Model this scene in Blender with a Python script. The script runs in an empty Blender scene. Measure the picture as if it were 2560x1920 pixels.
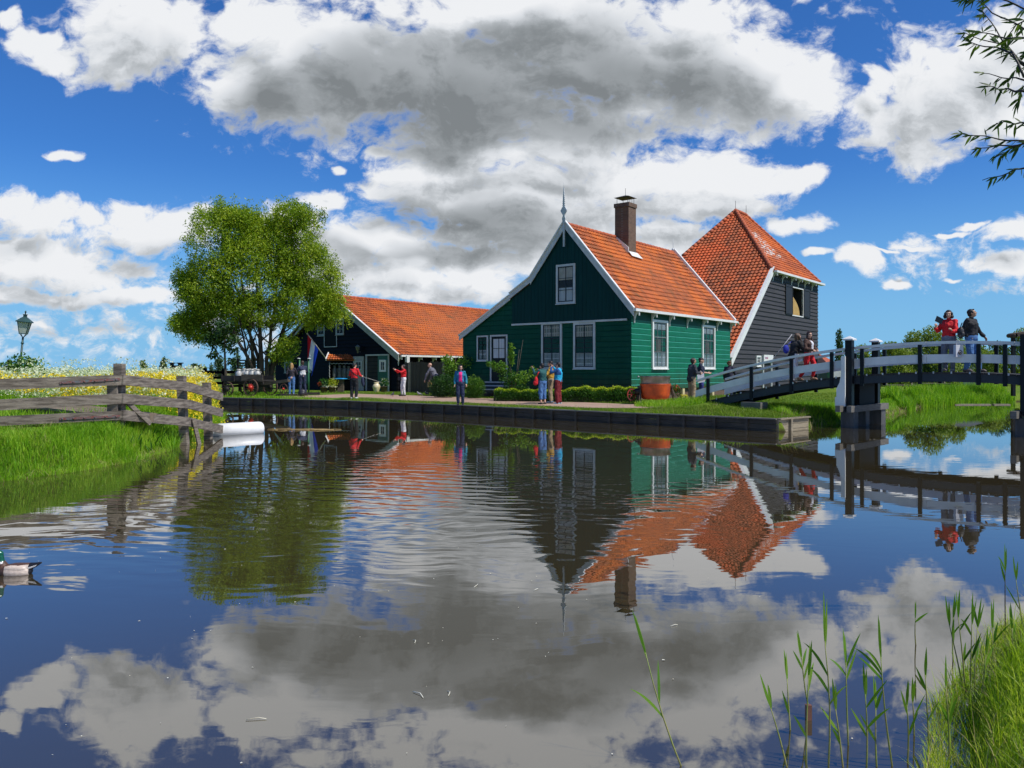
import bpy, bmesh, math, random
import numpy as np
from mathutils import Vector, Matrix, noise as mnoise
from mathutils.geometry import delaunay_2d_cdt

R = math.radians
rnd = random.Random(7)
C = bpy.context.scene.collection
SC = bpy.context.scene

# ------------------------------------------------------------------ camera
F = 1923.0            # focal length in pixels of the 2560 px wide photograph
HZ = 925.0            # image row of the horizon
CZ = 1.75             # eye height above the water
cam_d = bpy.data.cameras.new('camera'); cam = bpy.data.objects.new('camera', cam_d); C.objects.link(cam)
cam.location = (0, 0, CZ); cam.rotation_euler = (R(90), 0, 0)
cam_d.sensor_fit = 'HORIZONTAL'; cam_d.sensor_width = 36.0; cam_d.lens = F/2560*36
cam_d.shift_y = -(960-HZ)/2560; cam_d.clip_start = 0.05; cam_d.clip_end = 6000
SC.camera = cam

# ------------------------------------------------------------------ light
SUN_EL, SUN_AZ = 55.0, 118.0          # azimuth clockwise from +Y
sd = Vector((math.cos(R(SUN_EL))*math.sin(R(SUN_AZ)), math.cos(R(SUN_EL))*math.cos(R(SUN_AZ)), math.sin(R(SUN_EL))))
sl = bpy.data.lights.new('sun', 'SUN'); sl.energy = 4.6; sl.angle = R(0.5); sl.color = (1.0, 0.955, 0.88)
so = bpy.data.objects.new('sun', sl); C.objects.link(so)
so.rotation_euler = sd.to_track_quat('Z', 'Y').to_euler(); so.location = (30, 5, 40)
SC.view_settings.view_transform = 'Standard'; SC.view_settings.look = 'None'
SC.view_settings.exposure = 0.0; SC.view_settings.gamma = 1.0
SC.cycles.use_denoising = True
SC.cycles.max_bounces = 8; SC.cycles.transparent_max_bounces = 12; SC.cycles.transmission_bounces = 4
SC.cycles.sample_clamp_indirect = 4.0
SC.cycles.use_adaptive_sampling = True; SC.cycles.adaptive_threshold = 0.02

W = bpy.data.worlds.new('World'); SC.world = W; W.use_nodes = True
NT = W.node_tree; NT.nodes.clear()

class NG:
    """tiny helper for building node graphs"""
    def __init__(s, nt): s.nt = nt
    def n(s, t, **kw):
        x = s.nt.nodes.new(t)
        for k, v in kw.items(): setattr(x, k, v)
        return x
    def l(s, a, b): s.nt.links.new(a, b)
    def setin(s, node, i, v):
        if v is None: return
        if hasattr(v, 'is_linked') or hasattr(v, 'links'): s.l(v, node.inputs[i])
        else: node.inputs[i].default_value = v
    def m(s, op, a, b=None, c=None, clamp=False):
        x = s.n('ShaderNodeMath', operation=op); x.use_clamp = clamp
        for i, v in enumerate((a, b, c)): s.setin(x, i, v)
        return x.outputs[0]
    def v(s, op, a, b=None, c=None):
        x = s.n('ShaderNodeVectorMath', operation=op)
        for i, v in enumerate((a, b, c)): s.setin(x, i, v)
        return x.outputs['Value'] if op in ('LENGTH', 'DOT_PRODUCT', 'DISTANCE') else x.outputs[0]
    def vs(s, a, k):
        x = s.n('ShaderNodeVectorMath', operation='SCALE'); s.l(a, x.inputs[0]); s.setin(x, 'Scale', k); return x.outputs[0]
    def mixc(s, f, a, b, mode='MIX'):
        x = s.n('ShaderNodeMix', data_type='RGBA', blend_type=mode)
        s.setin(x, 0, f); s.setin(x, 6, a); s.setin(x, 7, b); return x.outputs[2]
    def noise(s, vec, scale, detail=4, rough=.5, dim='3D', dist=0.0, col=False):
        x = s.n('ShaderNodeTexNoise', noise_dimensions=dim)
        if vec is not None: s.l(vec, x.inputs['Vector'])
        x.inputs['Scale'].default_value = scale; x.inputs['Detail'].default_value = detail
        x.inputs['Roughness'].default_value = rough; x.inputs['Distortion'].default_value = dist
        return x.outputs['Color'] if col else x.outputs['Fac']
    def ramp(s, f, stops, interp='LINEAR'):
        x = s.n('ShaderNodeValToRGB'); x.color_ramp.interpolation = interp
        e = x.color_ramp.elements
        while len(e) < len(stops): e.new(0.5)
        for i, (p, c) in enumerate(stops):
            e[i].position = p; e[i].color = c if len(c) == 4 else (*c, 1)
        s.l(f, x.inputs[0]); return x.outputs[0]
    def smooth(s, x, a, b):
        y = s.n('ShaderNodeMapRange', interpolation_type='SMOOTHSTEP')
        s.l(x, y.inputs[0]); y.inputs[1].default_value = a; y.inputs[2].default_value = b
        return y.outputs[0]

# clouds: ellipses of cloud mass by direction (tangent-plane units x/y, z/y), read off at 2212 px scale
PX = 2560/2212
def cl(x, y, rx, ry): return ((x*PX-1280)/F, (HZ-y*PX)/F, rx*PX/F*1.07, ry*PX/F*1.07)
CLOUDS = [cl(*b) for b in [
 # the great grey cloud
 (600,150,180,130),(760,150,240,170),(1050,180,300,185),(1300,150,320,190),(1480,130,260,170),(1640,170,180,120),(1730,170,90,75),
 (560,60,130,90),(1150,10,520,130),(1500,40,180,90),(980,270,200,90),(700,220,190,85),(1250,290,230,70),(520,200,100,60),
 (1020,335,230,60),(1200,330,230,40),(900,180,420,150),(1150,470,330,105),(1000,570,200,60),
 (100,560,180,48),(200,600,190,36),(120,640,170,20),(330,500,140,48),(250,640,120,18),
 # top left
 (300,60,160,110),(240,110,100,80),(390,50,95,95),(280,140,80,55),(85,85,62,36),(120,120,60,30),(20,30,40,22),
 # under the great cloud
 (900,400,130,75),(1010,440,220,85),(1150,395,200,80),(1300,390,200,75),(1450,385,170,75),(1590,395,140,70),(1710,395,75,32),(1760,380,35,30),
 (1000,505,190,48),(1250,460,250,62),(1480,450,210,52),(1720,490,72,28),(820,322,42,20),(708,437,50,26),(1600,450,130,40),
 (650,500,110,52),(780,520,120,62),(900,560,130,42),(720,585,140,60),(860,610,260,42),(1040,620,85,24),(1050,555,42,18),(1150,555,60,52),(960,640,180,20),
 # left rows
 (60,470,105,52),(20,445,60,40),(185,470,44,26),(345,485,125,45),(420,475,60,38),(270,470,60,34),
 (10,548,62,38),(140,580,170,40),(290,590,76,30),(60,595,110,30),(30,640,58,24),(310,640,105,30),
 (1250,540,170,55),(1450,520,130,45),(1150,480,120,60),(700,560,150,60),
 # right
 (1990,220,150,125),(1900,260,80,75),(2080,200,130,130),(2160,130,110,100),(1990,320,95,62),(2180,240,90,95),(1880,170,40,36),(2190,60,60,50),
 (1858,562,46,34),(1926,615,34,12),(2195,505,64,26),(2170,572,78,30),(1770,555,30,9),(140,350,42,13),(2110,485,50,10),(2060,498,50,7),(1960,530,46,5),(1900,541,40,4),(730,365,18,12),(2060,600,30,6),
]]
DARKS = [cl(*b) for b in [(1100,210,470,140),(1500,170,200,100),(820,180,300,110),(1050,260,330,90),(620,230,170,70),(1330,120,260,110),(980,490,230,45),
 (900,330,180,45),(760,570,160,40),(960,545,140,26)]]

BRIGHTS = [cl(*b) for b in [(880,368,115,34),(1150,352,120,26),(1400,352,210,34),(1610,392,140,30),(690,480,120,32),(900,525,130,22),(800,590,170,26),(1010,602,120,22),
 (480,130,60,120),(550,50,110,60),(1050,10,420,34),(1500,30,200,60),(1680,90,130,60),(1760,190,50,80),(1320,230,120,26)]]
def blob_field(g, p, blobs):
    sx = g.n('ShaderNodeSeparateXYZ'); g.l(p, sx.inputs[0])
    cx = g.n('ShaderNodeCombineXYZ'); cy = g.n('ShaderNodeCombineXYZ')
    for i in range(3): g.l(sx.outputs[0], cx.inputs[i]); g.l(sx.outputs[1], cy.inputs[i])
    acc = None
    bl = list(blobs)
    while len(bl) % 3: bl.append(bl[-1])
    for k in range(0, len(bl), 3):
        t = bl[k:k+3]
        qx = g.v('MULTIPLY_ADD', cx.outputs[0], tuple(1/b[2] for b in t), tuple(-b[0]/b[2] for b in t))
        qy = g.v('MULTIPLY_ADD', cy.outputs[0], tuple(1/b[3] for b in t), tuple(-b[1]/b[3] for b in t))
        q = g.v('MULTIPLY_ADD', qx, qx, g.v('MULTIPLY', qy, qy))
        acc = q if acc is None else g.v('MINIMUM', acc, q)
    s = g.n('ShaderNodeSeparateXYZ'); g.l(acc, s.inputs[0])
    m = g.m('MINIMUM', g.m('MINIMUM', s.outputs[0], s.outputs[1]), s.outputs[2])
    return g.m('SUBTRACT', 1.0, g.m('SQRT', m))

def density_group():
    gt = bpy.data.node_groups.new('cloud_density', 'ShaderNodeTree')
    gt.interface.new_socket('P', in_out='INPUT', socket_type='NodeSocketVector')
    gt.interface.new_socket('D', in_out='OUTPUT', socket_type='NodeSocketFloat')
    gt.interface.new_socket('N', in_out='OUTPUT', socket_type='NodeSocketFloat'); gt.interface.new_socket('S', in_out='OUTPUT', socket_type='NodeSocketFloat')
    g = NG(gt); gi = g.n('NodeGroupInput'); go = g.n('NodeGroupOutput')
    p = gi.outputs[0]
    w1 = g.noise(p, 7.0, 4, .55, '2D', col=True)
    w = g.v('SUBTRACT', w1, (.5, .5, .5))
    pw = g.v('MULTIPLY_ADD', w, (.075, .05, 0), p)
    D0 = blob_field(g, pw, CLOUDS)
    st = g.v('MULTIPLY', pw, (1.0, 1.5, 1))
    sv = g.n('ShaderNodeSeparateXYZ'); g.l(p, sv.inputs[0])
    lo = g.smooth(sv.outputs[1], .05, .42)
    f1 = g.m('ADD', g.m('MULTIPLY', g.m('SUBTRACT', g.noise(st, 9.0, 4, .6, '2D'), .5), g.m('MULTIPLY_ADD', lo, .75, .35)),
             g.m('MULTIPLY', g.m('SUBTRACT', g.noise(st, 30.0, 8, .68, '2D'), .5), g.m('MULTIPLY_ADD', lo, -.25, .95)))
    vor = g.n('ShaderNodeTexVoronoi', voronoi_dimensions='2D', feature='SMOOTH_F1'); g.l(st, vor.inputs['Vector'])
    vor.inputs['Scale'].default_value = 34; vor.inputs['Smoothness'].default_value = .6
    puff = g.m('SUBTRACT', .42, vor.outputs['Distance'])
    nn = g.m('MULTIPLY_ADD', f1, 1.45, g.m('MULTIPLY', puff, .30))
    reg = g.m('MINIMUM', blob_field(g, pw, [cl(170,690,420,110), cl(500,740,300,60), cl(2150,560,260,60)]), .04)
    D = g.m('ADD', g.m('MAXIMUM', g.m('MULTIPLY', D0, .92), reg), nn)
    S = g.m('ADD', g.m('MAXIMUM', D0, -.5), g.m('MULTIPLY', g.m('SUBTRACT', g.noise(st, 7.0, 3, .5, '2D'), .5), .45))
    g.l(D, go.inputs[0]); g.l(nn, go.inputs[1]); g.l(S, go.inputs[2])
    return gt

g = NG(NT)
tc = g.n('ShaderNodeTexCoord'); sep = g.n('ShaderNodeSeparateXYZ'); g.l(tc.outputs['Generated'], sep.inputs[0])
ay = g.m('MAXIMUM', g.m('ABSOLUTE', sep.outputs[1]), 0.03)
cmb = g.n('ShaderNodeCombineXYZ'); g.l(g.m('DIVIDE', sep.outputs[0], ay), cmb.inputs[0]); g.l(g.m('DIVIDE', sep.outputs[2], ay), cmb.inputs[1])
P = cmb.outputs[0]
dg = density_group()
def dens(p):
    x = g.n('ShaderNodeGroup'); x.node_tree = dg; g.l(p, x.inputs[0]); return x.outputs
d0 = dens(P); d1 = dens(g.v('ADD', P, (.018, .040, 0)))
mask = g.smooth(d0[0], -0.10, 0.42)
mask = g.m('MULTIPLY', mask, g.smooth(sep.outputs[2], 0.0, 0.03))
wq = g.v('ADD', P, g.vs(g.v('SUBTRACT', g.noise(P, 4.5, 3, .5, '2D', col=True), (.5, .5, .5)), .11))
big = g.smooth(blob_field(g, wq, DARKS), -0.8, 0.9)
slope = g.m('SUBTRACT', d1[0], d0[0])                      # thicker towards the sun = shaded side
sh = g.m('MULTIPLY_ADD', g.smooth(d1[2], -.10, 1.2), .40, g.m('MULTIPLY', big, .60))
sh = g.m('MULTIPLY_ADD', g.smooth(slope, -.40, .55), .30, g.m('SUBTRACT', sh, .12))
sh = g.m('MULTIPLY_ADD', g.smooth(blob_field(g, wq, BRIGHTS), -.8, .9), -.40, g.m('ADD', sh, .05))
sh = g.m('MULTIPLY_ADD', d0[1], -.05, sh)
sh = g.m('MULTIPLY', sh, g.m('MULTIPLY_ADD', g.smooth(d0[0], -.1, .7), .6, .4), clamp=True)
ccol = g.ramp(sh, [(0.0, (.86, .875, .90, 1)), (.22, (.70, .73, .77, 1)), (.50, (.45, .48, .51, 1)), (.78, (.30, .325, .345, 1)), (1.0, (.215, .235, .25, 1))])
ccol = g.vs(ccol, 10.0)
sky = g.n('ShaderNodeTexSky', sky_type='NISHITA'); sky.sun_disc = False
sky.sun_elevation = R(SUN_EL); sky.sun_rotation = R(SUN_AZ); sky.altitude = 0; sky.air_density = 1.0; sky.dust_density = 0.3; sky.ozone_density = 2.5
hs = g.n('ShaderNodeHueSaturation'); g.l(sky.outputs[0], hs.inputs['Color']); hs.inputs['Saturation'].default_value = 1.0
skyc = g.v('MULTIPLY', hs.outputs[0], (.30, .70, 1.25))
skyc = g.mixc(g.smooth(sep.outputs[2], .26, -.03), skyc, (2.3, 5.2, 8.2, 1))
bg = g.n('ShaderNodeBackground'); g.l(g.mixc(mask, skyc, ccol), bg.inputs[0]); bg.inputs[1].default_value = 0.1
wo = g.n('ShaderNodeOutputWorld'); g.l(bg.outputs[0], wo.inputs[0])
W.cycles.sampling_method = 'MANUAL'; W.cycles.sample_map_resolution = 512

# ================================================================== helpers
def srgb(r, g_, b):
    f = lambda c: (c/255/12.92 if c/255 <= .04045 else ((c/255+.055)/1.055)**2.4)
    return (f(r), f(g_), f(b), 1)
MATS = {}
def pm(name, col, col2=None, rough=.6, scale=4.0, stretch=(1, 1, 1), bump=0.0, bscale=None, metallic=0.0, spec=.5, detail=5, contrast=(.3, .7), grain=0.0, splash=None):
    """painted / natural surface: two colours mixed by noise, small bump"""
    if name in MATS: return MATS[name]
    m = bpy.data.materials.new(name); m.use_nodes = True; nt = m.node_tree; nt.nodes.clear(); g = NG(nt)
    col = tuple(col) if len(col) == 4 else (*col, 1)
    if col2 is None: col2 = tuple(c*.78 for c in col[:3])+(1,)
    col2 = tuple(col2) if len(col2) == 4 else (*col2, 1)
    tc = g.n('ShaderNodeTexCoord'); vec = g.v('MULTIPLY', tc.outputs['Object'], stretch)
    f = g.noise(vec, scale, detail, .6)
    f = g.smooth(f, *contrast)
    b = g.n('ShaderNodeBsdfPrincipled'); o = g.n('ShaderNodeOutputMaterial')
    c = g.mixc(f, col, col2)
    if grain:
        w = g.noise(vec, scale*9, 3, .6); c = g.mixc(g.m('MULTIPLY', w, grain), c, tuple(x*.35 for x in col2[:3])+(1,))
    if splash:      # rain splash dirt and algae that sit low on the boards
        sp_ = g.n('ShaderNodeSeparateXYZ'); g.l(tc.outputs['Object'], sp_.inputs[0])
        nz = g.noise(g.v('MULTIPLY', tc.outputs['Object'], (2.2, 2.2, .7)), 1.6, 5, .65)
        k_ = g.m('MULTIPLY', g.smooth(g.m('MULTIPLY_ADD', nz, -1.1, sp_.outputs[2]), splash+.25, splash-.75), .55)
        c = g.mixc(k_, c, (.05, .045, .028, 1))
        c = g.mixc(g.m('MULTIPLY', g.smooth(g.noise(g.v('MULTIPLY', tc.outputs['Object'], (7, 7, .35)), 1.0, 4, .6), .52, .8), .14), c, tuple(min(1, x*2.2+.03) for x in col[:3])+(1,))
    g.l(c, b.inputs['Base Color']); b.inputs['Roughness'].default_value = rough; b.inputs['Metallic'].default_value = metallic
    b.inputs['Specular IOR Level'].default_value = spec
    if bump:
        bp = g.n('ShaderNodeBump'); bp.inputs['Strength'].default_value = 1.0; bp.inputs['Distance'].default_value = bump
        g.l(g.noise(vec, bscale or scale*6, 4, .6), bp.inputs['Height']); g.l(bp.outputs[0], b.inputs['Normal'])
    g.l(b.outputs[0], o.inputs[0]); MATS[name] = m
    return m

def leafmat(name, cols, rough=.5, trans=.35, spec=.3, tcol=None):
    if name in MATS: return MATS[name]
    m = bpy.data.materials.new(name); m.use_nodes = True; nt = m.node_tree; nt.nodes.clear(); g = NG(nt)
    geo = g.n('ShaderNodeNewGeometry'); tc = g.n('ShaderNodeTexCoord')
    r = geo.outputs['Random Per Island']
    f = g.m('MULTIPLY_ADD', g.smooth(g.noise(tc.outputs['Object'], .9, 3), .3, .7), .35, g.m('MULTIPLY', r, .65))
    n = len(cols); c = g.ramp(f, [(i/(n-1), cols[i]) for i in range(n)])
    b = g.n('ShaderNodeBsdfPrincipled'); g.l(c, b.inputs['Base Color']); b.inputs['Roughness'].default_value = rough
    b.inputs['Specular IOR Level'].default_value = spec
    t = g.n('ShaderNodeBsdfTranslucent'); g.l(g.mixc(1.0, c, tcol or (1.25, 1.3, .55, 1), 'MULTIPLY'), t.inputs[0])
    mx = g.n('ShaderNodeMixShader'); mx.inputs[0].default_value = trans
    g.l(b.outputs[0], mx.inputs[1]); g.l(t.outputs[0], mx.inputs[2])
    o = g.n('ShaderNodeOutputMaterial'); g.l(mx.outputs[0], o.inputs[0]); MATS[name] = m
    return m

def V(*a): return Vector(a)
class MB:
    def __init__(s): s.v = []; s.f = []; s.m = []; s.uv = None; s.sm = []
    def add(s, vs, fs, mi=0, smooth=False):
        o = len(s.v); s.v += [tuple(x) for x in vs]; s.f += [tuple(i+o for i in f) for f in fs]
        s.m += [mi]*len(fs); s.sm += [smooth]*len(fs); return s
    def obox(s, c, ax, ay, az, mi=0):
        """box, centre c and half-axis vectors"""
        c, ax, ay, az = map(Vector, (c, ax, ay, az))
        vs = [c+ax*i+ay*j+az*k for k in (-1, 1) for j in (-1, 1) for i in (-1, 1)]
        fs = [(0, 2, 3, 1), (4, 5, 7, 6), (0, 1, 5, 4), (2, 6, 7, 3), (0, 4, 6, 2), (1, 3, 7, 5)]
        if ax.cross(ay).dot(az) < 0: fs = [tuple(reversed(f)) for f in fs]
        return s.add(vs, fs, mi)
    def box(s, x0, x1, y0, y1, z0, z1, mi=0):
        return s.obox(((x0+x1)/2, (y0+y1)/2, (z0+z1)/2), ((x1-x0)/2, 0, 0), (0, (y1-y0)/2, 0), (0, 0, (z1-z0)/2), mi)
    def bar(s, a, b, w, h, up=(0, 0, 1), mi=0):
        """bar from a to b, width w sideways, height h along up"""
        a, b, up = Vector(a), Vector(b), Vector(up); d = (b-a)
        side = d.cross(up); side.normalize(); u = side.cross(d); u.normalize()
        return s.obox((a+b)/2, d/2, side*w/2, u*h/2, mi)
    def prism(s, pts, ext, mi=0):
        pts = [Vector(p) for p in pts]; e = Vector(ext); n = len(pts)
        nrm = Vector((0, 0, 0))
        for i in range(n): nrm += pts[i].cross(pts[(i+1) % n])
        if nrm.dot(e) > 0: pts = pts[::-1]
        vs = pts+[p+e for p in pts]
        fs = [tuple(range(n)), tuple(range(2*n-1, n-1, -1))]+[(i, i+n, (i+1) % n+n, (i+1) % n) for i in range(n)]
        return s.add(vs, fs, mi)
    def tube(s, pts, rad, seg=8, mi=0, caps=True, smooth=True):
        pts = [Vector(p) for p in pts]; n = len(pts)
        if not hasattr(rad, '__len__'): rad = [rad]*n
        vs = []; ref = None
        for i, p in enumerate(pts):
            t = (pts[min(i+1, n-1)]-pts[max(i-1, 0)]).normalized()
            if ref is None: ref = t.orthogonal().normalized()
            a = (ref-t*ref.dot(t)); a = a.normalized() if a.length > 1e-6 else t.orthogonal().normalized(); ref = a; b = t.cross(a)
            for k in range(seg):
                th = 2*math.pi*k/seg; vs.append(p+(a*math.cos(th)+b*math.sin(th))*rad[i])
        fs = [(i*seg+k, i*seg+(k+1) % seg, (i+1)*seg+(k+1) % seg, (i+1)*seg+k) for i in range(n-1) for k in range(seg)]
        if caps: fs += [tuple(reversed(range(seg))), tuple(range((n-1)*seg, n*seg))]
        return s.add(vs, fs, mi, smooth)
    def lathe(s, prof, c=(0, 0, 0), seg=20, mi=0, axis=(0, 0, 1), smooth=True, caps=True):
        ax = Vector(axis).normalized(); c = Vector(c)
        return s.tube([c+ax*z for r, z in prof], [max(r, 1e-4) for r, z in prof], seg, mi, caps, smooth)
    def ell(s, c, r, seg=14, rings=9, mi=0, rot=None):
        c = Vector(c); vs = []; M = rot or Matrix.Identity(3)
        for i in range(rings+1):
            ph = math.pi*i/rings
            for k in range(seg):
                th = 2*math.pi*k/seg
                vs.append(c+M @ Vector((r[0]*math.sin(ph)*math.cos(th), r[1]*math.sin(ph)*math.sin(th), r[2]*math.cos(ph))))
        fs = [(i*seg+k, (i+1)*seg+k, (i+1)*seg+(k+1) % seg, i*seg+(k+1) % seg) for i in range(rings) for k in range(seg)]
        return s.add(vs, fs, mi, True)
    def cap(s, p0, r0, p1, r1, seg=12, mi=0):
        """tapered capsule"""
        p0, p1 = Vector(p0), Vector(p1); d = p1-p0; L = d.length
        if L < 1e-6: return s.ell(p0, (r0, r0, r0))
        t = d/L; P_ = []; r_ = []
        for a in (0.05, .3, .6, .85, 1): P_.append(p0-t*r0*math.cos(a*math.pi/2)); r_.append(r0*math.sin(a*math.pi/2))
        for a in (1, .85, .6, .3, .05): P_.append(p1+t*r1*math.cos(a*math.pi/2)); r_.append(r1*math.sin(a*math.pi/2))
        return s.tube(P_, r_, seg, mi)
    def build(s, name, mats, parent=None, loc=None):
        me = bpy.data.meshes.new(name); me.from_pydata(s.v, [], s.f)
        if not isinstance(mats, (list, tuple)): mats = [mats]
        for m in mats: me.materials.append(m)
        me.polygons.foreach_set('material_index', s.m); me.polygons.foreach_set('use_smooth', s.sm)
        if s.uv is not None:
            ul = me.uv_layers.new(name='UV'); idx = np.zeros(len(me.loops), dtype=np.int32); me.loops.foreach_get('vertex_index', idx)
            ul.data.foreach_set('uv', np.asarray(s.uv, dtype=np.float32)[idx].ravel())
        me.update()
        return link(name, me, parent)

def link(name, me, parent=None):
    o = bpy.data.objects.new(name, me); C.objects.link(o)
    if parent is not None:
        o.parent = parent
        if parent.parent is None and parent.type == 'EMPTY': o.matrix_parent_inverse = Matrix.Translation(-Vector(parent.location))
    return o
def tag(o, label=None, cat=None, group=None, kind=None):
    if label: o['label'] = label
    if cat: o['category'] = cat
    if group: o['group'] = group
    if kind: o['kind'] = kind
    return o
def thing(name, label, cat, loc=(0, 0, 0), group=None):
    o = bpy.data.objects.new(name, None); C.objects.link(o); o.location = loc; o.empty_display_size = .2
    return tag(o, label, cat, group)
def dup(root, loc, label=None, rotz=0.0, scale=1.0, group=None):
    r = root.copy(); C.objects.link(r); r.location = loc; r.rotation_euler = (0, 0, rotz); r.scale = (scale,)*3
    if label: r['label'] = label
    if group: r['group'] = group
    for ch in list(root.children):
        c = ch.copy(); C.objects.link(c); c.parent = r
        for gc in list(ch.children):
            d = gc.copy(); C.objects.link(d); d.parent = c
    return r
def at(x, y, d):
    """world point seen at photo pixel (x, y) at distance d"""
    return Vector(((x-1280)/F*d, d, CZ+(HZ-y)/F*d))
def gx(x, d): return (x-1280)/F*d

def mesh_np(name, verts, faces, mats, parent=None, midx=None, smooth=False, uv=None):
    me = bpy.data.meshes.new(name); verts = np.asarray(verts, dtype=np.float32).reshape(-1, 3); faces = np.asarray(faces, dtype=np.int32)
    nf, k = faces.shape
    me.vertices.add(len(verts)); me.vertices.foreach_set('co', verts.ravel())
    me.loops.add(nf*k); me.loops.foreach_set('vertex_index', faces.ravel())
    me.polygons.add(nf); me.polygons.foreach_set('loop_start', np.arange(0, nf*k, k, dtype=np.int32))
    try: me.polygons.foreach_set('loop_total', np.full(nf, k, dtype=np.int32))
    except Exception: pass
    for m in (mats if isinstance(mats, (list, tuple)) else [mats]): me.materials.append(m)
    if midx is not None: me.polygons.foreach_set('material_index', np.asarray(midx, dtype=np.int32))
    me.polygons.foreach_set('use_smooth', np.full(nf, smooth, dtype=bool))
    me.update(calc_edges=True); me.validate()
    return link(name, me, parent)

NR = np.random.default_rng(11)
def leaves_np(pos, size, aspect=.5, droop=0.0, rng=NR, up=None):
    """one diamond leaf per position (bent along the middle), random orientation"""
    pos = np.asarray(pos); n = len(pos)
    a = rng.normal(size=(n, 3)); a[:, 2] -= droop; a /= np.linalg.norm(a, axis=1)[:, None]
    b = rng.normal(size=(n, 3));
    if up is not None: b[:, 2] *= up
    b -= a*(a*b).sum(1)[:, None]; b /= np.linalg.norm(b, axis=1)[:, None]
    s = (size*(.7+.6*rng.random(n)))[:, None]
    p0 = pos; p1 = pos+a*s*.5+b*s*aspect*.5; p2 = pos+a*s; p3 = pos+a*s*.5-b*s*aspect*.5
    v = np.stack([p0, p1, p2, p3], 1).reshape(-1, 3); f = np.arange(4*n).reshape(n, 4)
    return v, f
def blades_np(base, h, w, lean=.25, rng=NR, seg=3, dirs=None):
    """grass blades: tapering bent strips"""
    base = np.asarray(base, dtype=float); n = len(base); h = np.asarray(h)*np.ones(n); w = np.asarray(w)*np.ones(n)
    th = rng.random(n)*2*np.pi; ln = lean*(.3+rng.random(n))
    dx = np.stack([np.cos(th), np.sin(th), np.zeros(n)], 1) if dirs is None else dirs
    fa = th+np.pi/2+rng.normal(size=n)*.6; sx = np.stack([np.cos(fa), np.sin(fa), np.zeros(n)], 1)
    rows = []
    for i in range(seg+1):
        t = i/seg; c = base+dx*(h*ln*t**2)[:, None]; c[:, 2] += h*(t-.35*ln*t*t); ww = (w*(1-t)**.7/2)[:, None]
        if i < seg: rows += [c-sx*ww, c+sx*ww]
        else: rows.append(c)
    v = np.stack(rows, 1); k = v.shape[1]; off = (np.arange(n)*k)[:, None]
    q = [(2*i, 2*i+1, 2*i+3, 2*i+2) for i in range(seg-1)]; q.append((2*seg-2, 2*seg-1, 2*seg, 2*seg))
    fs = np.concatenate([off+np.array(x)[None] for x in q], 0)
    return v.reshape(-1, 3), fs
def blade_mesh(name, v, f, mat, parent=None):
    # last quad of each blade is a triangle: build with polygons of 3 for those
    tri = f[:, 2] == f[:, 3]; me = bpy.data.meshes.new(name)
    f4 = f[~tri]; f3 = f[tri][:, :3]
    loops = np.concatenate([f4.ravel(), f3.ravel()]); tot = np.concatenate([np.full(len(f4), 4), np.full(len(f3), 3)])
    st = np.concatenate([[0], np.cumsum(tot)[:-1]])
    me.vertices.add(len(v)); me.vertices.foreach_set('co', np.asarray(v, dtype=np.float32).ravel())
    me.loops.add(len(loops)); me.loops.foreach_set('vertex_index', loops.astype(np.int32))
    me.polygons.add(len(tot)); me.polygons.foreach_set('loop_start', st.astype(np.int32))
    me.materials.append(mat); me.update(calc_edges=True); me.validate()
    return link(name, me, parent)

# ================================================================== materials
WHITE = pm('white_paint', (.80, .80, .77), (.66, .66, .62), rough=.45, scale=2.2, contrast=(.35, .8), grain=.12)
WHITEG = pm('weathered_white_paint', (.62, .64, .64), (.48, .50, .50), rough=.5, scale=3, grain=.2)
GREEN = pm('sunlit_green_paint', (.002, .150, .072), (.0015, .118, .056), rough=.42, scale=1.3, stretch=(1, 1, 4), spec=.3, splash=1.0)  # lit copy of the house green, for the sunny side wall
GREENL = pm('green_sunlit_edge', (.05, .28, .18), (.03, .24, .16), rough=.4)  # lighter green painted on the board bevels where the sun catches them
DGREEN = pm('dark_or_shaded_green', (.002, .066, .040), (.001, .052, .031), rough=.5, scale=1.4, stretch=(1, 1, 3), spec=.15, splash=1.0)  # green darkened to put shade into the gable boards; plain colour elsewhere
TEAL = pm('dark_teal_boards', (.002, .038, .036), (.0015, .028, .027), rough=.5, scale=1.5, stretch=(5, 5, .5), spec=.15)
TAR = pm('black_tarred_boards', (.0035, .0037, .0055), (.002, .0023, .004), rough=.6, scale=2, stretch=(1, 1, 4), spec=.12)
TARG = pm('charcoal_weathered_boards', (.056, .053, .057), (.034, .033, .037), rough=.75, scale=2.0, stretch=(.6, .6, 5), grain=.5, contrast=(.25, .75), bump=.004)
BLACK = pm('black_paint', (.004, .005, .007), (.007, .008, .011), rough=.4, spec=.25)
BLACKM = pm('black_iron', (.02, .02, .022), (.05, .04, .035), rough=.5, metallic=.6)
OLDWOOD = pm('weathered_grey_wood', (.40, .335, .26), (.115, .09, .068), rough=.85, scale=2.6, stretch=(1.2, 1.2, 9), grain=.8, contrast=(.3, .68), bump=.006)
GREYWOOD = pm('grey_beam_wood', (.21, .20, .18), (.13, .12, .105), rough=.8, scale=3, stretch=(1, 1, 6), grain=.6)
QUAYM = pm('shaded_quay_boards', (.026, .021, .016), (.085, .070, .050), rough=.7, scale=1.5, stretch=(1, 1, 2), grain=.7, contrast=(.35, .75), bump=.01)  # dark copy of the quay wood for its shaded front
LITWOOD = pm('pale_or_sunlit_planks', (.38, .32, .22), (.24, .20, .14), rough=.8, scale=3, stretch=(1, 1, 6), grain=.6, bump=.005)  # pale planks; on the quay end the paleness stands for sunlight
BROWNF = pm('brown_plank_fence', (.10, .075, .052), (.055, .038, .026), rough=.8, scale=1.6, stretch=(6, 6, .6), grain=.6)
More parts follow.
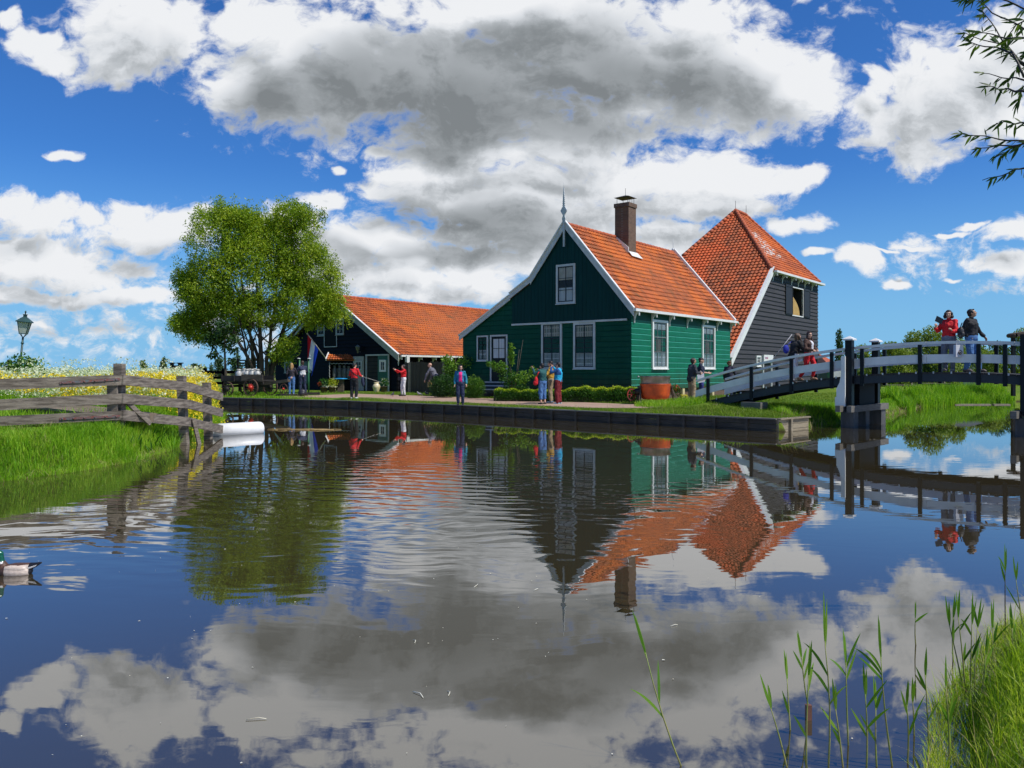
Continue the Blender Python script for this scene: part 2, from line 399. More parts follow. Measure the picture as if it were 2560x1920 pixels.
PATH = pm('brick_path', (.46, .31, .22), (.36, .24, .17), rough=.9, scale=1.2, grain=.35, bump=.004, bscale=30)
CURT = pm('white_curtain', (.62, .64, .66), (.45, .47, .50), rough=.9, scale=3, stretch=(14, 14, .2), contrast=(.4, .6))
DARKIN = pm('dark_interior', (.012, .012, .013), (.03, .025, .022), rough=.8, scale=1.5)  # near-black colour stands in for unlit rooms
NAVY = pm('dark_blue_sash', (.008, .014, .03), rough=.4)
BRICKC = None
def glassmat():
    m = bpy.data.materials.new('window_glass'); m.use_nodes = True; nt = m.node_tree; nt.nodes.clear(); g = NG(nt)
    t = g.n('ShaderNodeBsdfTransparent'); t.inputs[0].default_value = (.90, .92, .92, 1)
    gl = g.n('ShaderNodeBsdfGlossy'); gl.inputs['Roughness'].default_value = .03; gl.inputs[0].default_value = (.9, .95, 1, 1)
    fr = g.n('ShaderNodeFresnel'); fr.inputs[0].default_value = 1.35
    bp = g.n('ShaderNodeBump'); bp.inputs['Distance'].default_value = .004; tc = g.n('ShaderNodeTexCoord')
    g.l(g.noise(tc.outputs['Object'], 2.5, 1), bp.inputs['Height']); g.l(bp.outputs[0], gl.inputs['Normal'])
    mx = g.n('ShaderNodeMixShader'); g.l(g.m('MULTIPLY', fr.outputs[0], .5), mx.inputs[0]); g.l(t.outputs[0], mx.inputs[1]); g.l(gl.outputs[0], mx.inputs[2])
    o = g.n('ShaderNodeOutputMaterial'); g.l(mx.outputs[0], o.inputs[0]); return m
GLASS = glassmat()

def tilemat(name, base, dark, hot, moss=.25, lichen=None):
    m = bpy.data.materials.new(name); m.use_nodes = True; nt = m.node_tree; nt.nodes.clear(); g = NG(nt)
    uv = g.n('ShaderNodeUVMap'); uv.uv_map = 'UV'; fl = g.v('FLOOR', uv.outputs[0])
    wn = g.n('ShaderNodeTexWhiteNoise', noise_dimensions='2D'); g.l(fl, wn.inputs['Vector'])
    big = g.noise(fl, .13, 4, .6, '2D'); tc = g.n('ShaderNodeTexCoord')
    fine = g.noise(tc.outputs['Object'], 9, 5, .65)
    c = g.mixc(g.smooth(wn.outputs[0], .1, 1.0), base, dark)
    c = g.mixc(g.m('MULTIPLY', g.smooth(big, .44, .62), .8), c, hot)
    c = g.mixc(g.m('MULTIPLY', g.smooth(fine, .45, .75), .45), c, tuple(x*.45 for x in dark[:3])+(1,))
    c = g.mixc(g.m('MULTIPLY', g.smooth(g.noise(tc.outputs['Object'], 1.1, 5, .65), .52, .72), moss), c, (.12, .075, .03, 1))
    if lichen:
        (u0, u1, v0, v1) = lichen
        s = g.n('ShaderNodeSeparateXYZ'); g.l(uv.outputs[0], s.inputs[0])
        inr = g.m('MULTIPLY', g.m('MULTIPLY', g.smooth(s.outputs[0], u0, u0+3), g.smooth(s.outputs[0], u1, u1-3)),
                  g.m('MULTIPLY', g.smooth(s.outputs[1], v0, v0+1.5), g.smooth(s.outputs[1], v1, v1-1.5)))
        bl = g.noise(uv.outputs[0], .9, 4, .7, '2D')
        c = g.mixc(g.m('MULTIPLY', g.smooth(bl, .50, .56), inr), c, (.62, .58, .54, 1))
    b = g.n('ShaderNodeBsdfPrincipled'); g.l(c, b.inputs['Base Color']); b.inputs['Roughness'].default_value = .72; b.inputs['Specular IOR Level'].default_value = .25
    bp = g.n('ShaderNodeBump'); bp.inputs['Distance'].default_value = .008; g.l(fine, bp.inputs['Height']); g.l(bp.outputs[0], b.inputs['Normal'])
    o = g.n('ShaderNodeOutputMaterial'); g.l(b.outputs[0], o.inputs[0]); return m
TILE = tilemat('orange_pantiles', (.50, .128, .038, 1), (.27, .080, .032, 1), (.66, .165, .026, 1), .6)
TILE2 = tilemat('brown_orange_pantiles', (.46, .115, .040, 1), (.22, .065, .030, 1), (.62, .11, .028, 1), .3)
TILE3 = tilemat('orange_pantiles_with_lichen', (.52, .125, .038, 1), (.32, .080, .032, 1), (.66, .155, .026, 1), .4, lichen=(5, 24, 5, 16))
RIDGE = pm('ridge_tile', (.52, .12, .042), (.36, .085, .035), rough=.75, scale=3)

def brickmat(name, c1, c2, mortar, sc=1.0):
    m = bpy.data.materials.new(name); m.use_nodes = True; nt = m.node_tree; nt.nodes.clear(); g = NG(nt)
    tc = g.n('ShaderNodeTexCoord'); s = g.n('ShaderNodeSeparateXYZ'); g.l(tc.outputs['Object'], s.inputs[0])
    cb = g.n('ShaderNodeCombineXYZ'); g.l(g.m('ADD', s.outputs[0], s.outputs[1]), cb.inputs[0]); g.l(s.outputs[2], cb.inputs[1])
    br = g.n('ShaderNodeTexBrick'); g.l(cb.outputs[0], br.inputs['Vector']); br.inputs['Color1'].default_value = c1; br.inputs['Color2'].default_value = c2
    br.inputs['Mortar'].default_value = mortar; br.inputs['Scale'].default_value = sc; br.inputs['Brick Width'].default_value = .21; br.inputs['Row Height'].default_value = .062
    br.inputs['Mortar Size'].default_value = .007; br.inputs['Bias'].default_value = -.1
    b = g.n('ShaderNodeBsdfPrincipled'); g.l(g.mixc(g.m('MULTIPLY', g.noise(tc.outputs['Object'], 4, 4), .5), br.outputs[0], (.05, .035, .025, 1)), b.inputs['Base Color']); b.inputs['Roughness'].default_value = .85
    o = g.n('ShaderNodeOutputMaterial'); g.l(b.outputs[0], o.inputs[0]); return m
BRICK = brickmat('brown_brick', (.17, .085, .05, 1), (.10, .048, .03, 1), (.20, .17, .13, 1))

# ================================================================== terrain
WATER_POLY = [(-20, .6), (-6, .8), (-.6, 1.1), (.95, 1.85), (1.55, 2.85), (2.25, 4.0), (3.35, 5.2), (5.6, 6.6), (10, 8), (15, 10), (17.3, 13), (18.2, 17.6), (20.5, 23), (27.5, 31), (34, 37.5), (46, 46), (47, 49),
 (36, 46.5), (27.6, 42.2), (22.4, 38.9), (19.0, 36.2), (16.4, 32.3), (14.2, 29.4), (12.3, 26.6), (10.8, 25.1), (9.3, 24.4),
 (8.84, 23.04), (7.55, 21.9), (2.9, 25.8), (-3.0, 31.3), (-7.7, 35.0), (-14, 38.5), (-20, 41.6), (-26, 44.3), (-34, 47.6), (-50, 54), (-50, 50), (-34, 43.5), (-26, 40), (-18, 36.3), (-13.2, 32.5),
 (-10.8, 28.6), (-9.5, 25), (-8.9, 22), (-8.35, 19.4), (-7.55, 17), (-7.3, 14.8), (-7.6, 13.1), (-8.1, 12.0), (-10.5, 9.0), (-15, 6), (-20, 4.6)]
QUAY = [(8.84, 23.04), (7.55, 21.9), (2.9, 25.8), (-3.0, 31.3), (-7.7, 35.0), (-14, 38.5), (-20, 41.6), (-26, 44.3), (-34, 47.6)]
ZQ = .36
def seg_dist(p, a, b):
    a = np.array(a); b = np.array(b); d = b-a; t = np.clip(((p-a)@d)/(d@d), 0, 1); return np.linalg.norm(p-(a+t[:, None]*d), axis=1)
def poly_dist(p, poly, closed=True):
    n = len(poly); D = np.full(len(p), 1e9)
    for i in range(n if closed else n-1): D = np.minimum(D, seg_dist(p, poly[i], poly[(i+1) % n]))
    return D
def inside(p, poly):
    x, y = p[:, 0], p[:, 1]; r = np.zeros(len(p), bool); n = len(poly)
    for i in range(n):
        x0, y0 = poly[i]; x1, y1 = poly[(i+1) % n]
        c = ((y0 > y) != (y1 > y)); r ^= c & (x < (x1-x0)*(y-y0)/(y1-y0+1e-12)+x0)
    return r
def sm01(x): x = np.clip(x, 0, 1); return x*x*(3-2*x)
def ground_z(p):
    p = np.asarray(p, dtype=float).reshape(-1, 2)
    d = poly_dist(p, WATER_POLY); ins = inside(p, WATER_POLY); d = np.where(ins, -d, d)
    dq = poly_dist(p, QUAY, False); q = (dq <= np.abs(d)+.02)
    x, y = p[:, 0], p[:, 1]
    top = np.full(len(p), .42)
    left = sm01((-x-5.5)/2.0)*sm01((40-y-.25*np.abs(x))/6)*(y > 3)
    top = top+left*.20*sm01(d/.8)
    near = (y < 9)*(x > -1); top = np.where(near, .34+.12*sm01(d/1.5), top)
    mound = np.exp(-(((x-7.2)/1.6)**2+((y-27.4)/1.5)**2)); top = top+.24*mound
    mound2 = np.exp(-(((x-18.2)/2.2)**2+((y-16.2)/2.2)**2)); top = top+.8*mound2
    far = sm01((y-60)/40)*.2; top = top+far
    slope = np.where(left > .3, .62, np.where(near, .55, .75))
    nat = -.35+(top+.35)*sm01((d+.12)/slope)**.8
    zq = np.where(d > .0, ZQ+(top-ZQ)*sm01(d/1.6), -.8)
    z = np.where(q, zq, nat)
    z = np.where(d < -.12, np.where(q, -.8, np.maximum(-.9, -.35+1.2*(d+.12))), z)
    return z
def ground_at(x, y): return float(ground_z([(x, y)])[0])

pts = []
def resample(poly, step, closed=True):
    out = []; n = len(poly)
    for i in range(n if closed else n-1):
        a = np.array(poly[i]); b = np.array(poly[(i+1) % n]); L = np.linalg.norm(b-a); k = max(1, int(L/step))
        nrm = np.array([(b-a)[1], -(b-a)[0]])/L
        for j in range(k): out.append((a+(b-a)*j/k, nrm))
    return out
for p_, n_ in resample(WATER_POLY, .45):
    for off in (-.6, -.25, -.03, .03, .2, .45, .8, 1.3, 2.0):
        q_ = p_+n_*off; pts.append((q_[0], q_[1]))
for x_ in np.arange(-44, 44, 1.1):
    for y_ in np.arange(-6, 62, 1.1):
        pts.append((x_+rnd.uniform(-.3, .3), y_+rnd.uniform(-.3, .3)))
for r_ in (90, 140, 220, 400, 800, 1600, 3000):
    for k_ in range(40): a_ = k_/40*2*math.pi; pts.append((r_*math.cos(a_), 20+r_*math.sin(a_)))
for x_ in range(-120, 121, 8):
    for y_ in list(range(-60, -6, 8))+list(range(64, 160, 8)): pts.append((x_, y_))
pts = np.array(pts); key = np.round(pts/.04).astype(int); _, ui = np.unique(key, axis=0, return_index=True); pts = pts[ui]
res = delaunay_2d_cdt([Vector(p) for p in pts], [], [], 0, 1e-5)
gv = np.array([(v.x, v.y) for v in res[0]]); gz = ground_z(gv)
def groundmat():
    m = bpy.data.materials.new('grass_ground'); m.use_nodes = True; nt = m.node_tree; nt.nodes.clear(); g = NG(nt)
    tc = g.n('ShaderNodeTexCoord'); P_ = tc.outputs['Object']; s = g.n('ShaderNodeSeparateXYZ'); g.l(P_, s.inputs[0])
    a = g.noise(P_, .35, 5, .6); b_ = g.noise(P_, 6, 6, .7); c_ = g.noise(P_, 45, 3, .6)
    c = g.mixc(g.smooth(a, .35, .65), (.085, .18, .014, 1), (.16, .21, .022, 1))
    c = g.mixc(g.m('MULTIPLY', g.smooth(b_, .4, .7), .6), c, (.045, .10, .010, 1))
    c = g.mixc(g.m('MULTIPLY', g.smooth(c_, .5, .75), .5), c, (.22, .28, .05, 1))
    c = g.mixc(g.smooth(s.outputs[2], .16, -.02), c, (.045, .035, .018, 1))
    far = g.smooth(s.outputs[1], 60, 140); c = g.mixc(far, c, (.17, .17, .06, 1))
    b = g.n('ShaderNodeBsdfPrincipled'); g.l(c, b.inputs['Base Color']); b.inputs['Roughness'].default_value = .95; b.inputs['Specular IOR Level'].default_value = .1
    bp = g.n('ShaderNodeBump'); bp.inputs['Distance'].default_value = .03; g.l(c_, bp.inputs['Height']); g.l(bp.outputs[0], b.inputs['Normal'])
    o = g.n('ShaderNodeOutputMaterial'); g.l(b.outputs[0], o.inputs[0]); return m
GRND = groundmat()
ground = MB(); ground.v = [(float(a[0]), float(a[1]), float(z)) for a, z in zip(gv, gz)]; ground.f = [tuple(f) for f in res[2]]
ground.m = [0]*len(ground.f); ground.sm = [True]*len(ground.f)
go = ground.build('ground', GRND); tag(go, kind='structure')

# water
def watermat():
    m = bpy.data.materials.new('canal_water'); m.use_nodes = True; nt = m.node_tree; nt.nodes.clear(); g = NG(nt)
    tc = g.n('ShaderNodeTexCoord'); P_ = tc.outputs['Object']; s = g.n('ShaderNodeSeparateXYZ'); g.l(P_, s.inputs[0])
    b = g.n('ShaderNodeBsdfPrincipled'); b.inputs['Base Color'].default_value = (.030, .024, .012, 1)
    b.inputs['Roughness'].default_value = .008; b.inputs['IOR'].default_value = 1.33; b.inputs['Specular IOR Level'].default_value = .5
    # ripples: crests run across the view with a slight slant, in patches
    w0 = g.v('MULTIPLY', P_, (1.0, 1.0, 0)); warp = g.noise(w0, .5, 3, .5, '2D', col=True)
    pw = g.v('MULTIPLY_ADD', g.v('SUBTRACT', warp, (.5, .5, .5)), (.5, .9, 0), w0)
    r1 = g.noise(g.v('MULTIPLY', pw, (1.0, 3.2, 1)), 1.7, 1.2, .45, '2D')
    r2 = g.noise(g.v('MULTIPLY', pw, (1.0, 2.6, 1)), 4.5, 2, .5, '2D')
    wv = g.n('ShaderNodeTexWave', wave_type='BANDS', bands_direction='Y', wave_profile='SIN'); g.l(g.v('MULTIPLY_ADD', g.v('SUBTRACT', warp, (.5, .5, .5)), (1.6, 1.6, 0), g.v('ADD', w0, (0, 0, 0))), wv.inputs[0])
    rot = g.n('ShaderNodeVectorRotate'); rot.inputs['Angle'].default_value = R(16)
    g.l(g.v('MULTIPLY_ADD', g.v('SUBTRACT', warp, (.5, .5, .5)), (1.2, 1.2, 0), w0), rot.inputs[0]); g.l(rot.outputs[0], wv.inputs[0])
    wv.inputs['Scale'].default_value = .95; wv.inputs['Distortion'].default_value = 1.2; wv.inputs['Detail'].default_value = 2
    pat = g.noise(g.v('MULTIPLY', w0, (1, 1.4, 1)), .16, 2, .5, '2D')
    # the livelier patch lies left of the middle, between seven and eighteen metres out
    ex = g.m('DIVIDE', g.m('ADD', s.outputs[0], 1.6), 5.2); ey = g.m('DIVIDE', g.m('SUBTRACT', s.outputs[1], 11.5), 6.5)
    zone = g.smooth(g.m('ADD', g.m('MULTIPLY', ex, ex), g.m('MULTIPLY', ey, ey)), 1.3, .1)
    near = g.smooth(s.outputs[1], 9.0, 4.0)
    amp = g.m('ADD', g.m('MULTIPLY_ADD', g.smooth(pat, .35, .7), .30, .14), g.m('MULTIPLY', zone, .85))
    amp = g.m('MULTIPLY', amp, g.m('MULTIPLY_ADD', near, -.72, 1.0))
    amp = g.m('MULTIPLY', amp, g.m('MULTIPLY_ADD', g.smooth(s.outputs[1], 11, 20), -.80, 1.0))
    h = g.m('MULTIPLY_ADD', r1, .0030, g.m('MULTIPLY_ADD', r2, .0005, g.m('MULTIPLY', g.m('MULTIPLY', wv.outputs['Fac'], zone), .0016)))
    h = g.m('MULTIPLY', h, amp)
    bp = g.n('ShaderNodeBump'); bp.inputs['Strength'].default_value = 1; bp.inputs['Distance'].default_value = 1.0
    g.l(h, bp.inputs['Height']); g.l(bp.outputs[0], b.inputs['Normal'])
    gl = g.n('ShaderNodeBsdfGlossy'); gl.inputs['Roughness'].default_value = .008; g.l(bp.outputs[0], gl.inputs['Normal'])
    gl.inputs[0].default_value = (1, 1, 1, 1)
    fr = g.n('ShaderNodeFresnel'); fr.inputs[0].default_value = 2.3; g.l(bp.outputs[0], fr.inputs['Normal'])
    df = g.n('ShaderNodeBsdfDiffuse'); df.inputs[0].default_value = (.040, .031, .014, 1)
    mx = g.n('ShaderNodeMixShader'); g.l(g.m('MULTIPLY_ADD', fr.outputs[0], 1.05, .05, clamp=True), mx.inputs[0]); g.l(df.outputs[0], mx.inputs[1]); g.l(gl.outputs[0], mx.inputs[2])
    o = g.n('ShaderNodeOutputMaterial'); g.l(mx.outputs[0], o.inputs[0]); nt.nodes.remove(b); return m
wm = MB(); wm.add([(-60, -1, 0), (60, -1, 0), (60, 60, 0), (-60, 60, 0)], [(0, 1, 2, 3)]); wo_ = wm.build('water', watermat()); tag(wo_, kind='structure')

# path along the quay: strip offset inland from the quay line
def offset_line(line, d):
    out = []; n = len(line)
    for i in range(n):
        a = Vector(line[max(i-1, 0)]); b = Vector(line[min(i+1, n-1)]); t = (b-a).normalized(); nn = Vector((t.y, -t.x))
        out.append(Vector(line[i])+nn*d)
    return out
ql = QUAY[2:]   # from (2.9,25.8) westward; inland is to the right of travel direction
fine = [];
for i in range(len(ql)-1):
    for j in range(6): fine.append(tuple(Vector(ql[i]).lerp(Vector(ql[i+1]), j/6)))
fine = [q_ for q_ in fine if q_[0] > -12.9]
near_e = offset_line(fine, .95); n_ = len(fine)
far_e = [a + (b-a).normalized()*(4.0+2.6*(i/n_)**1.4-.95) for i, (a, b) in enumerate(zip(near_e, offset_line(fine, 4.0)))]
near_e = [Vector((7.0, 26.3)), Vector((5.6, 26.6)), Vector((4.6, 26.6))]+near_e[1:]; far_e = [Vector((9.5, 31.5)), Vector((8.0, 30.9)), Vector((6.2, 30.2))]+far_e[1:]
pb = MB(); vs = []
for i, (a, b) in enumerate(zip(near_e, far_e)):
    for t in (0, .25, .5, .75, 1):
        q_ = a.lerp(b, t); wob = .12*math.sin(i*1.7)*(1 if t == 0 else 0); vs.append((q_.x, q_.y+wob, max(ground_at(q_.x, q_.y), .0)+.008))
pb.add(vs, [(i*5+j, (i+1)*5+j, (i+1)*5+j+1, i*5+j+1) for i in range(len(near_e)-1) for j in range(4)], 0, True)
tag(pb.build('path', PATH), kind='structure')

# quay wall: one thing, boards and posts
quay = thing('quay_wall', 'low plank quay wall with upright posts along the water', 'quay', (2.9, 25.8, 0))
qm = MB(); posts = MB(); capm = MB()
def quay_run(a, b, mi):
    a = Vector((*a, 0)); b = Vector((*b, 0)); t = (b-a).normalized(); out = Vector((-t.y, t.x, 0))
    # water is on the side away from inland
    if inside(np.array([[(a+b).x/2+out.x*.2, (a+b).y/2+out.y*.2]]), WATER_POLY)[0] == False: out = -out
    for z0, z1 in ((-.25, .04), (.05, .19), (.20, .335)):
        qm.prism([a+out*.0+V(0, 0, z0), b+V(0, 0, z0), b+V(0, 0, z1), a+V(0, 0, z1)], out*.045, mi)
    capm.prism([a-out*.08+V(0, 0, .335), b-out*.08+V(0, 0, .335), b-out*.08+V(0, 0, .372), a-out*.08+V(0, 0, .372)], out*.20, mi)
    L = (b-a).length; k = int(L/.95)
    for j in range(1, k+1):
        p = a+t*(j*L/(k+.5)+rnd.uniform(-.1, .1))
        posts.obox(p+out*.085+V(0, 0, .03), t*.045, out*.04, V(0, 0, .30), mi)
for i in range(len(QUAY)-1): quay_run(QUAY[i], QUAY[i+1], 1 if i == 0 else 0)  # sunlit end run gets the paler copy, shaded front the dark one
qm.build('plank', [QUAYM, LITWOOD], quay); posts.build('post', [QUAYM, LITWOOD], quay); capm.build('capping_board', [GREYWOOD, LITWOOD], quay)

# ================================================================== buildings
class Frame:
    """a building's own axes: O corner, v along the long side, u along the gable; outward normals given per wall"""
    def __init__(s, ox, oy, th=51.5):
        s.O = Vector((ox, oy, 0)); s.v = Vector((math.cos(R(th)), math.sin(R(th)), 0)); s.u = Vector((-math.sin(R(th)), math.cos(R(th)), 0))
    def P(s, t, m, z): return s.O+s.v*t+s.u*m+Vector((0, 0, z))
class Wall:
    """a wall plane: origin point, axis a (horizontal unit), outward normal n; 2D coordinates (s,z)"""
    def __init__(s, o, a, n): s.o = Vector(o); s.a = Vector(a); s.n = Vector(n)
    def P(s, x, z, out=0.0): return Vector((s.o.x, s.o.y, 0))+s.a*x+s.n*out+Vector((0, 0, z))
    def fx(s, px):
        """wall coordinate under photo column px"""
        r = (px-1280)/F; return (r*s.o.y-s.o.x)/(s.a.x-r*s.a.y)
    def fz(s, x, py): return CZ+(HZ-py)/F*(s.o.y+s.a.y*x)
    def rect(s, x0, x1, y0, y1):
        a, b = s.fx(x0), s.fx(x1); m = (a+b)/2
        return min(a, b), max(a, b), s.fz(m, y1), s.fz(m, y0)
def clip(poly, nx, nz, d):
    """keep nx*x+nz*z <= d"""
    out = []; n = len(poly)
    for i in range(n):
        p, q = poly[i], poly[(i+1) % n]; a = nx*p[0]+nz*p[1]-d; b = nx*q[0]+nz*q[1]-d
        if a <= 0: out.append(p)
        if (a < 0 < b) or (b < 0 < a): t = a/(a-b); out.append((p[0]+(q[0]-p[0])*t, p[1]+(q[1]-p[1])*t))
    return out if len(out) >= 3 else []
def boards(mb, w, poly, pitch, prof, thick=.14, holes=(), z0=None, vertical=False, jit=0.0, edge=None):
    """cover a convex polygon (s,z) with boards; prof: list of (fraction of pitch, outset)"""
    k = 0 if vertical else 1
    lo = min(p[k] for p in poly); hi = max(p[k] for p in poly); c = lo if z0 is None else z0
    while c < hi-1e-6:
        pt = pitch*(1+rnd.uniform(-jit, jit)); off = rnd.uniform(-.002, .002); js_ = [rnd.uniform(min(q[0] for q in poly), max(q[0] for q in poly)) for _ in range(2)]
        for (f0, o0), (f1, o1) in zip(prof[:-1], prof[1:]):
            a, b = c+f0*pt, c+f1*pt
            nn = ((-1, 0, 1, 0) if vertical else (0, -1, 0, 1))
            pc = clip(clip(poly, nn[0], nn[1], -a), nn[2], nn[3], b)
            if not pc: continue
            pieces = [pc]
            if not vertical:
                for j_ in js_: pieces = [r_ for q in pieces for r_ in (clip(q, 1, 0, j_-.004), clip(q, -1, 0, -j_-.004)) if r_]
            for (h0, h1, g0, g1) in holes:
                new = []
                for q in pieces:
                    for c1 in ((1, 0, h0), (-1, 0, -h1)):
                        r_ = clip(q, *c1);
                        if r_: new.append(r_)
                    mid = clip(clip(q, -1, 0, -h0), 1, 0, h1) if q else []
                    if mid:
                        for c1 in ((0, 1, g0), (0, -1, -g1)):
                            r_ = clip(mid, *c1)
                            if r_: new.append(r_)
                pieces = new
            for q in pieces:
                def outv(p):
                    t = (p[k]-a)/max(b-a, 1e-6); return o0+(o1-o0)*t+off
                fr = [w.P(p[0], p[1], outv(p)) for p in q]; bk = [w.P(p[0], p[1], -thick) for p in q]; n = len(q)
                nrm = Vector((0, 0, 0))
                for i in range(n): nrm += fr[i].cross(fr[(i+1) % n])
                if nrm.dot(w.n) < 0: fr.reverse(); bk.reverse()
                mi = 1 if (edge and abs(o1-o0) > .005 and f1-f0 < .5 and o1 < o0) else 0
                mb.add(fr+bk, [tuple(range(n)), tuple(range(2*n-1, n-1, -1))]+[(i+n, (i+1) % n+n, (i+1) % n, i) for i in range(n)], mi)
        c += pt
PROF_RABBET = [(0, .002), (.05, .020), (.84, .020), (1.0, .001)]
PROF_LAP = [(0, .055), (1, .004)]
PROF_VERT = [(0, .0), (.03, .012), (.97, .012), (1, .0)]

def tiles(name, mat, parent, o, ax, up, w, h, poly=None, tw=.205, th=.30, lift=.060, wave=.032, sag=0.0, under=.06):
    """pantile roof: heightfield over the rectangle w x h from o, axes ax (across) and up (up the slope); cells outside poly are dropped"""
    o, ax, up = Vector(o), Vector(ax), Vector(up); n = ax.cross(up).normalized()
    if n.z < 0: n = -n
    na = max(1, round(w/tw)); nb = max(1, round(h/th)); sa, sb = 6, 3
    A = np.arange(na*sa+1)/sa; ph = A % 1
    wv = np.where(ph < .62, np.sin(ph/.62*np.pi), -.55*np.sin((ph-.62)/.38*np.pi))*wave
    rows = []; B = []
    for r in range(nb):
        for f, l in ((0.0, lift), (.5, lift*.55), (.985, lift*.05)): B.append((r+f)); rows.append(l)
    B = np.array(B); rows = np.array(rows); rr = np.floor(B).astype(int)
    J = NR.normal(size=(nb, na+1))*.0045; JJ = J[rr][:, np.minimum(A.astype(int), na)]
    H = wv[None, :]+rows[:, None]+JJ
    if sag: H = H-sag*np.sin(A/na*np.pi)[None, :]*(.6+.4*np.sin(B/nb*np.pi))[:, None]
    n3 = np.array(n); O = np.array(o); AX = np.array(ax); UP = np.array(up)
    aw = A*(w/na); bh = B*(h/nb)
    base = O+aw[None, :, None]*AX+bh[:, None, None]*UP
    v = base+H[:, :, None]*n3; nA, nB = len(A), len(B)
    idx = np.arange(nA*nB).reshape(nB, nA)
    f = np.stack([idx[:-1, :-1], idx[:-1, 1:], idx[1:, 1:], idx[1:, :-1]], -1).reshape(-1, 4)
    uvv = np.stack(np.broadcast_arrays((A+.0)[None, :], (B+.01)[:, None]), -1).reshape(-1, 2)
    if poly is not None:
        cx = (aw[:-1]+aw[1:])/2; cy = (bh[:-1]+bh[1:])/2; G = np.stack(np.broadcast_arrays(cx[None, :], cy[:, None]), -1).reshape(-1, 2)
        f = f[inside(G, poly)]
    pl = poly or [(0, 0), (w, 0), (w, h), (0, h)]
    vv = v.reshape(-1, 3); k0 = len(vv)
    me = bpy.data.meshes.new(name)
    fl = [tuple(x) for x in f.tolist()]
    bot = [O+p[0]*AX+p[1]*UP-under*n3 for p in pl]; top = [O+p[0]*AX+p[1]*UP-.004*n3 for p in pl]; m = len(pl)
    allv = vv.tolist()+[tuple(x) for x in bot]+[tuple(x) for x in top]
    fl += [tuple(range(k0, k0+m)), tuple(range(k0+2*m-1, k0+m-1, -1))]+[(k0+i, k0+(i+1) % m, k0+m+(i+1) % m, k0+m+i) for i in range(m)]
    me.from_pydata(allv, [], fl); me.materials.append(mat)
    sm = np.zeros(len(me.polygons), bool); sm[:len(f)] = False; me.polygons.foreach_set('use_smooth', sm)
    ul = me.uv_layers.new(name='UV'); idx = np.zeros(len(me.loops), dtype=np.int32); me.loops.foreach_get('vertex_index', idx)
    uvall = np.concatenate([uvv, np.zeros((2*m, 2))]); ul.data.foreach_set('uv', uvall[idx].astype(np.float32).ravel()); me.update()
    return link(name, me, parent)
def ridge_caps(mb, a, b, r=.10, step=.33, mi=0):
    a, b = Vector(a), Vector(b); L = (b-a).length; t = (b-a)/L; k = max(1, int(L/step))
    for i in range(k):
        p = a+t*(i*L/k); q = a+t*((i+1.08)*L/k); mb.tube([p, q], [r*rnd.uniform(.98, 1.06), r*.86], 10, mi)

def window(parent, w, rect, nx=2, nz=3, fw=.085, frame=WHITE, sash=NAVY, depth=.055, mull=.022, curtain=None, blind=None, sill=True, midrail=None, name='window', inner=DARKIN, label=None, sashw=.04):
    s0, s1, z0, z1 = rect
    m = MB(); o = .015
    def bx(mb, a, b, c, d, out0, out1, mi=0): mb.prism([w.P(a, c, out0), w.P(b, c, out0), w.P(b, d, out0), w.P(a, d, out0)], w.n*(out1-out0), mi)
    bx(m, s0, s0+fw, z0, z1, o, depth+.02); bx(m, s1-fw, s1, z0, z1, o, depth+.02)
    bx(m, s0+fw, s1-fw, z1-fw, z1, o, depth+.017); bx(m, s0+fw, s1-fw, z0, z0+fw*.8, o, depth+.017)
    if sill: bx(m, s0-.02, s1+.02, z0-.035, z0, o, depth+.05)
    wo = m.build(name, frame, parent)
    if label: wo['label'] = label
    a, b, c, d = s0+fw, s1-fw, z0+fw*.8, z1-fw
    q = MB(); bx(q, a, b, c, d, .008, .014); q.build('backing_panel', inner, wo)  # flat backing; when dark, its colour stands in for the unlit room
    q = MB(); bx(q, a, a+sashw, c, d, .03, .055); bx(q, b-sashw, b, c, d, .03, .055); bx(q, a+sashw, b-sashw, d-sashw, d, .03, .054); bx(q, a+sashw, b-sashw, c, c+sashw, .03, .054)
    for i in range(1, nx): x = a+(b-a)*i/nx; bx(q, x-mull/2, x+mull/2, c+sashw, d-sashw, .032, .052)
    for j in range(1, nz):
        z = c+(d-c)*j/nz; hw = mull/2*(1.8 if midrail == j else 1); bx(q, a+sashw, b-sashw, z-hw, z+hw, .033, .051 if midrail != j else .057)
    q.build('sash', sash, wo)
    q = MB(); q.add([w.P(a+sashw*.6, c+sashw*.6, .037), w.P(b-sashw*.6, c+sashw*.6, .037), w.P(b-sashw*.6, d-sashw*.6, .037), w.P(a+sashw*.6, d-sashw*.6, .037)], [(0, 1, 2, 3) if w.a.cross(V(0, 0, 1)).dot(w.n) > 0 else (3, 2, 1, 0)]); q.build('pane', GLASS, wo)
    if curtain:
        for (f0, f1, g0, g1, mt) in curtain:
            n = 28; xs = np.linspace(a+(b-a)*f0, a+(b-a)*f1, n+1); q = MB(); vs = []
            for i, x in enumerate(xs):
                oo = .021+.006*math.sin(i*2.2); vs += [w.P(x, c+(d-c)*g0, oo), w.P(x, c+(d-c)*g1+.012*math.sin(i*1.9), oo)]
            q.add(vs, [(2*i, 2*i+2, 2*i+3, 2*i+1) for i in range(n)]); q.build('curtain', mt, wo)
    return wo
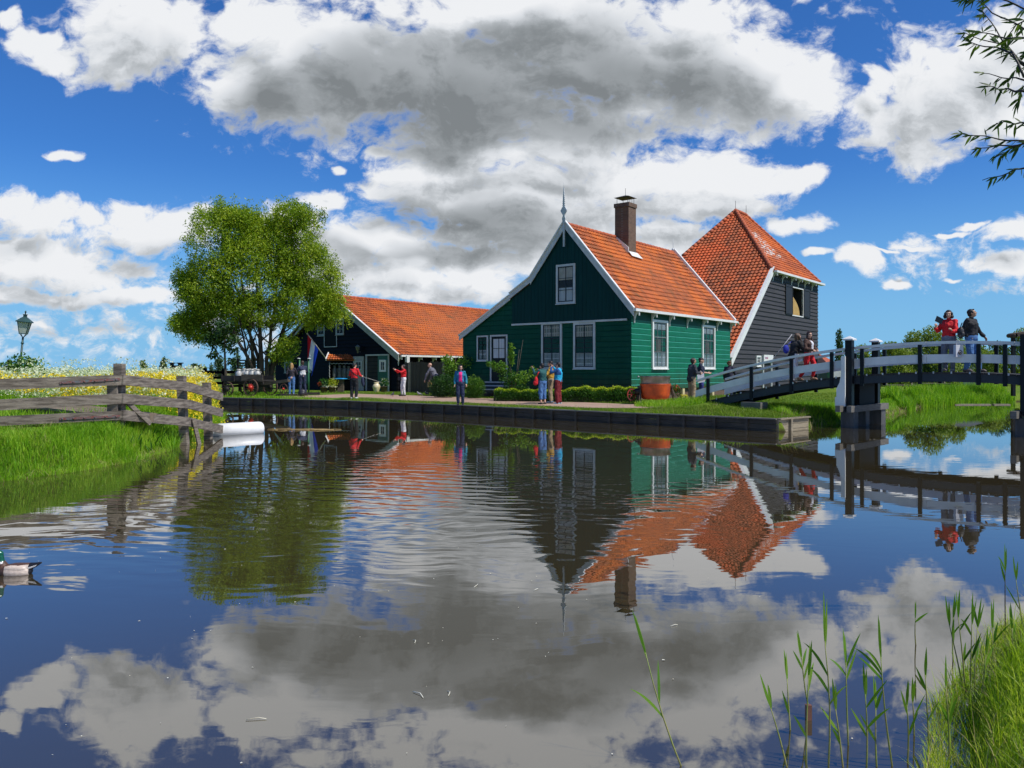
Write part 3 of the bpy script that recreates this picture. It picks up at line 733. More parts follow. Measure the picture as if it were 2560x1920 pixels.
def bracket(mb, w, s, z, d=.30, h=.48, th=.05):
    """curved eaves bracket"""
    pts = [(0, 0), (0, -h), (.035, -h), (.05, -h*.75), (.08, -h*.45), (d*.55, -h*.18), (d*.72, -.10), (d*.74, -.17), (d*.92, -.17), (d*.92, 0)]
    P3 = [w.P(s-th/2, z+y, .02+x) for x, y in pts]; n = len(P3); b = [p+w.a*th for p in P3]
    # fan pieces keep it convex enough: split as quads along the curve
    mb.add(P3+b, [(0, 1, 2, 3), (0, 3, 4, 5), (0, 5, 6, 9), (6, 7, 8, 9), tuple(reversed((n, n+1, n+2, n+3))), tuple(reversed((n, n+3, n+4, n+5))), tuple(reversed((n, n+5, n+6, n+9))), tuple(reversed((n+6, n+7, n+8, n+9)))]
           + [(i, i+n, (i+1) % n+n, (i+1) % n) for i in range(n)])

# ------------------------------------------------------------------ green house
K = 33/31.5
GH = Frame(298/F*33, 33.0)
gw = Wall(GH.P(0, 0, 0), GH.u, -GH.v)      # gable wall, s runs left from the corner
sw = Wall(GH.P(0, 0, 0), GH.v, -GH.u)      # sunny side wall, t runs back
house = thing('green_house', 'green wooden house with white edged gable, orange pantile roof and tall brick chimney', 'house', GH.P(4, 4, .42))
AP, ZA = 3.357, 8.40      # apex (s, z of the roof surface)
ZE = 4.36; SK, ZK = 5.317, 6.02; SL, ZL = 9.85, 3.46; TL = 10.60; SW = 9.70; ZB = .88
gs = (ZA-ZE)/(AP+.16)     # slope of the right side; eave overhang .16
def roofz(s):
    if s <= AP: return ZE+(s+.16)*gs
    if s <= SK: return ZA-(s-AP)*(ZA-ZK)/(SK-AP)
    return ZK-(s-SK)*(ZK-ZL)/(SL-SK)
ZS = 3.93                 # string course
lw = MB()
lower = [(0, ZB), (SW, ZB), (SW, roofz(SW)-.12), (6.56, roofz(6.56)-.12), (6.5, ZS), (0, ZS)]
for poly in ([(0, ZB), (6.5, ZB), (6.5, ZS), (0, ZS)], [(6.5, ZB), (SW, ZB), (SW, roofz(SW)-.12), (6.5, roofz(6.5)-.12)]):
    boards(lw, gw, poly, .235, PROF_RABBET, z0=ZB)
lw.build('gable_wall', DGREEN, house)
uw = MB(); gwu = Wall(gw.P(0, 0, .035), gw.a, gw.n)
for poly in ([(0, ZS), (AP, ZS), (AP, ZA-.15), (0, roofz(0)-.15)], [(AP, ZS), (SK, ZS), (SK, ZK-.15), (AP, ZA-.15)], [(SK, ZS), (6.5, ZS), (6.5, roofz(6.5)-.15), (SK, ZK-.15)]):
    boards(uw, gwu, poly, .205, PROF_VERT, z0=0, vertical=True, thick=.12)
uw.build('upper_gable', TEAL, house)
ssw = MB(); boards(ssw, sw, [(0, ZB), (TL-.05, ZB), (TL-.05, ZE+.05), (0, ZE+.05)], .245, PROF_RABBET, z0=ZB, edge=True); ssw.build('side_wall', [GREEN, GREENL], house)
fr = MB()   # frieze board under the eave, darker
fr.prism([sw.P(0.02, 3.92, .022), sw.P(TL-.1, 3.92, .022), sw.P(TL-.1, 4.36, .022), sw.P(0.02, 4.36, .022)], sw.n*.006); fr.build('frieze_board', DGREEN, house)
# hidden back walls and plinth
hb = MB(); bw = Wall(GH.P(TL, 0, 0), GH.u, GH.v)
for poly in ([(0, ZB), (SW, ZB), (SW, 3.3), (0, 3.9)], [(.1, 3.9), (6.5, 3.9), (SK, ZK-.2), (AP, ZA-.2)]): boards(hb, bw, poly, .235, PROF_RABBET, z0=ZB)
lws = Wall(GH.P(0, SW, 0), GH.v, GH.u); boards(hb, lws, [(0, ZB), (TL, ZB), (TL, 3.4), (0, 3.4)], .235, PROF_RABBET, z0=ZB)
hb.build('back_wall', DGREEN, house)
pl = MB(); pl.prism([GH.P(.12, .12, .30), GH.P(TL-.12, .12, .30), GH.P(TL-.12, SW-.12, .30), GH.P(.12, SW-.12, .30)], (0, 0, .58)); pl.build('plinth', BRICK, house)
# string course, corner boards
st = MB(); st.prism([gw.P(.18, ZS-.05, .022), gw.P(6.5, ZS-.05, .022), gw.P(6.5, ZS+.035, .022), gw.P(.18, ZS+.035, .022)], gw.n*.075); st.build('string_course', WHITEG, house)
# roof slopes
nR = (GH.u*(-1)*(ZA-ZE)+Vector((0, 0, 1))*(AP+.16)).normalized()
slopeR = (GH.u*(AP+.16)+Vector((0, 0, ZA-ZE))); hR = slopeR.length
tiles('roof', TILE, house, GH.P(-.08, -.16, ZE), GH.v, slopeR.normalized(), TL+.12, hR-.02, sag=.05)
slopeL = -GH.u*(SK-AP)+Vector((0, 0, ZA-ZK)); tiles('back_roof', TILE, house, GH.P(TL+.04, SK, ZK), -GH.v, slopeL.normalized(), TL+.12, slopeL.length-.02)
slopeL2 = -GH.u*(SL-SK)+Vector((0, 0, ZK-ZL)); tiles('lean_to_roof', TILE, house, GH.P(TL+.04, SL, ZL), -GH.v, slopeL2.normalized(), TL+.12, slopeL2.length)
rc = MB(); ridge_caps(rc, GH.P(.05, AP, ZA+.0), GH.P(TL, AP, ZA-.03), .105); rc.build('ridge_tiles', RIDGE, house)
# bargeboards
bb = MB()
def barge(mb, w, pts, width, out0, th, mi=0, cap=True, capm=1):
    for (s0, z0), (s1, z1) in zip(pts[:-1], pts[1:]):
        d = Vector((s1-s0, z1-z0)); L = d.length; d /= L; dn = Vector((-d.y, d.x));
        if dn.y > 0: dn = -dn
        if cap: mb.prism([w.P(s0, z0+.0, out0-.05), w.P(s1, z1, out0-.05), w.P(s1+dn.x*-.05, z1-dn.y*.05, out0-.05), w.P(s0+dn.x*-.05, z0-dn.y*.05, out0-.05)], w.n*(th+.10), capm)
        mb.prism([w.P(s0, z0, out0), w.P(s1, z1, out0), w.P(s1, z1-width/max(abs(d.x), .3), out0), w.P(s0, z0-width/max(abs(d.x), .3), out0)], w.n*th, mi)
wg = Wall(gw.P(0, 0, 0), gw.a, gw.n)
barge(bb, wg, [(-.20, ZE+.03), (AP, ZA+.13)], .22, .13, .045)
barge(bb, wg, [(AP, ZA+.13), (SK, ZK+.10)], .22, .13, .0452)
barge(bb, wg, [(SK, ZK+.10), (6.56, roofz(6.56)+.10)], .22, .131, .045)
barge(bb, wg, [(6.56, roofz(6.56)+.02), (SL, ZL+.02)], .20, .12, .045)
bo = bb.build('bargeboard', [WHITEG, WHITE], house)
bk = MB(); wb = Wall(GH.P(TL+.0, 0, 0), GH.u, GH.v)
bk_pts = [(-.22, ZE+.03), (AP, ZA+.13)]
for (s0, z0), (s1, z1) in [((-.22, ZE+.02), (AP, ZA+.12))]:
    a = GH.P(TL-.02, s0, z0); b = GH.P(TL-.02, s1, z1); nn = (b-a).normalized().cross(GH.v).normalized()
    if nn.z < 0: nn = -nn
    bk.prism([a-nn*.05, b-nn*.05, b+nn*.10, a+nn*.10], GH.v*.17)
bk.build('verge_board', WHITE, house)
# eave gutter + brackets
gt = MB(); gt.prism([GH.P(-.16, -.16, ZE-.10), GH.P(TL+.14, -.16, ZE-.10), GH.P(TL+.14, -.33, ZE-.10), GH.P(-.16, -.33, ZE-.10)], (0, 0, .115))
gt.tube([GH.P(TL+.14, -.25, ZE-.05), GH.P(TL+.42, -.25, ZE-.05), GH.P(TL+.52, -.25, ZE-.14)], .055, 8)
gt.build('gutter', WHITE, house)
for px in (1584, 1628, 1672, 1716, 1756, 1790.5, 1825):
    b = MB(); bracket(b, sw, sw.fx(px), ZE-.10); b.build('bracket', WHITE, house)
# finial (makelaar)
fi = MB(); pa = gw.P(AP, 0, .20)
prof = [(.045, 7.35), (.045, 8.42), (.09, 8.60), (.10, 8.72), (.05, 8.86), (.07, 8.95), (.17, 9.12), (.19, 9.20), (.11, 9.36), (.05, 9.44), (.075, 9.50), (.05, 9.56), (.07, 9.63), (.045, 9.69), (.065, 9.76), (.04, 9.82), (.058, 9.89), (.036, 9.95), (.05, 10.02), (.03, 10.08), (.042, 10.15), (.024, 10.21), (.03, 10.30), (.018, 10.40), (.014, 10.55)]
prof = [(w_*.9, z_ if z_ < 8.43 else 8.42+(z_-8.42)*.74) for w_, z_ in prof]
for (w0, z0), (w1, z1) in zip(prof[:-1], prof[1:]):
    f4 = [gw.P(AP-w0, z0, .185), gw.P(AP+w0, z0, .185), gw.P(AP+w1, z1, .185), gw.P(AP-w1, z1, .185)]
    fi.prism(f4, gw.n*.05)
fi.tube([gw.P(AP, 9.95, .21), gw.P(AP, 10.26, .21)], .010, 6); fi.build('finial', WHITEG, house)
# chimney
ch = MB(); c0, c1, m0, m1 = 4.3, 5.04, 2.60, 3.38
ch.prism([GH.P(c0, m0, 6.9), GH.P(c1, m0, 6.9), GH.P(c1, m1, 6.9), GH.P(c0, m1, 6.9)], (0, 0, 2.95))
ch.prism([GH.P(c0-.04, m0-.04, 9.85), GH.P(c1+.04, m0-.04, 9.85), GH.P(c1+.04, m1+.04, 9.85), GH.P(c0-.04, m1+.04, 9.85)], (0, 0, .20))
cho = ch.build('chimney', BRICK, house)
cc = MB(); cx_, mx_ = (c0+c1)/2, (m0+m1)/2
for dt in (-.30, .30):
    for dm in (-.31, .31): cc.tube([GH.P(cx_+dt, mx_+dm, 10.05), GH.P(cx_+dt, mx_+dm, 10.36)], .012, 6)
for dt in (-.1, .1): cc.tube([GH.P(cx_+dt, mx_-.31, 10.05), GH.P(cx_+dt, mx_-.31, 10.36)], .010, 6)
q4 = [GH.P(cx_-.42, mx_-.43, 10.35), GH.P(cx_+.42, mx_-.43, 10.35), GH.P(cx_+.42, mx_+.43, 10.35), GH.P(cx_-.42, mx_+.43, 10.35)]
cc.add(q4+[GH.P(cx_, mx_, 10.50)], [(3, 2, 1, 0), (0, 1, 4), (1, 2, 4), (2, 3, 4), (3, 0, 4)]); cc.tube([GH.P(cx_, mx_, 10.45), GH.P(cx_, mx_, 10.85)], .009, 6)
cc.build('chimney_cowl', BLACKM, cho)
lf = MB(); zf = ZE+(m0+.16)*gs
a0 = GH.P(c0-.12, m0-.20, ZE+(m0-.20+.16)*gs)+nR*.075; a1 = GH.P(c1+.14, m0-.26, ZE+(m0-.26+.16)*gs)+nR*.075; a2 = GH.P(c1+.05, m0+.02, ZE+(m0+.18)*gs)+nR*.075; a3 = GH.P(c0-.08, m0+.02, ZE+(m0+.18)*gs)+nR*.075
lf.prism([a0, a1, a2, a3], nR*.02); lf.prism([GH.P(c0-.06, m0-.02, zf-.1), GH.P(c0-.06, m1, ZA-.1), GH.P(c0-.06, m1, ZA+.10), GH.P(c0-.06, m0-.02, zf+.28)], GH.v*.05); lf.build('lead_flashing', WHITE, cho)
# windows on the gable
CURT2 = pm('roller_blind', (.55, .50, .44), (.45, .40, .34), rough=.9)
window(house, gwu, gwu.rect(1392, 1439.5, 660.5, 759), 2, 3, .10, WHITEG, curtain=[(.04, .48, .03, .40, CURT), (.52, .96, .03, .40, CURT), (.04, .96, .62, .97, CURT2)])
for x0, x1 in ((1355, 1406.3), (1435, 1489.5)):
    window(house, gw, gw.rect(x0, x1, 806, 922), 2, 3, .10, WHITEG, curtain=[(.03, .47, .02, .34, CURT), (.53, .97, .02, .34, CURT), (.03, .97, .72, .98, CURT2)])
window(house, gw, gw.rect(1194, 1221.8, 839, 902), 2, 3, .075, WHITEG, sash=BLACK, curtain=[(.12, .9, .04, .42, CURT)])
# door
dr = gw.rect(1227, 1270, 837, 953); s0, s1, z0, z1 = dr
dm = MB()
def wbx(mb, w, a, b, c, d, o0, o1, mi=0): return mb.prism([w.P(a, c, o0), w.P(b, c, o0), w.P(b, d, o0), w.P(a, d, o0)], w.n*(o1-o0), mi)
wbx(dm, gw, s0+.08, s1-.08, z0, z1-.08, .006, .03); door = dm.build('door', BLACK, house)
df = MB(); wbx(df, gw, s0, s0+.08, z0, z1, .02, .07); wbx(df, gw, s1-.08, s1, z0, z1, .02, .07); wbx(df, gw, s0+.08, s1-.08, z1-.08, z1, .02, .068); df.build('door_frame', WHITEG, door)
zc = z0+(z1-z0)*.50
q = MB(); wbx(q, gw, s0+.20, s1-.20, zc, z1-.2, .031, .036)
q.build('pane', CURT, door); q = MB(); xm = (s0+s1)/2; wbx(q, gw, xm-.015, xm+.015, zc, z1-.2, .037, .05); wbx(q, gw, s0+.2, s1-.2, (zc+z1-.2)/2-.012, (zc+z1-.2)/2+.012, .037, .049); wbx(q, gw, s0+.14, s1-.14, zc-.35, zc-.31, .031, .045); q.build('glazing_bar', BLACK, door)
q = MB(); q.tube([gw.P(s1-.16, zc-.1, .03), gw.P(s1-.16, zc-.1, .08), gw.P(s1-.24, zc-.1, .085)], .012, 6); q.build('handle', BLACKM, door)
# front steps
sp = MB(); zz = z0
for i in range(3):
    zt = z0-.02-i*.175; o1 = .30+i*.27
    wbx(sp, gw, s0-.18, s1+.12, zt-.045, zt, .03, o1+.02, 0); wbx(sp, gw, s0-.14, s1+.08, zt-.175, zt-.045, .03, o1-.02, 1)
tag(sp.build('steps', [WHITEG, pm('blue_black_steps', (.02, .035, .045), rough=.5)], house), None)
# windows on the sunny side
sunw = [(1627.7, 1666.3, 800.4, 922), (1752.8, 1784.5, 813.6, 922)]
SASHG = pm('grey_green_sash', (.12, .15, .14), (.2, .22, .21), rough=.5)
for r4 in sunw:
    window(house, sw, sw.rect(*r4), 3, 3, .11, WHITE, sash=SASHG, depth=.07, midrail=2, curtain=[(.02, .98, .01, .34, CURT), (.25, .62, .34, .66, pm('brown_drape', (.20, .15, .12), rough=.9)), (.02, .98, .84, .99, CURT)], inner=DARKIN)
# foundation piers glimpsed under the side wall
for px in (1708, 1782):
    q = MB(); t = sw.fx(px); wbx(q, sw, t-.11, t+.11, .40, .86, -.10, .03); q.build('foundation_block', pm('pale_yellow_stone', (.62, .52, .28), (.5, .4, .2), rough=.8), house)
# lightning rod at the far end of the ridge
q = MB(); q.tube([GH.P(TL, AP, ZA), GH.P(TL, AP, ZA+.75)], .012, 6); q.lathe([(.10, 0), (.07, .12), (.02, .2)], GH.P(TL, AP, ZA+.05), 8); q.build('ridge_point', WHITEG, house)

# ------------------------------------------------------------------ tall barn behind
A2 = 43.0; BF = Frame(.284*A2, A2); kk = A2/41
bwall = Wall(BF.P(0, 0, 0), BF.v, -BF.u)
barn = thing('hay_barn', 'tall charcoal boarded barn with steep pyramid pantile roof behind the green house', 'barn', BF.P(7, 4, .42))
z2 = lambda z: CZ+(z-CZ)*kk
ZA2, ZE2, ZW2 = z2(12.63), z2(7.72), z2(2.6)
tB, tE, t1, t2, m1_, mB = 5.85*kk, 14.9*kk, 11.46*kk, 13.35*kk, 4.42*kk, 7.4*kk
P_A, P_B, P_E = BF.P(0, -.12, ZW2), BF.P(tB, -.12, ZE2), BF.P(tE+.1, -.12, ZE2)
ap1, ap2 = BF.P(t1, m1_, ZA2), BF.P(t2, m1_, ZA2-.02)
# side wall with hatch opening
hr = bwall.rect(1979.5, 2006, 722, 789)
bm_ = MB()
wallpoly = [(0.05, .55), (tE, .55), (tE, ZE2-.02), (tB+.05, ZE2-.02), (0.05, ZW2+.05)]
boards(bm_, bwall, wallpoly, .265, PROF_LAP, thick=.06, holes=[hr], z0=.55, jit=.10)
bm_.build('side_wall', TARG, barn)
bk2 = MB(); fwall = Wall(BF.P(0, 0, 0), BF.u, -BF.v); boards(bk2, fwall, [(0, .5), (mB, .5), (mB, ZW2-.1), (0, ZW2-.1)], .26, PROF_LAP, thick=.1)
rwall = Wall(BF.P(tE, 0, 0), BF.u, BF.v); boards(bk2, rwall, [(0, .5), (mB, .5), (mB, ZE2-.1), (0, ZE2-.1)], .26, PROF_LAP, thick=.1)
lwall = Wall(BF.P(0, mB, 0), BF.v, BF.u); boards(bk2, lwall, [(0, .5), (tE, .5), (tE, ZE2-.1), (tB, ZE2-.1), (0, ZW2-.1)], .26, PROF_LAP, thick=.1)
bk2.build('back_wall', TARG, barn)
def roof_face(name, mat, parent, o, a, pts3, tw=.225, th=.31, **kw):
    o = Vector(o); a = Vector(a).normalized(); n = (pts3[1]-pts3[0]).cross(pts3[2]-pts3[0]).normalized()
    if n.z < 0: n = -n
    up = n.cross(a).normalized()
    if up.z < 0: up = -up
    pl = [((p-o).dot(a), (p-o).dot(up)) for p in pts3]
    x0 = min(p[0] for p in pl); y0 = min(p[1] for p in pl)
    pl = [(p[0]-x0, p[1]-y0) for p in pl]
    return tiles(name, mat, parent, o+a*x0+up*y0, a, up, max(p[0] for p in pl), max(p[1] for p in pl), poly=pl, tw=tw, th=th, **kw)
# front face (polygon): low edge A..A', up to B, apex, B'
A_ = BF.P(-.3, -.05, ZW2-.26); Ap = BF.P(-.3, mB, ZW2-.26); sf = (ZA2-ZW2)/t1
Bp = BF.P(tB, mB, ZW2+sf*tB); Bq = BF.P(tB, -.05, ZW2+sf*tB)
PT2 = dict(wave=.04, lift=.06)
roof_face('front_roof', TILE2, barn, A_, BF.u, [A_, Bq, BF.P(t1, m1_, ZA2), BF.P(7.6*kk, 6.458*kk, ZW2+sf*7.6*kk), BF.P(5.5*kk, mB, ZW2+sf*5.5*kk), Ap], tw=.27, th=.33, **PT2)
roof_face('side_roof', TILE3, barn, P_B, BF.v, [BF.P(tB, -.25, ZE2-.10), BF.P(tE+.15, -.25, ZE2-.10), ap2, ap1], tw=.25, th=.31)
roof_face('back_roof', TILE, barn, P_E, BF.u, [BF.P(tE+.12, -.2, ZE2-.05), ap2, BF.P(tE+.12, mB, ZE2-.05)])
roof_face('far_roof', TILE, barn, Bp, BF.v, [BF.P(7.6*kk, 6.458*kk, ZW2+sf*7.6*kk), ap1, ap2, BF.P(tE+.12, mB+.1, ZE2-.05), BF.P(tB, mB+.1, ZE2-.4)])
rc = MB(); ridge_caps(rc, BF.P(tB, -.10, ZE2+.06), ap1+V(0, 0, .08), .14, .36); ridge_caps(rc, ap1+V(0, 0, .06), ap2+V(0, 0, .06), .14, .36)
ridge_caps(rc, BF.P(7.6*kk, 6.458*kk, ZW2+sf*7.6*kk+.06), ap1+V(0, 0, .06), .13, .36); ridge_caps(rc, BF.P(tE+.12, -.15, ZE2+.02), ap2+V(0, 0, .04), .12, .36); rc.build('hip_tiles', RIDGE, barn)
q = MB()
a, b = BF.P(-.30, -.12, ZW2-.28), BF.P(tB+.12, -.12, ZE2+.10)
q.prism([a, b, b-V(0, 0, .34)+BF.v*.08, a-V(0, 0, .40)+BF.v*.10], -BF.u*.06, 0); q.bar(a-BF.u*.02+V(0, 0, .06), b-BF.u*.02+V(0, 0, .06), .2, .06, mi=0); q.build('bargeboard', WHITE, barn)
q = MB(); q.prism([BF.P(tB+.1, -.10, ZE2-.20), BF.P(tE+.4, -.10, ZE2-.20), BF.P(tE+.4, -.42, ZE2-.20), BF.P(tB+.1, -.42, ZE2-.20)], (0, 0, .13)); q.build('gutter', WHITE, barn)
for px in (1930.5, 1954, 1977, 1993.5, 2010, 2028):
    b = MB(); bracket(b, bwall, bwall.fx(px), ZE2-.20, .36, .50, .06); b.build('bracket', WHITE, barn)
for tt in (t1, t2): q = MB(); q.tube([BF.P(tt, m1_, ZA2), BF.P(tt, m1_, ZA2+.75)], .014, 6); q.build('lightning_rod', BLACKM, barn)
# hatch
s0, s1, z0, z1 = hr; q = MB()
for (a_, b_, c_, d_) in ((s0-.07, s0, z0-.07, z1+.07), (s1, s1+.07, z0-.07, z1+.07), (s0, s1, z1, z1+.07), (s0, s1, z0-.07, z0)): wbx(q, bwall, a_, b_, c_, d_, -.05, .055)
ht = q.build('hatch_frame', WHITE, barn)
q = MB(); wbx(q, bwall, s0-.05, s1+.05, z0-.05, z1+.05, -1.4, -1.35); wbx(q, bwall, s0-.05, s0, z0, z1, -1.35, -.06); wbx(q, bwall, s1, s1+.05, z0, z1, -1.35, -.06); wbx(q, bwall, s0, s1, z1, z1+.05, -1.35, -.06); q.build('loft_inside', DARKIN, ht)
q = MB(); pts2 = [(s0, z0)]+[(s0+(s1-s0)*(1-.12)*(1-(i/8)**2.2), z0+(z1-z0)*.80*(i/8)) for i in range(9)]
q.prism([bwall.P(p[0], p[1], -.10) for p in pts2], -bwall.n*.03); q.build('sunlit_tan_board', pm('sunlit_tan_board', (.50, .32, .10), (.42, .26, .08), rough=.8), ht)  # outline follows the curved shadow edge, so only the lit part is built
for (a_, b_) in ((s0-.07-(s1-s0)*.62, s0-.07), (s1+.07, s1+.07+(s1-s0)*.62)):
    q = MB(); wbx(q, bwall, a_, b_, z0-.04, z1+.12, .045, .085)
    for (c_, d_) in ((z0+.02, z0+.10), (z1-.03, z1+.06)): wbx(q, bwall, a_, b_, c_, d_, .086, .105)
    wbx(q, bwall, a_, a_+.07, z0+.1, z1-.03, .086, .104); wbx(q, bwall, b_-.07, b_, z0+.1, z1-.03, .086, .104); q.build('shutter', pm('black_shutter', (.02, .02, .024), rough=.6), ht)
# shop entrance low on the barn wall
s0, s1, z0, z1 = bwall.rect(1903, 1925, 889, 968); z0 = .5
q = MB(); wbx(q, bwall, s0, s0+.09, z0, z1-.40, .05, .14); wbx(q, bwall, s1-.09, s1, z0, z1-.40, .05, .14); wbx(q, bwall, s0, s1, z1-.46, z1-.39, .05, .13); so_ = q.build('shop_entrance', WHITE, barn)
q = MB(); wbx(q, bwall, s0+.09, s1-.09, z0, z1-.40, .05, .06); q.build('doorway', DARKIN, so_)  # flat dark panel standing in for the unlit opening
q = MB(); wbx(q, bwall, s0-.03, s1+.06, z1-.40, z1+.04, .05, .19, 0)
sg = q.build('sign_board', WHITE, so_)
mk = MB()
for i, (dx, dz, w_, h_, c_) in enumerate(((.12, -.22, .05, .14, 1), (.22, -.20, .10, .10, 0), (.24, -.19, .05, .08, 1), (.36, -.21, .06, .10, 1), (.45, -.20, .09, .09, 0), (.47, -.2, .05, .07, 1), (.58, -.22, .05, .14, 1))):
    wbx(mk, bwall, s0+dx, s0+dx+w_, z1+dz, z1+dz+h_, .191, .194+.001*(i % 2), c_)
mk.build('sign_lettering', [pm('blue_lettering', (.03, .06, .4)), pm('red_lettering', (.6, .05, .03))], sg)
window(barn, bwall, bwall.rect(1888, 1899.5, 889, 916), 2, 3, .09, WHITE, sash=WHITE, curtain=None, depth=.08)

# ------------------------------------------------------------------ cheese barn on the left
SB = 1.06; DB = 47.2; LF = Frame(gx(993, DB), DB)
lg = Wall(LF.P(0, 0, 0), LF.u, -LF.v); lside = Wall(LF.P(0, 0, 0), LF.v, -LF.u)
cb = thing('cheese_barn', 'long low black barn with orange pantile roof behind the willow and fence', 'barn', LF.P(8, 6, .42))
WG = 11.85*SB; SA = WG/2; ZAg = CZ+4.64*SB; ZEg = CZ+.86*SB; LG = 17.5*SB; sg_ = (ZAg-ZEg)/(SA+.35)
q = MB(); boards(q, lg, [(0, .35), (WG, .35), (WG, ZEg+.12), (SA, ZAg-.1), (0, ZEg+.12)], .24, PROF_LAP, z0=.35, jit=.06); q.build('gable_wall', TAR, cb)
q = MB(); boards(q, lside, [(0, .35), (LG, .35), (LG, ZEg), (0, ZEg)], .24, PROF_LAP, z0=.35)
ls2 = Wall(LF.P(0, WG, 0), LF.v, LF.u); boards(q, ls2, [(0, .35), (LG, .35), (LG, ZEg), (0, ZEg)], .24, PROF_LAP, z0=.35)
bg2 = Wall(LF.P(LG, 0, 0), LF.u, LF.v); boards(q, bg2, [(0, .35), (WG, .35), (WG, ZEg), (SA, ZAg-.1), (0, ZEg)], .24, PROF_LAP, z0=.35); q.build('side_wall', TAR, cb)
sl_ = LF.u*(SA+.35)+V(0, 0, ZAg-ZEg); tiles('roof', TILE, cb, LF.P(-.25, -.35, ZEg), LF.v, sl_.normalized(), LG+.4, sl_.length-.02, tw=.23, th=.32, sag=.06)
sl2 = -LF.u*(SA+.35)+V(0, 0, ZAg-ZEg); tiles('back_roof', TILE, cb, LF.P(LG+.15, WG+.35, ZEg), -LF.v, sl2.normalized(), LG+.4, sl2.length-.02, tw=.23, th=.32)
q = MB(); ridge_caps(q, LF.P(-.2, SA, ZAg+.02), LF.P(LG, SA, ZAg), .12); q.build('ridge_tiles', RIDGE, cb)
q = MB(); GREYP = pm('grey_green_white_paint', (.40, .42, .38), (.32, .34, .30), rough=.6)
barge(q, lg, [(-.40, ZEg+.02), (SA, ZAg+.12)], .34, .24, .05); barge(q, lg, [(SA, ZAg+.12), (WG+.40, ZEg+.02)], .34, .24, .0503); q.build('bargeboard', [GREYP, WHITE], cb)
q = MB(); q.prism([LF.P(-.1, -.35, ZEg-.10), LF.P(LG*.62, -.35, ZEg-.10), LF.P(LG*.62, -.50, ZEg-.10), LF.P(-.1, -.50, ZEg-.10)], (0, 0, .11)); q.build('gutter', WHITE, cb)
for px in (992, 1045, 1080, 1113): b = MB(); bracket(b, lside, max(.05, lside.fx(px)), ZEg-.10, .40, .55, .06); b.build('bracket', WHITE, cb)
for px, wd in ((1004, .11), (1113, .07)):
    q = MB(); t = lside.fx(px); wbx(q, lside, t-wd, t+wd, .35, ZEg-.02, .42, .60); q.build('porch_post', WHITE, cb)
# gable windows and hatch
window(cb, lg, lg.rect(795, 813, 797, 840), 2, 3, .075, GREYP, sash=GREYP, inner=CURT2)
window(cb, lg, lg.rect(841, 861, 796, 837), 2, 3, .075, GREYP, sash=WHITEG)
window(cb, lg, lg.rect(713, 731, 904, 932), 2, 3, .075, GREYP, sash=GREYP)
window(cb, lg, lg.rect(766, 780, 904, 931), 2, 3, .075, GREYP, sash=GREYP)
s0, s1, z0, z1 = lg.rect(812, 844, 800, 868); q = MB()
for r4 in ((s0, s0+.05, z0, z1), (s1-.05, s1, z0, z1), (s0+.05, s1-.05, z0, z0+.05), (s0+.05, s1-.05, z1-.05, z1)): wbx(q, lg, *r4, .045, .075)
hd = q.build('loft_door', WHITEG, cb); q = MB(); wbx(q, lg, s0+.05, s1-.05, z0+.05, z1-.05, .042, .06); q.build('door_panel', TAR, hd)
# doors: open grey top door, dark opening, green door with white window
s0, s1, z0, z1 = lg.rect(917, 975, 889, 981); z0 = .40; q = MB()
for r4 in ((s0, s0+.07, z0, z1), (s1-.09, s1-.02, z0, z1), (s0, s1, z1, z1+.08)): wbx(q, lg, *r4, .045, .12)
dfm = q.build('door_frame', WHITEG, cb); q = MB(); wbx(q, lg, s0+.07, s1-.09, z0, z1, .042, .05); q.build('doorway', DARKIN, dfm)  # flat dark panel in place of an unlit opening
a_, b_, z0d, z1d = lg.rect(947, 974, 890, 981); q = MB(); wbx(q, lg, a_, b_-.03, .42, z1-.01, .06, .11); gd = q.build('green_door', pm('green_door_paint', (.006, .10, .055), rough=.45), cb)
window(gd, Wall(lg.P(0, 0, .10), lg.a, lg.n), lg.rect(953, 969, 899.5, 929.5), 2, 2, .10, WHITE, sash=WHITE, sill=False, inner=DARKIN)
a_, b_, z0d, z1d = lg.rect(888, 914, 891, 980); q = MB(); od = Wall(lg.P(0, 0, .12), lg.a, lg.n); wbx(q, od, a_, b_, .44, z1d, .0, .05)
gdr = q.build('grey_door', pm('pale_grey_door', (.42, .40, .37), (.34, .33, .30), rough=.6), cb)
window(gdr, Wall(lg.P(0, 0, .165), lg.a, lg.n), lg.rect(894, 910.5, 902, 926), 2, 2, .05, WHITEG, sash=WHITEG, sill=False)
# wall lamp by the loft
q = MB(); lp = lg.P(lg.fx(902), lg.fz(lg.fx(902), 872), .25); q.lathe([(.05, -.28), (.06, -.1), (.11, -.08), (.14, .10), (.17, .12), (.06, .22), (.01, .26)], lp, 8); q.bar(lp-V(0, 0, .2), lp-V(0, 0, .2)-lg.n*.25, .03, .03); q.build('wall_lamp', pm('grey_lamp', (.2, .21, .2)), cb)

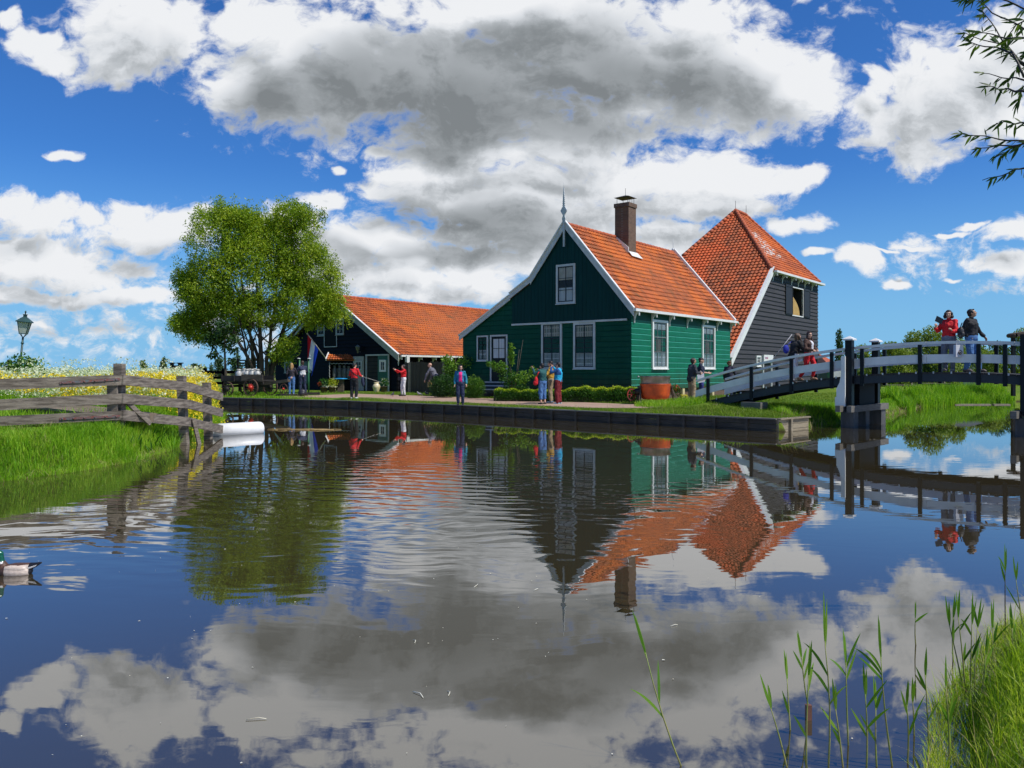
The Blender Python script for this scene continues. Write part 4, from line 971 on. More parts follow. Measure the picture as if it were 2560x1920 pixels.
# ================================================================== footbridge
bridge = thing('footbridge', 'arched wooden footbridge with white handrails and black posts over the side canal', 'bridge', (10.47, 23.64, 0))
BO = Vector((10.47, 23.64, 0)); BW = Vector((.7071, -.7071, 0)); BN = Vector((.7071, .7071, 0)); BWID = 1.75
def railz(k): return 2.57-.0185*(k-2.5)**2
def deckz(k): return railz(k)-.88
def BP(k, n, z): return BO+BW*k+BN*n+V(0, 0, z)
def arc_board(mb, k0, k1, n, off_top, hgt, th, mi=0, step=.5):
    m = max(1, int((k1-k0)/step)); ks = [k0+(k1-k0)*i/m for i in range(m+1)]
    vs = []
    for k in ks:
        z = railz(k)-off_top
        vs += [BP(k, n, z), BP(k, n+th, z), BP(k, n+th, z-hgt), BP(k, n, z-hgt)]
    fs = [(i*4+j, i*4+(j+1) % 4, (i+1)*4+(j+1) % 4, (i+1)*4+j) for i in range(m) for j in range(4)]+[(3, 2, 1, 0), tuple(m*4+j for j in range(4))]
    mb.add(vs, fs, mi)
K0, K1 = -5.45, 10.6
for n0, sgn in ((0.0, 1), (BWID, -1)):
    ks_ = K0 if n0 == 0 else K0+.15
    q = MB(); joints = [ks_, -3.1, -.2, 2.1, 4.28, 7.2, K1]
    for a, b in zip(joints[:-1], joints[1:]): arc_board(q, a, b-.012, n0-.075, 0.0, .078, .14)
    q.build('handrail', WHITE, bridge)
    q = MB()
    for a, b in zip(joints[:-1], joints[1:]): arc_board(q, a-(.05 if a == ks_ else 0), b-.012, n0-.025, .37, .235, .05)
    q.build('middle_rail', WHITE, bridge)
    q = MB(); arc_board(q, K0-.1, K1+.1, n0-.06, .88+.03, .24, .12); q.build('edge_beam', pm('blue_black_beam', (.018, .026, .034), (.03, .04, .046), rough=.6, scale=2, grain=.4), bridge)
    pk = [-4.98, -3.33, -1.93, -.62, .30, 1.93, 3.42, 4.05 if n0 == 0 else 4.25, 5.6, 7.1, 8.6, 10.1]
    for k in pk:
        q = MB(); n1 = n0-.09 if n0 == 0 else n0+.03
        q.prism([BP(k-.05, n1, deckz(k)-.34), BP(k+.05, n1, deckz(k)-.34), BP(k+.05, n1, railz(k)-.085), BP(k-.05, n1, railz(k)-.085)], BN*.07); q.build('post', BLACK, bridge)
dk = MB(); k = K0
DECKM = pm('dark_deck_planks', (.055, .05, .045), (.03, .028, .026), rough=.8, scale=3, grain=.6)
while k < K1:
    z = deckz(k+.07); sl_k = -2*.0185*(k+.07-2.5)
    ax = (BW+V(0, 0, sl_k)).normalized(); dk.obox(BP(k+.07, BWID/2, z-.022), ax*.068, BN*(BWID/2+.08), ax.cross(BN).normalized()*.022)
    k += .155
dk.build('deck', DECKM, bridge)
q = MB(); k = K0+.4
while k < K1: q.obox(BP(k, -.145, deckz(k)-.012), BW*.018, BN*.01, V(0, 0, .03)); k += .46
q.build('deck_bolt', WHITEG, bridge)
for kk_ in (0.0, 4.55):
    for n0, lab in ((-.24, 0), (BWID+.16, 1)):
        q = MB(); z1 = railz(kk_)+.20
        if n0 < 0: q.prism([BP(kk_-.10, n0-.10, .62), BP(kk_+.10, n0-.10, .62), BP(kk_+.10, n0+.10, .62), BP(kk_-.10, n0+.10, .62)], V(0, 0, z1-.62))
        else: q.prism([BP(kk_-.10, n0-.10, .62), BP(kk_+.10, n0-.10, .62), BP(kk_+.10, n0+.10, .62), BP(kk_-.10, n0+.10, .62)], V(0, 0, z1-.62))
        if kk_ == 0.0:
            po = q.build('gate_post', BLACK, bridge)
            c4 = [BP(kk_-.155, n0-.155, z1), BP(kk_+.155, n0-.155, z1), BP(kk_+.155, n0+.155, z1), BP(kk_-.155, n0+.155, z1)]
            q = MB(); q.prism(c4, V(0, 0, .045)); c5 = [p+V(0, 0, .045) for p in c4]; q.add(c5+[BP(kk_, n0, z1+.135)], [(0, 1, 4), (1, 2, 4), (2, 3, 4), (3, 0, 4)]); q.build('post_cap', WHITE, po)
        else: q.build('gate_post', BLACK, bridge)
    # trestle: cross beam and two piles
    for n0 in (-.30, .75, BWID+.25) if kk_ == 0 else (-.30, BWID+.25):
        q = MB(); w_ = .19 if n0 != .75 else .15
        q.prism([BP(kk_-w_, n0-w_+.05, -.8), BP(kk_+w_, n0-w_+.05, -.8), BP(kk_+w_, n0+w_+.05, -.8), BP(kk_-w_, n0+w_+.05, -.8)], V(0, 0, 1.28))
        q.build('pile', pm('grey_pile', (.10, .105, .11), (.055, .055, .055), rough=.75, scale=1.5, stretch=(4, 4, .8), grain=.6), bridge)
    for d_ in (-.17, .17):
        q = MB(); q.prism([BP(kk_+d_-.07, -.72, .48), BP(kk_+d_+.07, -.72, .48), BP(kk_+d_+.07, BWID+.62, .48), BP(kk_+d_-.07, BWID+.62, .48)], V(0, 0, .19)); q.build('cross_beam', GREYWOOD, bridge)
    q = MB(); q.prism([BP(kk_-.11, .25, .67), BP(kk_+.11, .25, .67), BP(kk_+.11, BWID-.25, .67), BP(kk_-.11, BWID-.25, .67)], V(0, 0, deckz(kk_)-.05-.67)); q.build('bearing_block', TAR, bridge)
# white scrolled board on the near post
q = MB(); sc = [(0, .70), (.26, .70), (.26, 1.18), (.22, 1.26), (.17, 1.36), (.13, 1.55), (.11, 1.80), (.115, 2.02), (.13, 2.10), (.11, 2.17), (.02, 2.17), (0, 2.1)]
P3 = [BP(-.115-x+.05, -.42, z-.02) for x, z in sc]
n = len(sc); left = [BP(-.065, -.42, z-.02) for x, z in sc]
for i in range(1, n-1):
    (x0, za), (x1, zb) = sc[i], sc[i+1] if i+1 < n else sc[0]
    if zb > za: q.prism([BP(-.06, -.44, za), BP(-.06-x0, -.44, za), BP(-.06-x1, -.44, zb), BP(-.06, -.44, zb)], BN*.07)
q.prism([BP(-.06, -.45, .64), BP(-.36, -.45, .64), BP(-.36, -.45, .92), BP(-.06, -.45, .92)], BN*.09)
q.build('scroll_board', WHITE, bridge)
# abutment box on the bank
q = MB(); q.obox(BP(-3.1, -.3, .52), BW*.35, BN*.25, V(0, 0, .16)); q.build('abutment', GREYWOOD, bridge)

# ================================================================== weathered fence and gate, left
fence = thing('post_and_rail_fence', 'weathered grey three rail fence running down into the water on the left bank', 'fence', (-7.9, 15.5, .6))
fa, fb_, fc = Vector((-7.88, 15.5, 0)), Vector((-7.62, 18.0, 0)), Vector((-7.75, 20.35, 0)); fl_ = Vector((-10.6, 14.0, 0))
LF2 = [(fl_+(fa-fl_)*0, 1.54, 1.15, .86), (fa, 1.655, 1.28, .945), (fb_, 1.465, 1.06, .645), (fc, 1.155, .73, .295)]
for i, (a, b) in enumerate(zip(LF2[1:-1], LF2[2:])):
    for j in (1, 2, 3):
        q = MB(); p0 = a[0]+V(0, 0, a[j]-.105); p1 = b[0]+V(0, 0, b[j]-.105); off = V(.055, -.03, 0)
        t = (p1-p0).normalized(); q.bar(p0+off+t*(.006 if i else -.03), p1+off-t*.006+(t*.12 if i == 1 else t*0), .055, .205)
        q.build('rail', OLDWOOD, fence)
for (x0, y0, zt, lean, zb) in ((-7.98, 15.64, 1.88, 0, .3), (-7.76, 18.10, 1.61, .08, -.5), (-7.84, 19.78, 1.43, .05, -.5)):
    q = MB(); q.bar((x0-lean*.3, y0, zt), (x0+lean, y0, zb), .17, .17, up=(0, 1, 0)); q.build('post', OLDWOOD, fence)
for a_, b_ in (((-7.84, 15.7, 1.08), (-7.62, 16.2, .62)), ((-7.5, 18.1, .6), (-7.40, 18.25, -.1))): q = MB(); q.bar(a_, b_, .05, .09); q.build('strut', OLDWOOD, fence)
gate = thing('field_gate', 'weathered grey three board gate hung with long iron straps beside the tall fence post', 'gate', (-9.2, 14.7, .6))
for j, dz in ((1, 0), (2, 0), (3, 0)):
    q = MB(); a = LF2[0]; b = LF2[1]; q.bar(a[0]+V(0, -.05, a[j]-.10), b[0]+V(.035, -.035, b[j]-.105), .055, .205 if j < 3 else .18); q.build('rail', OLDWOOD, gate)
q = MB(); d_ = (fa-fl_).normalized(); pp = fa-d_*.16
q.bar(pp+V(0, .02, .66), pp+V(0, .02, 1.50), .20, .05, up=(0, 1, 0)); q.build('upright', OLDWOOD, gate)
RUST = pm('rusty_iron', (.20, .045, .025), (.10, .12, .13), rough=.7, scale=14)
for z0, z1, in ((1.50, 1.565), (.80, .825)):
    q = MB(); q.bar(fa-d_*1.05+V(.03, -.085, z0), fa+V(.02, -.085, z1), .012, .045)
    for i in range(6): q.ell(fa-d_*(1.0-i*.185)+V(.03, -.095, z0+(z1-z0)*(i/5.5)), (.018, .012, .018), 8, 5)
    q.build('hinge_strap', RUST, gate)
# plank walkway behind the gate
walk = MB(); a = Vector((-12.0, 18.6, .93)); b = Vector((-8.15, 15.75, .80)); d = (b-a).normalized(); s_ = Vector((-d.y, d.x, 0))
for i in range(4): walk.bar(a+s_*(.26*i), b+s_*(.26*i), .245, .05)
walk.bar(a+s_*.05-V(0, 0, .09), b+s_*.05-V(0, 0, .09), .08, .13); walk.bar(a+s_*.8-V(0, 0, .09), b+s_*.8-V(0, 0, .09), .08, .13)
for f_ in (.1, .5, .92):
    p_ = a.lerp(b, f_); walk.bar(p_-V(0, 0, .7), p_-V(0, 0, .08), .1, .1, up=(0, 1, 0)); walk.bar(p_+s_*.78-V(0, 0, .7), p_+s_*.78-V(0, 0, .08), .1, .1, up=(0, 1, 0))
tag(walk.build('plank_walkway', pm('brown_planks', (.25, .19, .13), (.16, .12, .08), rough=.85, scale=2, grain=.5)), 'brown plank walkway crossing the grass behind the gate rails', 'walkway')
# white float
fl = MB(); a = at(556, 1085, 20.6); a.z = .13; b = at(656, 1080, 21.4); b.z = .13
a2 = a+(a-b).normalized()*.35; t = (b-a2).normalized()
fl.tube([a2, b-t*.12, b-t*.05, b-t*.015, b], [.19, .19, .18, .15, .08], 20); fo = fl.build('float', pm('white_plastic', (.82, .82, .80), (.72, .72, .70), rough=.4, scale=3, grain=.15))
tag(fo, 'white plastic float tube lying in the water by the fence end', 'float')

# street lamp
LAMPG = pm('dark_green_lamp_paint', (.02, .07, .065), (.015, .05, .05), rough=.45)
lp0 = at(41, 925, 29.0); lp0.z = .6
lamp = thing('street_lamp', 'leaning green lantern lamp post behind the flowering meadow', 'street lamp', lp0)
top = at(57.5, 843, 29.0); ax = (top-lp0).normalized(); q = MB()
q.tube([lp0-V(0, 0, .3), lp0+ax*.6, lp0+ax*.62, lp0+ax*1.3, lp0+ax*1.34, lp0+ax*(top-lp0).length], [.085, .08, .06, .055, .038, .034], 12)
q.lathe([(.07, 0), (.07, .05)], lp0+ax*.60, 12, axis=ax); q.lathe([(.06, 0), (.06, .05)], lp0+ax*1.30, 12, axis=ax); q.lathe([(.05, 0), (.06, .03), (.04, .06)], top-ax*.25, 12, axis=ax); q.build('pole', LAMPG, lamp)
sx = Vector((math.cos(R(20)), math.sin(R(20)), 0)); sx = (sx-ax*sx.dot(ax)).normalized(); sy = ax.cross(sx)
def fr4(mb, z, r): return [top+ax*z+sx*r*i+sy*r*j for i, j in ((-1, -1), (1, -1), (1, 1), (-1, 1))]
q = MB()
for (i, j) in ((-1, -1), (1, -1), (1, 1), (-1, 1)):
    q.tube([top-ax*.02, top+ax*.05+(sx*i+sy*j)*.05, top+ax*.14+(sx*i+sy*j)*.11], .012, 6)
    q.tube([top+ax*.14+(sx*i+sy*j)*.115, top+ax*.56+(sx*i+sy*j)*.19], .014, 6)
b4 = fr4(q, .12, .13); q.prism(b4, ax*.03); b4 = fr4(q, .56, .245); q.prism(b4, ax*.025)
r0, r1 = fr4(q, .585, .255), fr4(q, .76, .07); q.add(r0+r1, [(0, 1, 5, 4), (1, 2, 6, 5), (2, 3, 7, 6), (3, 0, 4, 7), (4, 5, 6, 7), (3, 2, 1, 0)])
q.prism(fr4(q, .76, .055), ax*.09); q.prism(fr4(q, .85, .07), ax*.02); q.lathe([(.02, 0), (.02, .05), (.035, .08), (.02, .12), (.005, .14)], top+ax*.87, 8, axis=ax); lan = q.build('lantern', LAMPG, lamp)
q = MB(); g0, g1 = fr4(q, .15, .11), fr4(q, .56, .185); q.add(g0+g1, [(0, 1, 5, 4), (1, 2, 6, 5), (2, 3, 7, 6), (3, 0, 4, 7)]); q.build('lamp_glass', pm('milky_lamp_glass', (.42, .46, .42), (.36, .40, .37), rough=.3), lan)

# ================================================================== cart with milk churns
WOODC = pm('dark_cart_wood', (.045, .038, .032), (.02, .018, .016), rough=.8, scale=3, stretch=(1, 1, 5), grain=.7)
WOODL = pm('worn_cart_side', (.16, .125, .09), (.07, .055, .04), rough=.85, scale=2.5, stretch=(1, 1, 5), grain=.7)
TYRE = pm('rusty_wheel_rim', (.085, .045, .03), (.05, .03, .022), rough=.75, scale=6)
REDP = pm('red_hub_paint', (.62, .03, .015), (.45, .02, .01), rough=.5)
cart_o = Vector((gx(610, 40.2), 40.2, .42)); cart = thing('hay_cart', 'old dark wooden farm cart with red hubbed spoked wheels under the willow', 'cart', cart_o)
cd = Vector((.80, -.28, 0)).normalized(); cs = Vector((-cd.y, cd.x, 0))     # cd along the cart towards the shaft, cs away from the viewer
def CP(l, s_, z): return cart_o+cd*l+cs*s_+V(0, 0, z)
q = MB(); q.obox(CP(.25, .0, .78), cd*1.15, cs*.62, V(0, 0, .04)); q.obox(CP(.25, -.62, .92), cd*1.15, cs*.02, V(0, 0, .12)); q.obox(CP(.25, .62, .92), cd*1.15, cs*.02, V(0, 0, .12)); q.obox(CP(-.92, 0, .92), cd*.02, cs*.6, V(0, 0, .12))
for l in (-.88, -.1, .62, 1.36): q.obox(CP(l, -.65, .93), cd*.035, cs*.02, V(0, 0, .19))
q.build('cart_bed', WOODC, cart)
q = MB(); q.obox(CP(1.02, -.655, .93), cd*.66, cs*.018, V(0, 0, .17)); q.build('side_board', WOODL, cart)
q = MB(); q.obox(CP(.25, -.3, .66), cd*1.2, cs*.05, V(0, 0, .07)); q.obox(CP(.25, .3, .66), cd*1.2, cs*.05, V(0, 0, .07)); q.obox(CP(-.45, 0, .50), cd*.06, cs*.7, V(0, 0, .06)); q.obox(CP(1.05, 0, .50), cd*.06, cs*.8, V(0, 0, .06)); q.build('chassis', WOODC, cart)
q = MB(); q.bar(CP(1.4, -.2, .62), CP(2.95, -.3, .80), .12, .14); q.bar(CP(1.4, .2, .62), CP(2.95, -.2, .78), .1, .1); q.build('shaft', WOODL, cart)
def wheel(cx, s_, r, nm='wheel'):
    c = CP(cx, s_, r); q = MB(); n = 26; vs = []
    for k in range(n):
        a = 2*math.pi*k/n; rad = cd*math.cos(a)+V(0, 0, math.sin(a))
        for rr, ww in ((r, -.045), (r, .045), (r*.90, .04), (r*.90, -.04)): vs.append(c+rad*rr+cs*ww)
    q.add(vs, [(4*k+j, 4*k+(j+1) % 4, 4*((k+1) % n)+(j+1) % 4, 4*((k+1) % n)+j) for k in range(n) for j in range(4)], 0)
    w_ = q.build(nm, TYRE, cart); q = MB()
    for k in range(12):
        a = 2*math.pi*(k+.5)/12; rad = cd*math.cos(a)+V(0, 0, math.sin(a)); q.tube([c+rad*.05, c+rad*r*.92], [.022, .015], 6)
    q.build('spokes', WOODL, w_); q = MB(); q.lathe([(.07, -.11), (.09, -.06), (.12, -.03), (.12, .03), (.07, .1)], c, 14, axis=cs)
    for k in range(12):
        a = 2*math.pi*(k+.5)/12; rad = cd*math.cos(a)+V(0, 0, math.sin(a)); q.tube([c+rad*.08-cs*.01, c+rad*.2-cs*.01], [.03, .02], 6)
    q.build('hub', REDP if (cx > 1 and s_ < 0) else WOODC, w_)
wheel(1.05, -.80, .44); wheel(1.05, .80, .44); wheel(-.45, -.72, .36); wheel(-.45, .72, .36)
CHW = pm('pale_churn_metal', (.60, .59, .54), (.42, .41, .38), rough=.45, scale=6, metallic=.25, grain=.15)
def churn(loc, h, label, mat=CHW, r=.15, group='milk churns on the cart'):
    q = MB(); s_ = h/.62; q.lathe([(r*.98, 0), (r, .03), (r, .33*s_), (r*.97, .40*s_), (r*.62, .50*s_), (r*.60, .555*s_), (r*.72, .57*s_), (r*.72, .60*s_), (r*.4, .62*s_), (.01, .625*s_)], loc, 18)
    for sgn in (-1, 1): q.tube([loc+V(sgn*r*.95, 0, .36*s_), loc+V(sgn*r*1.25, 0, .42*s_), loc+V(sgn*r*.8, 0, .50*s_)], .012, 6)
    return tag(q.build('milk_churn', mat), label, 'milk churn', group)
chl = ['pale milk churn at the left end of the cart', 'pale milk churn second from the left on the cart, set back', 'pinkish milk churn in the middle front of the cart', 'pale milk churn behind the middle of the cart', 'cream milk churn right of the middle on the cart', 'cream milk churn behind the rightmost one on the cart', 'bluish white milk churn at the right end of the cart']
for i, (px, s_, dz) in enumerate(((589, -.30, 0), (603, .15, .02), (615.5, -.32, 0), (620, .28, .02), (631, -.30, 0), (636, .25, .03), (648, -.28, 0))):
    dd = 40.0+s_; c = Vector((gx(px, dd), dd, 0)); rel = c-cart_o; l = rel.dot(cd); c = CP(l, s_, .82); churn(c, .56+dz, chl[i], r=.168)
# small items by the cart
q = MB(); w_ = at(709, 975, 42.6); w_.z = .70; n = 18
for (r_, th_) in ((.30, .05),):
    vs = []
    for k in range(n):
        a = 2*math.pi*k/n; rad = Vector((math.cos(a)*.75, 0, math.sin(a)))
        for rr, ww in ((r_, -.04), (r_, .04), (r_*.86, .04), (r_*.86, -.04)): vs.append(w_+rad*rr+V(0, ww, 0))
    q.add(vs, [(4*k+j, 4*k+(j+1) % 4, 4*((k+1) % n)+(j+1) % 4, 4*((k+1) % n)+j) for k in range(n) for j in range(4)])
for k in range(6): a = math.pi*k/3; q.tube([w_, w_+Vector((math.cos(a)*.75, 0, math.sin(a)))*.27], .018, 6)
bwl = q.build('barrow_wheel', TYRE); tag(bwl, 'small rusty wheel with red hub under the cart shaft', 'wheel')
q = MB(); q.ell(w_-V(0, .05, 0), (.07, .06, .07)); q.build('hub', REDP, bwl)
sb = MB(); a = at(690, 991, 39.5); a.z = .46; sb.bar(a, a+V(1.6, .2, .02), .16, .10); sb.bar(a+V(1.0, .5, .06), a+V(2.1, .6, .06), .14, .12); tag(sb.build('sleeper_beam', WOODC), 'dark timber beams lying on the ground right of the cart', 'beam')

# flag on the black barn
fp0 = at(813, 894, 46.2); fp1 = at(768, 834, 44.4)
flag = thing('flag', 'red, white and blue flag hanging from a slanted pole in front of the black barn', 'flag', fp0)
q = MB(); q.tube([fp0, fp1], .028, 8); q.ell(fp1, (.05, .05, .05)); q.build('flagpole', pm('pale_pole', (.62, .60, .55)), flag)
a = fp0.lerp(fp1, .97); b = fp0.lerp(fp1, .38); FL = 1.62; nu, nv = 24, 18; cols = [leafmat('flag_red', [(.62, .012, .02, 1)]*2, trans=.55, tcol=(1.5, 1.2, 1.2, 1)), leafmat('flag_white', [(.8, .8, .8, 1)]*2, trans=.55, tcol=(1.2, 1.2, 1.2, 1)), leafmat('flag_blue', [(.015, .06, .48, 1)]*2, trans=.55, tcol=(1.5, 1.2, 1.2, 1))]
vs = []; fs = []; mi = []
for i in range(nu+1):
    for j in range(nv+1):
        u_, v_ = i/nu, j/nv; p = a.lerp(b, u_); hang = FL*(.92+.1*u_)*v_
        # corners gather under the pole as the cloth hangs
        p = p+V(-(.12+.40*u_)*v_*.65, .10*math.sin(u_*9+v_*2)*v_+.03*math.sin(u_*21)*v_, -hang*(1-.0*u_)); p.x += .05*math.sin(u_*10+1)*v_
        vs.append(p)
fs = [(i*(nv+1)+j, (i+1)*(nv+1)+j, (i+1)*(nv+1)+j+1, i*(nv+1)+j+1) for i in range(nu) for j in range(nv)]
me = bpy.data.meshes.new('flag_cloth'); me.from_pydata([tuple(v) for v in vs], [], fs)
for c_ in cols: me.materials.append(c_)
for k, pl_ in enumerate(me.polygons): pl_.material_index = min(2, int((k//nv)/(nu/3))); pl_.use_smooth = True
link('flag_cloth', me, flag)

# stall at the barn: tiled canopy, churn rack, scalloped trim
stall = thing('churn_stall', 'black stall with a small tiled canopy and scalloped white trim against the barn', 'stall', at(855, 975, 49.5))
sd_ = 49.6; SWl = Wall(Vector((gx(822, sd_), sd_, 0)), Vector((math.cos(R(-2)), math.sin(R(-2)), 0)), Vector((0, -1, 0)))
x0, x1 = 0, gx(886, sd_)-gx(822, sd_)
z_t, z_m, z_b = CZ+(HZ-898)/F*sd_, CZ+(HZ-905)/F*sd_, CZ+(HZ-945)/F*sd_
q = MB(); wbx(q, SWl, x0, x1, .42, z_t, -.75, -.7); wbx(q, SWl, x0, x0+.07, .42, z_m, -.7, 0); wbx(q, SWl, x1-.07, x1, .42, z_m, -.7, 0); wbx(q, SWl, x0, x1, z_b-.08, z_b, -.7, 0.0); wbx(q, SWl, x0+.07, x1-.07, .42, z_b-.2, -.12, -.05); q.build('cabinet', TAR, stall)
tiles('canopy', TILE, stall, SWl.P(x0-.12, z_t-.05, .12), SWl.a, (-SWl.n*.85+V(0, 0, .50)).normalized(), x1-x0+.24, .75, tw=.17, th=.24)
for xx in (x0-.16, x1+.10): q = MB(); q.bar(SWl.P(xx, z_t-.03, .14), SWl.P(xx, z_t+.40, -.62), .06, .16); q.build('verge_board', WHITE, stall)
q = MB(); n = 40
pp = [SWl.P(x0+.07+(x1-x0-.14)*i/n, z_m-.10+.022*math.sin(i*1.1), .02) for i in range(n+1)]; q.tube(pp, .018, 5)
pp = [SWl.P(x0+.05+.018*math.sin(i*1.1), z_b+(z_m-z_b)*i/30, .02) for i in range(31)]; q.tube(pp, .018, 5)
pp = [SWl.P(x0+.07+(x1-x0-.14)*i/n, z_b-.06+.022*math.sin(i*1.1), .02) for i in range(n+1)]; q.tube(pp, .016, 5); q.build('scalloped_trim', WHITEG, stall)
CHG = pm('grey_churn_metal', (.17, .18, .18), (.11, .115, .12), rough=.45, metallic=.3, scale=5)
sl4 = ['dull grey milk churn at the left end of the stall shelf', 'dull grey milk churn second from left on the stall shelf', 'dull grey milk churn third from left on the stall shelf', 'dull grey milk churn right of the others on the stall shelf']
for i, px in enumerate((834, 847, 859, 870)): churn(SWl.P(gx(px, sd_)-gx(822, sd_), z_b, -.28), .82-.05*(i == 3), sl4[i], CHG, .15, 'milk churns on the stall shelf')
tr = thing('bar_table', 'blue topped table on a wooden pillar in front of the stall', 'table', at(852, 983, 45.6)); b0 = at(852, 947, 45.6)
q = MB(); q.ell(b0, (.42, .38, .05), 20, 6); q.build('tabletop', pm('bright_blue_top', (.01, .28, .62), rough=.35), tr); q = MB(); q.box(b0.x-.17, b0.x+.17, b0.y-.15, b0.y+.15, .42, b0.z-.04); q.build('pillar', WOODL, tr)

# planters, pots
LEAF_G = leafmat('shrub_leaves', [(.015, .06, .008, 1), (.04, .13, .012, 1), (.10, .22, .02, 1)])
LEAF_L = leafmat('light_shrub_leaves', [(.04, .13, .01, 1), (.12, .26, .02, 1), (.26, .40, .05, 1)])
LEAF_D = leafmat('dark_shrub_leaves', [(.006, .028, .006, 1), (.016, .06, .010, 1), (.04, .11, .015, 1)], trans=.2)
LEAF_Y = leafmat('yellow_leaves', [(.10, .20, .01, 1), (.30, .38, .02, 1), (.55, .52, .04, 1)])
FLOW_W = leafmat('white_petals', [(.65, .68, .5, 1), (.8, .8, .7, 1), (.8, .76, .4, 1)], trans=.2)
FLOW_R = leafmat('red_petals', [(.45, .04, .02, 1), (.6, .1, .03, 1), (.35, .05, .05, 1)], trans=.2)
FLOW_Y = leafmat('yellow_petals', [(.70, .50, .01, 1), (.80, .62, .02, 1), (.72, .66, .10, 1)], trans=.25)
def ballpts(n, c, r, shell=.5, rng=NR):
    d = rng.normal(size=(n, 3)); d /= np.linalg.norm(d, axis=1)[:, None]; rr = (shell+(1-shell)*rng.random(n))**.6
    return np.array(c)+d*rr[:, None]*np.array(r)
def leafpart(name, P_, size, mat, parent, aspect=.5, droop=0.): v, f = leaves_np(P_, size, aspect, droop); return mesh_np(name, v, f, mat, parent)
BASKET = pm('wicker_basket', (.16, .085, .045), (.08, .045, .025), rough=.85, scale=20)
def pot(px, py, d, r, h, label, pmat, fol, group=None):
    b0 = at(px, py, d); b0.z = ground_at(b0.x, b0.y); t = thing('flower_pot', label, 'flower pot', b0, group)
    q = MB(); q.lathe([(r*.78, 0), (r*.85, .02), (r, h), (r*1.06, h), (r*1.06, h+.03), (r*.9, h+.03), (r*.9, h-.04)], b0, 18); q.build('pot', pmat, t)
    for (mat, n, cx, cz, rx, rz, sz) in fol: leafpart('flowers' if mat in (FLOW_W, FLOW_R, FLOW_Y) else 'foliage', ballpts(n, (b0.x+cx, b0.y-.02, b0.z+h+cz), (rx, rx*.8, rz), .3), sz, mat, t)
    return t
pot(810, 982, 45.0, .22, .30, 'wicker pot of grey-green leaves with white and rust red flowers', BASKET, [(LEAF_G, 260, .02, .28, .32, .30, .09), (FLOW_W, 90, .06, .06, .26, .10, .09), (FLOW_R, 90, -.26, .20, .14, .12, .08)], 'flower pots by the stall')
pot(831, 982, 45.0, .22, .30, 'wicker pot of yellow-green leaves above white flowers', BASKET, [(LEAF_Y, 300, .02, .28, .34, .30, .09), (FLOW_W, 90, .02, .05, .28, .10, .09)], 'flower pots by the stall')
pot(960, 980, 46.0, .22, .32, 'wooden tub of pale flowers beside the green barn door', WOODL, [(LEAF_G, 260, .05, .25, .28, .30, .09), (FLOW_W, 60, .05, .28, .26, .28, .07)])
vs_ = at(941, 981, 45.6); vs_.z = .42; q = MB(); q.lathe([(.12, 0), (.14, .05), (.22, .28), (.23, .38), (.16, .50), (.12, .54), (.16, .60), (.15, .61)], vs_, 18); tag(q.build('glazed_urn', pm('cream_glazed_urn', (.70, .62, .48), (.62, .50, .2), rough=.3, scale=2)), 'cream glazed urn standing by the open barn doorway', 'urn')

# info sign on green posts
ig = at(772, 990, 42.4); ig.z = .42; isn = thing('information_board', 'dark information board between two green posts behind the couple', 'sign', ig)
for px in (771.5, 749): p_ = at(px, 925, 42.4); q = MB(); q.tube([V(p_.x, p_.y, .3), V(p_.x, p_.y, 2.30)], .045, 10); q.ell((p_.x, p_.y, 2.33), (.055, .055, .05)); q.build('post', pm('sign_post_green', (.03, .16, .07), rough=.4), isn)
p_ = at(760, 925, 42.4); q = MB(); q.box(p_.x-.24, p_.x+.22, p_.y-.02, p_.y+.02, 1.0, 2.2); bd = q.build('board', pm('dark_green_board', (.006, .05, .045), rough=.4), isn)
for px in (747, 773): p_ = at(px, 897, 42.4); q = MB(); q.lathe([(.11, 0), (.09, .03), (.02, .05)], p_, 12); q.build('lamp_shade', WHITEG, isn)

# plank fence under the barn eave
pf = thing('plank_fence', 'brown vertical plank fence under the barn eave', 'fence', at(1060, 980, 42.0))
p0 = at(1013, 975, 45.8); p1 = at(1155, 975, 41.3); p0.z = p1.z = 0; dd = (p1-p0); n = 28; LITF = pm('pale_plank', (.30, .24, .18), (.2, .16, .12), rough=.8)
q = MB(); q2 = MB()
for i in range(n):
    a = p0+dd*(i/n); b = p0+dd*((i+.93)/n); zt = 2.20+rnd.uniform(-.03, .04); tgt = q2 if i in (2, 19) else q
    tgt.prism([a+V(0, 0, .42), b+V(0, 0, .42), b+V(0, 0, zt), a+V(0, 0, zt)], V(0, -.03-.02*(i % 2), 0))
q.build('planks', BROWNF, pf); q2.build('planks', LITF, pf)

